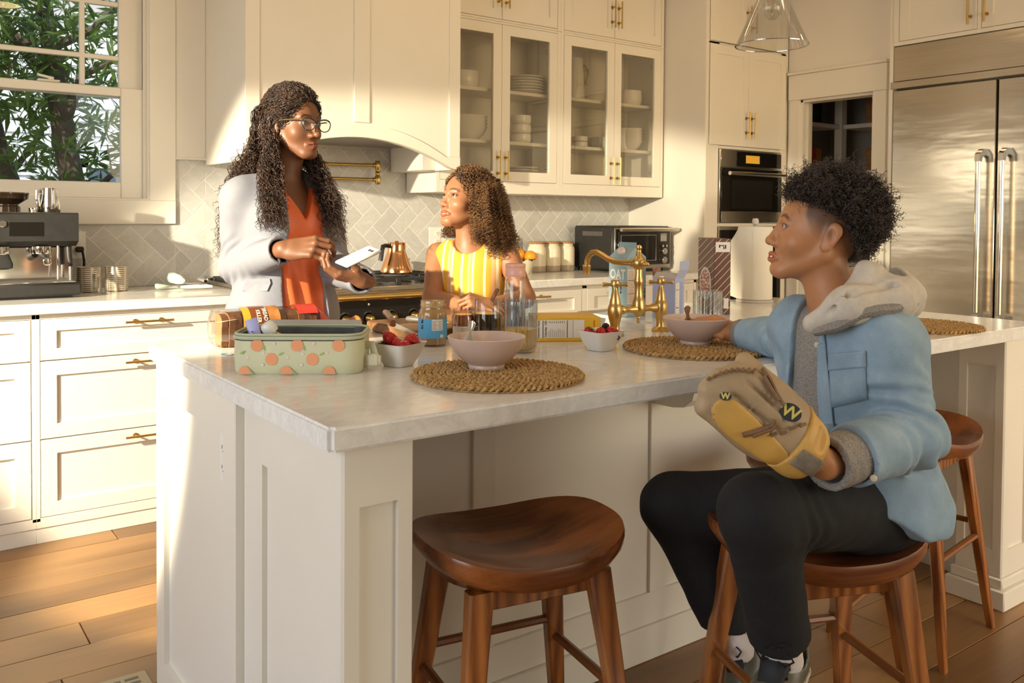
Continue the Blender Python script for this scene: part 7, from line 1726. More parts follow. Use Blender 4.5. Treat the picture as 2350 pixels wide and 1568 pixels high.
g = G(); g.box(-.062,.062,-.036,.036,-.0045,.0045,.004,Mp); part('case', g, plain('white_case', (.78,.74,.70,1), .35), ph)
g = G(); g.box(-.058,.058,-.032,.032,-.0052,-.0045,0,Mp); part('screen', g, M['darkglass'], ph)
g = G(); g.lathe([(0,0),(.005,0),(.005,.0012),(0,.0012)], 14, Mp @ tr(.040,-.018,.0046)); g.lathe([(0,0),(.005,0),(.005,.0012),(0,.0012)], 14, Mp @ tr(.040,-.004,.0046)); part('camera_lens', g, M['black'], ph)
# hair: pulled back from the forehead, long curls over back and both shoulders
rgw = np.random.default_rng(5); M['hair_w'] = hair_mat('dark_brown_hair', (.012,.0055,.003), (.070,.030,.016))
def capW_l(P):
    d = UN([EL((0,-.016,.038),(.0825,.1025,.0935)), EL((0,-.080,.0),(.072,.058,.080))], .03)(P)
    face = EL((0,.108,-.038),(.076,.090,.118))(P); d = smax(d, -face, .012); return np.maximum(d, -.085-P[:,2])
hr = sdf_part('hair', XF(capW_l, WH), [(*bxof(whc+Vector((0,0,.02)),(.15,.15,.16)),.0034)], hair_mat('hair_base', (.006,.003,.002), (.016,.007,.004), .8), wo)
paths = []
def Lw(x, y, z): return np.array(WH @ Vector((x,y,z)))
def okW(p): return (p[0]/.073)**2+((p[1]-.108)/.085)**2+((p[2]+.038)/.113)**2 > 1.0 and p[2] > -.075 and not (abs(p[0]) > .06 and p[1] > -.02 and p[2] < -.012)
paths += swept(rgw, 1500, (0,-.016,.038), (.0855,.1055,.0965), WH, okW, lambda p: (0,-1,-.35-.9*max(0,-p[1]*8)), (.06,.13), (.001,.0035), (.016,.032), (.0010,.0015), 44, .06)
U = rgw.uniform
for i in range(1150):
    q = rgw.random()
    if q < .46:      # behind the shoulder, spreading to the left of the picture
        root = (.082*U(.7,1), U(-.10,-.01), U(-.03,.06)); f = U(0,1); mid0 = np.array(PW(U(575,625), U(300,345), U(2.90,3.02))); mid = np.array(PW(545+60*f+U(-18,14), U(370,420), U(2.88,3.04))); end = np.array(PW(500+80*f+U(-14,10), U(440,610) if f < .45 else U(430,520), U(2.88,3.02)))
    elif q < .76:    # in front of the near shoulder
        root = (.082*U(.8,1), U(-.06,.0), U(-.03,.04)); mid0 = np.array(PW(U(605,640), U(320,350), U(2.84,2.90))); mid = np.array(PW(U(592,650), U(390,425), U(2.77,2.83))); end = np.array(PW(U(588,662), U(450,535), U(2.71,2.77)))
    else:            # over the far shoulder
        root = (-.07*U(.5,1), U(-.09,-.02), U(-.06,.02)); mid0 = np.array(PW(U(690,730), U(350,375), U(2.98,3.06))); mid = np.array(PW(U(716,758), U(400,430), U(2.90,2.99))); end = np.array(PW(U(742,798), U(450,565), U(2.84,2.95)))
    c = [Lw(*root), Lw(root[0]*1.10, root[1]-.010, root[2]-.02), mid0, mid, end]
    p, rr = curl_path(c, 150, U(.003,.0085), U(.026,.052), rgw, U(.0010,.0017)); paths.append((p, rr))
hair_mesh('curls', paths, M['hair_w'], hr)

# ================================================================ THE GIRL
gt = PW(1083,600,3.10); GT = tr(gt.x,gt.y,0) @ frame_dir((-.78,-.62,0))
gi = thing('person', 'girl with brown curls in a sleeveless yellow striped dress leaning at the island', 'person', (gt.x,gt.y,0))
ghc = PW(1071,458,3.09); GH = head_matrix(ghc, (-.985,-.05,.17), 0, .92)
M['skin_g'] = skin_mat('warm_brown_skin', (.36,.155,.072,1), .48)
tg_l = UN([EL((0,0,.74),(.118,.090,.12)), EL((0,0,.90),(.105,.080,.14)), EL((0,.0,1.05),(.114,.082,.12)), RC((-.100,-.005,1.128),(.100,-.005,1.128),.040,.040)], .05); tG = XF(tg_l, GT)
gsR, geR, gwR = GT @ Vector((.130,-.005,1.125)), PW(992,684,3.05), PW(1076,703,2.88)
gsL, geL, gwL = GT @ Vector((-.130,-.005,1.125)), PW(1206,684,3.02), PW(1125,702,2.86)
hdG = head_fn(lip=1.0, nose=.90, jaw=.97, cheek=1.14, mouth_open=.0028, nl=.62, neck=((0,-.012,-.075),(0,-.05,-.19),.042,.048), brow=.7); headG = near(XF(hdG, GH), ghc+Vector((0,0,-.05)), .22)
neckG = RC(GH @ Vector((0,-.02,-.09)), GT @ Vector((0,-.005,1.145)), .040, .047)
ghmR = hand_matrix(gwR, camr*.9+camt*.35, -camu*1.0, .80); gfR, _ = hand_fn([(.3,.5,.3)]*4, [(-.022,.018,-.010),(-.045,.040,-.014),(-.050,.066,-.018),(-.046,.088,-.020)])
ghmL = hand_matrix(gwL, -camr*.9+camt*.25+camu*.3, -camu*.6-camt*.4, .80); gfL, _ = hand_fn([(.8,1.0,.6),(.85,1.0,.6),(.9,1.0,.6),(.9,1.0,.6)], [(-.022,.018,-.010),(-.042,.045,-.026),(-.036,.072,-.042),(-.018,.090,-.050)], left=True)
hGR = near(XF(gfR, ghmR), ghmR @ Vector((0,.07,-.02)), .13); hGL = near(XF(gfL, ghmL), ghmL @ Vector((0,.06,-.02)), .13)
armsG = UN([RC(gsR,geR,.041,.033), RC(geR,gwR,.033,.023), RC(gsL,geL,.041,.033), RC(geL,gwL,.033,.023)], .015)
legsG = UN([RC(GT @ Vector((s*.062,0,.70)), GT @ Vector((s*.065,.0,.38)), .062,.045) for s in (-1,1)]+[RC(GT @ Vector((s*.065,0,.38)), GT @ Vector((s*.065,-.01,.06)), .042,.028) for s in (-1,1)], .02)
def bodyG(P):
    d = smin(tG(P)+.010, armsG(P), .035); d = smin(d, legsG(P), .02); d = smin(d, neckG(P), .035); d = smin(d, headG(P), .012); d = smin(d, hGR(P), .008); return smin(d, hGL(P), .008)
sdf_part('body', bodyG, [(*bxof(ghc+Vector((0,0,-.02)),(.125,.125,.145)),.0021), (*bxof(ghmL @ Vector((0,.04,-.02)),(.085,.085,.075)),.0024), (*bxof(ghmR @ Vector((0,.04,-.01)),(.085,.085,.07)),.0026), ((gt.x-.30,gt.y-.34,.0),(gt.x+.30,gt.y+.2,1.32),.0075)], M['skin_g'], gi, head_tint(GH, (.88,.50,.48), (.38,.28,.24)))
eyes(gi, GH, (-.18,1,.16), (.06,.025,.010,1))
g = G(); g.loop([[(x*.013,.0955+.002*(1-abs(x)),z) for x,z in ((-1,-.0702),(-.5,-.0694),(0,-.0692),(.5,-.0694),(1,-.0702))]+[(x*.013,.0960,z) for x,z in ((1,-.0722),(0,-.0726),(-1,-.0722))]], True, False, GH); part('teeth', g, plain('teeth_g', (.74,.70,.62,1), .2), gi)
def dress_l(P):
    x, y, z = P[:,0], P[:,1], P[:,2]; d = tg_l(P)-.008-.16*np.clip(.80-z,0,1)*.9+.004*np.sin(x*80+2*np.sin(z*8))*np.clip((1.0-z)*3,0,1)
    d = smax(d, -RC((0,.03,1.198),(0,.10,1.206),.066,.072)(P), .006)
    for s in (-1,1): d = smax(d, -RC((s*.155,-.005,1.06),(s*.155,-.005,1.20),.047,.054)(P), .008)
    return np.maximum(np.maximum(d, z-1.178), .44-z)
ds = NT('yellow_striped_cotton'); q = ds.sep(ds.coord('Object')); 
dd_ = ds.math('ADD', ds.math('MULTIPLY', q[0], .62), ds.math('MULTIPLY', q[1], -.78)); fr1 = ds.math('FRACT', ds.math('MULTIPLY', dd_, 26)); w1 = ds.math('LESS_THAN', fr1, .22); fr2 = ds.math('FRACT', ds.math('ADD', ds.math('MULTIPLY', dd_, 13), .18)); w2 = ds.math('LESS_THAN', fr2, .13)
ds.col(ds.mix(w2, ds.mix(w1, (.78,.40,.035,1), (.80,.66,.44,1)), (.80,.42,.22,1))).set(Roughness=.8); ds.bump(ds.noise(ds.coord('Object'), 400, 3), .1, .002)
sdf_part('dress', XF(dress_l, GT), [((gt.x-.28,gt.y-.28,.42),(gt.x+.28,gt.y+.28,1.19),.0045)], ds.m, gi)
for s in (-1,1):
    sh = lambda P, s=s: np.maximum(UN([EL((s*.065,.0,.04),(.034,.045,.045)), EL((s*.066,.065,.03),(.035,.075,.03))], .03)(P), -P[:,2]+.001); sdf_part('shoe', XF(sh, GT), [((gt.x-.2,gt.y-.22,-.01),(gt.x+.2,gt.y+.2,.11),.006)], plain('white_shoe', (.6,.58,.54,1), .5), gi)
# chocolate bar in her hand
cbm = tr(PW(1136,677,2.80)) @ frame_dir((.4,-.3,.8)) @ rx(.1); g = G(); g.box(-.016,.016,-.022,.022,-.005,.005,.002,cbm)
for i in range(2):
    for k in range(3): g.box(-.014+i*.0145,-.0005+i*.0145,-.020+k*.0137,-.0075+k*.0137,.005,.0075,.002,cbm)
single('chocolate_bar', g, plain('chocolate', (.10,.035,.014,1), .4, var=.3, vs=80), 'small piece of a chocolate bar held by the girl', 'snack')
# curls
rgg = np.random.default_rng(9); M['hair_g'] = hair_mat('brown_curls', (.040,.016,.007), (.30,.145,.052), .34)
def capG_l(P):
    d = UN([EL((0,-.016,.034),(.0805,.1005,.0895)), EL((0,-.070,-.03),(.074,.055,.09))], .03)(P); face = EL((0,.108,-.040),(.077,.092,.122))(P); return np.maximum(smax(d, -face, .012), -.12-P[:,2])
hg = sdf_part('hair', XF(capG_l, GH), [(*bxof(ghc+Vector((0,0,.0)),(.14,.14,.16)),.0034)], hair_mat('hair_base_g', (.025,.010,.005), (.05,.02,.009), .8), gi)
def okG(p): return (p[0]/.073)**2+((p[1]-.108)/.085)**2+((p[2]+.040)/.116)**2 > 1.0 and p[2] > -.07
paths = swept(rgg, 1100, (0,-.016,.034), (.084,.104,.094), GH, okG, lambda p: (p[0]*3,-1,-.5-6*max(0,-p[1])), (.05,.11), (.0015,.0045), (.010,.018), (.0010,.0016), 60, .10)
U2 = rgg.uniform
for i in range(1250):
    q = rgg.random(); v = rgg.normal(size=3); v /= np.linalg.norm(v)
    if q < .84:   # bulk: her left side and back, right of the face in the picture
        f = U2(0,1); g_ = U2(0,1); root = (-.075*U2(.2,1) if rgg.random() < .7 else .05*U2(0,1), U2(-.10,.0), U2(.0,.09))
        x_m = 1086+f*66; mid0 = np.array(PW(x_m+U2(-6,6), U2(425,455), 3.10-.11*(1-abs(f-.45))+.20*g_*(1 if f > .2 else .3)-.02)); mid = np.array(PW(1084+f*88+U2(-8,8), U2(490,530), 3.06-.10*(1-abs(f-.4))+.20*g_*f)); end = np.array(PW(1092+f*98+U2(-14,8), U2(520,566) if f < .35 else U2(540,595), 3.04-.08*(1-f)+.2*g_*f))
    else:         # her right side, seen below the chin
        root = (.07*U2(.3,1), U2(-.08,-.02), U2(-.02,.05)); mid0 = np.array(PW(U2(1040,1070), U2(480,500), U2(3.16,3.24))); mid = np.array(PW(U2(1022,1062), U2(515,530), U2(3.14,3.22))); end = np.array(PW(U2(1012,1060), U2(525,548), U2(3.12,3.2)))
    c = [np.array(GH @ Vector(root)), np.array(GH @ Vector((root[0]*1.12,root[1]-.01,root[2]*1.05))), mid0, mid, end]
    paths.append(curl_path(c, 170, U2(.003,.0065), U2(.010,.018), rgg, U2(.0009,.0014)))
hair_mesh('curls', paths, M['hair_g'], hg)

# ================================================================ THE BOY
bf = Vector((-.9996,-.011,0)); BR = frame_dir(bf).to_3x3(); bpv = PW(1978,1128,1.80); bch = PW(1955,865,1.79); bsh = PW(1932,742,1.79)
by_ = thing('person', 'boy in denim shirt and grey hoodie sitting on a stool with a baseball glove', 'person', (bpv.x,bpv.y,0))
bhc = PW(1886,532,1.80); BH = head_matrix(bhc, (-.667,.746,.14), 0, .92)
M['skin_b'] = skin_mat('golden_brown_skin', (.50,.225,.100,1), .46)
def loc_el(c, r): return EL(c, r, BR)
rt_ = BR @ Vector((1,0,0))
tb = UN([loc_el(bpv,(.128,.112,.115)), loc_el((bpv+bch)/2,(.112,.092,.14)), loc_el(bch,(.126,.096,.13)), RC(bsh-rt_*.095-Vector((0,0,.02)),bsh+rt_*.095-Vector((0,0,.02)),.044,.044)], .05)
jl = dict(sL=PW(2012,765,1.69), eL=PW(2090,1000,1.66), wL=PW(1893,1066,1.51), sR=PW(1855,760,1.90), eR=PW(1822,782,2.13), wR=PW(1694,764,2.335),
          hL=PW(1950,1160,1.73), kL=PW(1740,1178,1.505), aL=PW(1792,1482,1.60), hR=PW(1905,1160,1.88), kR=PW(1545,1160,1.95), aR=PW(1682,1462,1.955))
hdB = head_fn(lip=1.12, nose=1.0, jaw=.98, cheek=1.06, mouth_open=.0030, neck=((0,-.015,-.075),(0,-.055,-.19),.046,.050), brow=.85, nl=.80); headB = near(XF(hdB, BH), bhc+Vector((0,0,-.05)), .22)
neckB = RC(BH @ Vector((0,-.022,-.09)), bsh+Vector((0,0,.0)), .045, .050)
bhmR = hand_matrix(jl['wR'], -camr*.85+camu*.36-camt*.12, -camt*.45-camu*.85, .86); bfR, _ = hand_fn([(.25,.75,.6),(.45,.95,.6),(.55,1.0,.6),(.6,1.0,.6)], [(-.022,.018,-.008),(-.044,.046,-.006),(-.044,.078,-.010),(-.034,.102,-.018)])
hBR = near(XF(bfR, bhmR), bhmR @ Vector((0,.06,-.02)), .14)
gdir = (PW(1650,880,1.42)-jl['wL']).normalized()
mitt = UN([RC(jl['wL'], jl['wL']+gdir*.06, .026, .030), RC(jl['wL']+gdir*.05, jl['wL']+gdir*.14, .026, .018)], .02)
armsB = UN([RC(jl['sL'],jl['eL'],.042,.034), RC(jl['eL'],jl['wL'],.034,.025), RC(jl['sR'],jl['eR'],.042,.034), RC(jl['eR'],jl['wR'],.033,.024)], .015)
legsB = UN([RC(jl['hL'],jl['kL'],.070,.050), RC(jl['kL'],jl['aL'],.050,.032), RC(jl['hR'],jl['kR'],.070,.050), RC(jl['kR'],jl['aR'],.050,.032)], .02)
def bodyB(P):
    d = smin(tb(P)+.008, armsB(P), .03); d = smin(d, legsB(P), .02); d = smin(d, neckB(P), .03); d = smin(d, headB(P), .012); d = smin(d, hBR(P), .008); return smin(d, mitt(P), .01)
def fade(q, c):
    z0 = np.interp(q[:,1], [-.11,-.075,-.03,.03,.08], [-.045,-.040,.030,.055,.062]).astype(np.float32); m = np.clip((q[:,2]-(z0-.068))/.042,0,1)*np.clip((.050-q[:,1]-.40*np.clip(.03-q[:,2],0,.1))/.008,0,1)*np.clip((q[:,2]+.075)/.02,0,1)
    ear = np.clip((np.abs(q[:,0])-.077)/.003,0,1)*(q[:,1] > -.03)*(q[:,1] < .02)*(q[:,2] < .035); m = m*(1-ear)
    return c*(1-.80*m[:,None])+.80*m[:,None]*A3((.10,.08,.075))
sdf_part('body', bodyB, [(*bxof(bhc+Vector((0,0,-.02)),(.125,.125,.145)),.0019), (*bxof(bhmR @ Vector((0,.04,-.02)),(.09,.09,.08)),.0022), ((bpv.x-.55,bpv.y-.35,.30),(bpv.x+.3,bpv.y+.75,1.16),.008)], M['skin_b'], by_, head_tint(BH, (.86,.50,.48), (.30,.22,.20), fade))
eyes(by_, BH, (.10,1,.03), (.05,.020,.008,1))
# jeans
def hem(f, k, a, r=.06):
    d = (Vector(a)-Vector(k)).normalized(); c = Vector(a)-d*.022; hs = HS(c, d); hole = RC(c-d*.03, c+d*.05, r*.78, r*.80); return lambda P: np.maximum(np.maximum(f(P), hs(P)), -hole(P))
lgL = hem(wrinkle(UN([RC(jl['hL'],jl['kL'],.086,.064), RC(jl['kL'],jl['aL'],.062,.055)], .03), jl['kL']+(jl['hL']-jl['kL'])*.25, (jl['hL']-jl['kL']), .05, .004, .09), jl['kL'], jl['aL'])
lgR = hem(UN([RC(jl['hR'],jl['kR'],.088,.069), RC(jl['kR'],jl['aR'],.064,.054)], .03), jl['kR'], jl['aR'])
pelv = lambda P: np.maximum(tb(P)-.010, P[:,2]-(bpv.z+.06))
jeans = lambda P: rough_cloth(lambda Q: smin(smin(lgL(Q), lgR(Q), .012), pelv(Q), .04), .0012, 60, 2)(P)
sdf_part('jeans', jeans, [((bpv.x-.55,bpv.y-.30,.36),(bpv.x+.25,bpv.y+.75,.86),.0055)], plain('black_denim', (.0055,.0055,.0065,1), .85, var=.25, vs=120, bump=.15, bs=500), by_)
sockm = plain('white_sock', (.66,.60,.57,1), .9, bump=.3, bs=120)
def shoe(an, kn, fwd, nm):
    an = Vector(an); fwd = Vector(fwd).normalized(); up = (Vector(kn)-an); up = (up-fwd*up.dot(fwd)).normalized(); Ms = Matrix(((0,0,0,0),)*4); x = fwd.cross(up); Ms = Matrix(((x.x,fwd.x,up.x,an.x),(x.y,fwd.y,up.y,an.y),(x.z,fwd.z,up.z,an.z),(0,0,0,1)))
    upper = UN([EL((0,-.022,-.050),(.038,.045,.045)), EL((0,.055,-.058),(.042,.075,.036)), EL((0,.11,-.068),(.042,.050,.026))], .025); hole = RC((0,-.015,-.03),(0,-.012,.03),.036,.038)
    fu = lambda P: np.maximum(np.maximum(upper(P), -.090-P[:,2]), -hole(P)); so = sdf_part('shoe', XF(fu, Ms), [(*bxof(an-up*.05+fwd*.04,(.15,.15,.15)),.004)], plain('olive_leather'+nm, (.10,.090,.062,1), .38, var=.1, vs=20), by_)
    fs = lambda P: np.maximum(np.maximum(upper(P)-.006, -.104-P[:,2]), P[:,2]+.078); sdf_part('sole', XF(fs, Ms), [(*bxof(an-up*.08+fwd*.04,(.15,.15,.12)),.004)], plain('cream_sole'+nm, (.60,.54,.44,1), .6), so)
    ft_ = lambda P: np.maximum(UN([FR((0,.005,.0),(0,.085,-.040),.028,.022,.35,(0,.4,1)), EL((0,.03,-.02),(.022,.02,.018))], .01)(P), -hole(P)); sdf_part('tongue', XF(ft_, Ms), [(*bxof(an-up*.02+fwd*.04,(.10,.10,.10)),.0035)], plain('black_mesh'+nm, (.012,.012,.012,1), .7), so)
    g = G()
    for k in range(5): y = .028+k*.014; z = -.012-k*.0075; g.tube([(-.026,y,z-.008),(0,y+.004,z+.005),(.026,y,z-.008)], .0028, 6, M=Ms)
    for s in (-1,1): g.tube([(0,.03,.0),(s*.022,.02,.012),(s*.036,.03,.004),(s*.022,.04,-.004),(0,.03,.0)], .0022, 6, M=Ms)
    part('lace', g, M['black'], so)
    sd_ = (Vector(kn)-an).normalized(); sk_ = RC(an+sd_*.075, an-sd_*.030, .037, .036); fk = lambda P: rough_cloth(sk_, .0008, 300, 1)(P); sdf_part('sock', fk, [(*bxof(an+sd_*.02,(.10,.10,.11)),.004)], sockm, by_)
shoe(jl['aL'], jl['kL'], -camr*.55+camt*.65-camu*.35, ''); shoe(jl['aR'], jl['kR'], -camr*.25+camt*.35-camu*.55, '_b')
# hoodie under the shirt, denim shirt over it
def frontx(P): q = P-A3(bch); return q@A3(rt_), q@A3(bf), q[:,2]
heather = NT('heather_grey'); hn = heather.noise(heather.coord('Object', scale=(60,60,220)), 4, 3, .7); heather.col(heather.ramp(hn, [(.3,(.14,.125,.11)),(.5,(.27,.245,.22)),(.7,(.42,.39,.35))])).set(Roughness=.95); M['heather'] = heather.m
hoodie = lambda P: np.maximum(np.maximum(tb(P)-.012, P[:,2]-(bsh.z+.035)), (bpv.z-.01)-P[:,2])
cuL = RC(jl['wL']+(jl['eL']-jl['wL'])*.02, jl['wL']+(jl['eL']-jl['wL'])*.6, .047, .047); cuR = RC(jl['wR']+(jl['eR']-jl['wR'])*.02, jl['wR']+(jl['eR']-jl['wR'])*.6, .037, .040)
def cuffcut(f, w, e, off, r): d = (Vector(w)-Vector(e)).normalized(); c = Vector(w)-d*off; hs = HS(c, d); ho_ = RC(c-d*.03, c+d*.05, r, r); return lambda P: np.maximum(np.maximum(f(P), hs(P)), -ho_(P))
cuLf = cuffcut(wrinkle(cuL, jl['wL'], (jl['eL']-jl['wL']), .03, .003, .06), jl['wL'], jl['eL'], .004, .034); cuRf = cuffcut(cuR, jl['wR'], jl['eR'], .004, .027)
hd_ = sdf_part('hoodie', lambda P: np.minimum(np.minimum(hoodie(P), cuLf(P)), cuRf(P)), [((bpv.x-.35,bpv.y-.32,.66),(bpv.x+.26,bpv.y+.72,1.16),.0048)], M['heather'], by_)
p1, p2, p3, p4, p5 = PW(1866,742,1.70), PW(1950,700,1.665), PW(2045,690,1.70), PW(2070,690,1.83), PW(1960,650,1.92)
hood_o = UN([RC(p1,p2,.020,.030), RC(p2,p3,.034,.036), RC(p3,p4,.038,.036), RC(p4,p5,.036,.030), RC(p5,PW(1862,690,1.90),.028,.020), EL(PW(2030,672,1.77),(.075,.075,.045)), RC(PW(1935,690,1.70),PW(1985,620,1.72),.016,.014), RC(PW(1985,618,1.72),PW(2060,640,1.80),.014,.016)], .03)
hood_i = UN([EL(PW(1925,640,1.79),(.066,.066,.075)), EL(PW(2005,635,1.78),(.052,.06,.028))], .03)
hood_g = UN([RC(PW(1895,725,1.66),PW(1965,668,1.64),.005,.007), RC(PW(1965,668,1.64),PW(2050,655,1.68),.007,.006)], .01)
hood = lambda P: rough_cloth(lambda Q: smax(smax(hood_o(Q), -hood_i(Q), .010), -hood_g(Q), .008), .0015, 50, 4)(P)
g = G(); g.tube([p1+camt*.012-camu*.016, PW(1925,748,1.655), PW(1985,716,1.64), PW(2040,712,1.655), PW(2090,700,1.70), PW(2100,680,1.76)], [.012,.016,.017,.017,.016,.012], 10, flat=.7); part('hood_edge', g, M['heather'], hd_)
hc = PW(1985,680,1.78); sdf_part('hood', hood, [(*bxof(hc,(.19,.19,.13)),.0042)], plain('oatmeal_fleece', (.60,.54,.46,1), .95, var=.08, vs=60, bump=.3, bs=300), hd_)
denim = NT('light_denim'); dn = denim.noise(denim.coord('Object'), 11, 5, .6); df = denim.noise(denim.coord('Object', scale=(1,1,.35)), 700, 2); denim.col(denim.mix(denim.math('MULTIPLY', df, .35), denim.ramp(dn, [(.28,(.15,.24,.33)),(.55,(.25,.37,.48)),(.75,(.40,.52,.62))]), (.50,.60,.68,1))).set(Roughness=.85); denim.bump(df, .12, .002); M['denim'] = denim.m
def shirt_t(P):
    x, y, z = frontx(P); wz = P[:,2]; d = tb(P)-.026-.030*np.clip((.80-wz)*6,0,1)*np.clip(.6-y*5,.0,1)
    hwid = np.interp(wz, [.62,.75,.90,1.0,1.08,1.16], [.075,.055,.038,.034,.040,.050]).astype(np.float32); cut = np.maximum(np.abs(x-.040)-hwid, -y+.02); d = smax(d, -cut, .004)
    d = smax(d, -EL(bsh+Vector((0,0,.05)),(.062,.062,.060))(P), .01)
    hemz = .652+.05*np.clip(x*6,-1,1)**2*0+.075*np.clip(y*9,0,1)+.0*x; return np.maximum(d, hemz-wz)
def slv(s, e, w, r0, r1, r2, amp): return wrinkle(wrinkle(UN([RC(s,e,r0,r1), RC(e,w,r1,r2)], .025), e, (Vector(w)-Vector(s)), .032, amp, .085), (Vector(s)+Vector(e))/2, (.3,.3,1), .06, amp*.7, .09)
slL = cuffcut(slv(jl['sL'],jl['eL'],jl['wL'],.062,.058,.056,.009), jl['wL'], jl['eL'], .068, .046); slR = cuffcut(slv(jl['sR'],jl['eR'],jl['wR'],.060,.052,.046,.004), jl['wR'], jl['eR'], .040, .036)
shirt = lambda P: rough_cloth(lambda Q: smin(smin(shirt_t(Q), slL(Q), .018), slR(Q), .018), .0030, 42, 6)(P)
sh_ = sdf_part('denim_shirt', shirt, [((bpv.x-.35,bpv.y-.34,.63),(bpv.x+.28,bpv.y+.72,1.17),.0042)], M['denim'], by_)
pearl = plain('pearl_snap', (.72,.64,.48,1), .2)
for x, y in ((1876,792),(1883,876),(1899,965),(2005,1098),(1930,840),(1861,700)):
    p = on(shirt, x, y, 1.3, 2.1); g = G(); q = Vector((0,0,1)).rotation_difference((camt-camr*.35).normalized()).to_matrix().to_4x4(); g.lathe([(0,0),(.0062,0),(.0062,.0015),(.005,.0035),(0,.0042)], 16, tr(p-camt*.0008) @ q); part('snap_button', g, pearl, sh_)
def decal(name, pts, m, fn, lift=.0022, d0=1.3, n=8):
    """cloth patch laid on the surface: pts is a pixel outline of four corners"""
    g = G()
    def f(u, v): x = (pts[0][0]*(1-u)+pts[1][0]*u)*(1-v)+(pts[3][0]*(1-u)+pts[2][0]*u)*v; y = (pts[0][1]*(1-u)+pts[1][1]*u)*(1-v)+(pts[3][1]*(1-u)+pts[2][1]*u)*v; return on(fn, x, y, d0)+camt*lift
    g.grid(f, n, n); o = part(name, g, m, sh_); s = o.modifiers.new('t','SOLIDIFY'); s.thickness = .003; s.offset = -1; return o
decal('chest_pocket', ((1901,812),(1983,806),(1990,915),(1908,935)), M['denim'], shirt); decal('pocket_flap', ((1899,812),(1984,804),(1986,842),(1900,850)), M['denim'], shirt, .0045); decal('placket', ((1866,760),(1890,752),(1916,1010),(1890,1010)), M['denim'], shirt, .0035)
# hair: tight curls on top, faded sides
rgb = np.random.default_rng(21); M['hair_b'] = hair_mat('black_coils', (.012,.008,.007), (.10,.072,.058), .40)
def capB_l(P):
    d = EL((0,-.018,.040),(.0840,.1080,.0960))(P); face = EL((0,.118,-.030),(.09,.070,.122))(P); d = smax(d, -face, .006); zl = np.interp(P[:,1], [-.11,-.075,-.03,.03,.08], [-.050,-.040,.030,.055,.062]).astype(np.float32); return smax(d, zl-P[:,2], .01)
hb_ = sdf_part('hair', XF(capB_l, BH), [(*bxof(bhc+Vector((0,0,.04)),(.13,.13,.12)),.0034)], hair_mat('hair_base_b', (.006,.004,.004), (.014,.009,.008), .85), by_)
paths = []; cB, rB = np.array((0,-.018,.040)), np.array((.084,.108,.096))
while len(paths) < 3400:
    v = rgb.normal(size=3); v /= np.linalg.norm(v); p = cB+rB*v
    if (p[0]/.09)**2+((p[1]-.118)/.07)**2+((p[2]+.030)/.122)**2 < 1.02 or p[2] < np.interp(p[1], [-.11,-.075,-.03,.03,.08], [-.050,-.040,.030,.055,.062]): continue
    nrm = v/rB; nrm /= np.linalg.norm(nrm); L = rgb.uniform(.014,.025)*(.55+.45*min(1,max(0,(p[2]-.0)/.06))); d = nrm+rgb.normal(size=3)*.35; d /= np.linalg.norm(d); e = rgb.normal(size=3)*.012
    c = [np.array(BH @ Vector(p-nrm*.003)), np.array(BH @ Vector(p+d*L*.5)), np.array(BH @ Vector(p+d*L*.8+e))]; paths.append(curl_path(c, 24, rgb.uniform(.0020,.0040), rgb.uniform(.006,.010), rgb, rgb.uniform(.0007,.0011)))
hair_mesh('coils', paths, M['hair_b'], hb_)

# ================================================================ BASEBALL GLOVE
gw = jl['wL']+gdir*.0; GO = PW(1868,1052,1.475); gtip = PW(1672,893,1.415); ga = (gtip-GO); GLn = ga.length; ga.normalize(); gn = (camt*.93-camr*.22+camu*.25); gn = (gn-ga*gn.dot(ga)).normalized(); gx_ = ga.cross(gn)
GM = Matrix(((gx_.x,ga.x,gn.x,GO.x),(gx_.y,ga.y,gn.y,GO.y),(gx_.z,ga.z,gn.z,GO.z),(0,0,0,1)))
glv = thing('baseball_glove', 'tan and yellow leather baseball glove worn on the boy\'s left hand', 'baseball glove', tuple(GO))
sgn = 1 if gx_.dot(camr) > 0 else -1
tan_l = plain('tan_leather', (.40,.285,.165,1), .55, var=.14, vs=18, bump=.15, bs=90); yel_l = plain('yellow_leather', (.62,.36,.085,1), .5, var=.10, vs=14, bump=.15, bs=90); lace_m = plain('brown_lace', (.20,.11,.055,1), .6, var=.2, vs=40)
k_ = GLn/.21
GB = [EL((0,.125,-.012),(.064,.095,.032)), EL((sgn*.002,.055,-.006),(.050,.050,.034))]
for xi, tipy in ((-.046,.212),(-.020,.226),(.006,.222),(.030,.205)): GB.append(RC((sgn*xi*.85,.09,-.004),(sgn*xi,tipy*k_,-.022),.021,.0165))
GB.append(RC((sgn*.045,.075,-.012),(sgn*.056,.190*k_,-.040),.020,.016))
gbody = UN(GB, .016)
def gl_body(P):
    d = gbody(P); d = smax(d, -RC((sgn*.030,.02,.035),(sgn*-.012,.022,.035),.014,.016)(P), .006); gro = np.minimum(RC((sgn*-.004,.10,.022),(sgn*-.003,.21,.006),.0035,.0035)(P), RC((sgn*.022,.09,.022),(sgn*.028,.20,.004),.0035,.0035)(P)); return np.maximum(smax(d, -gro, .003), .012-P[:,1])
sdf_part('shell', XF(gl_body, GM), [(*bxof(GO+ga*.12,(.17,.17,.17)),.0036)], tan_l, glv)
def panel_fn(reg, lo, hi): return lambda P: np.maximum(np.maximum(gbody(P)-hi, -(gbody(P)-lo)*0-1), np.maximum(reg(P), -P[:,2]-.002))
reg1 = lambda P: FR((sgn*-.040,.070,.02),(sgn*-.034,.190*k_,.0),.024,.026,1.0,(0,0,1))(P*A3((1,1,.15))+A3((0,0,.0)))
sdf_part('back_panel', XF(panel_fn(reg1, -.01, .0032), GM), [(*bxof(GO+ga*.13,(.15,.15,.15)),.0032)], yel_l, glv)
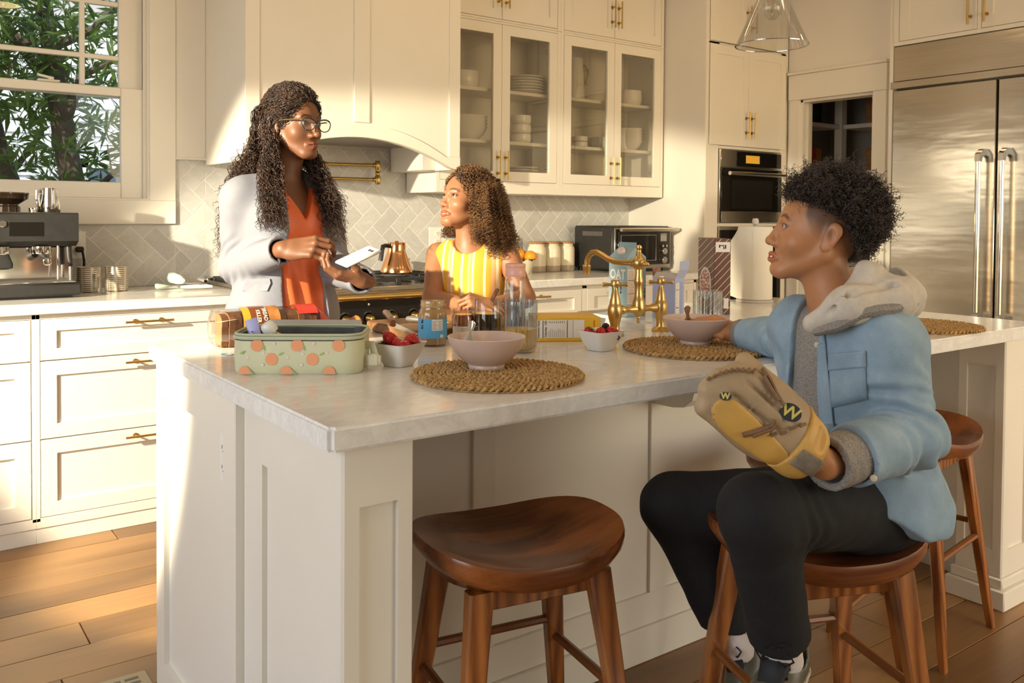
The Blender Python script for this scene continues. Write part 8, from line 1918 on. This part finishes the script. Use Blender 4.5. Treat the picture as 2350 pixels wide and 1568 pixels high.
reg2 = lambda P: np.maximum(np.abs(P[:,1]-.036)-.026, -gbody(P)*0-1); 
wrist = lambda P: np.maximum(np.maximum(smin(EL((0,.036,-.004),(.056,.052,.040))(P), gbody(P)-.004, .01), np.maximum(P[:,1]-.062, .004-P[:,1])), -RC((sgn*.022,.030,.040),(sgn*.046,.034,.028),.015,.013)(P))
wrist2 = lambda P: np.maximum(wrist(P), -EL((0,-.01,-.002),(.036,.05,.028))(P)); sdf_part('wrist_panel', XF(wrist2, GM), [(*bxof(GO+ga*.035,(.09,.09,.09)),.0032)], yel_l, glv)
stp = lambda P: np.maximum(np.maximum(wrist(P)-.004, np.abs(P[:,0]+sgn*.016+.1*(P[:,1]-.03))-.0165), np.maximum(-P[:,2]-.01, P[:,1]-.056)); sdf_part('strap', XF(stp, GM), [(*bxof(GO+ga*.035,(.09,.09,.09)),.003)], plain('grey_strap', (.20,.165,.125,1), .85, var=.2, vs=60, bump=.3, bs=200), glv)
gfull = XF(lambda P: gbody(P)-.003, GM)
def gpt(x, y, lift=.002): return on(gfull, x, y, 1.2)+camt*lift
def lace(pts, r=.0032, lift=.002): g = G(); g.tube([gpt(x, y, lift) for x, y in pts], r, 7); part('lace', g, lace_m, glv)
lace([(1703,998),(1725,992),(1748,985),(1770,975),(1775,962)], .0042, .003); lace([(1725,1000),(1750,990),(1768,985),(1780,972)], .0036, .004); lace([(1748,845),(1765,868),(1780,900),(1796,928)], .0034, .003); lace([(1752,862),(1768,890),(1785,918)], .003, .004)
for i in range(9):
    x = 1622+i*13; y = 872-10*math.sin(i/8*PI)-i*2.2; lace([(x,y),(x+7,y-7)], .0026, .002)
for x, y in ((1768,1000),(1790,996),(1812,985),(1835,978)): lace([(x,y),(x+13,y-6)], .0026, .002)
for (x, y, w, h, rot) in ((1664,909,.0095,.0068,.1),(1813,946,.0175,.0145,.6)):
    c = gpt(x, y, .003); nn = (camt*.9-camr*.3+camu*.15).normalized(); uu = (camr-nn*camr.dot(nn)).normalized(); vv = nn.cross(uu); Ml = Matrix(((uu.x,vv.x,nn.x,c.x),(uu.y,vv.y,nn.y,c.y),(uu.z,vv.z,nn.z,c.z),(0,0,0,1))) @ rz(rot*-.8)
    g = G(); n = 26; g.loop([[(w*math.cos(2*PI*k/n),h*math.sin(2*PI*k/n),-.003) for k in range(n)],[(w*math.cos(2*PI*k/n),h*math.sin(2*PI*k/n),.0012) for k in range(n)]], M=Ml); bd = part('badge', g, M['blackmatte'], glv, smooth=30)
    g = G(); put_text(g, 'W', h*1.9, Ml, 0, 0, .0018, .0006, 1.0); part('badge_letter', g, plain('badge_yellow', (.62,.50,.10,1), .5), bd, smooth=0)
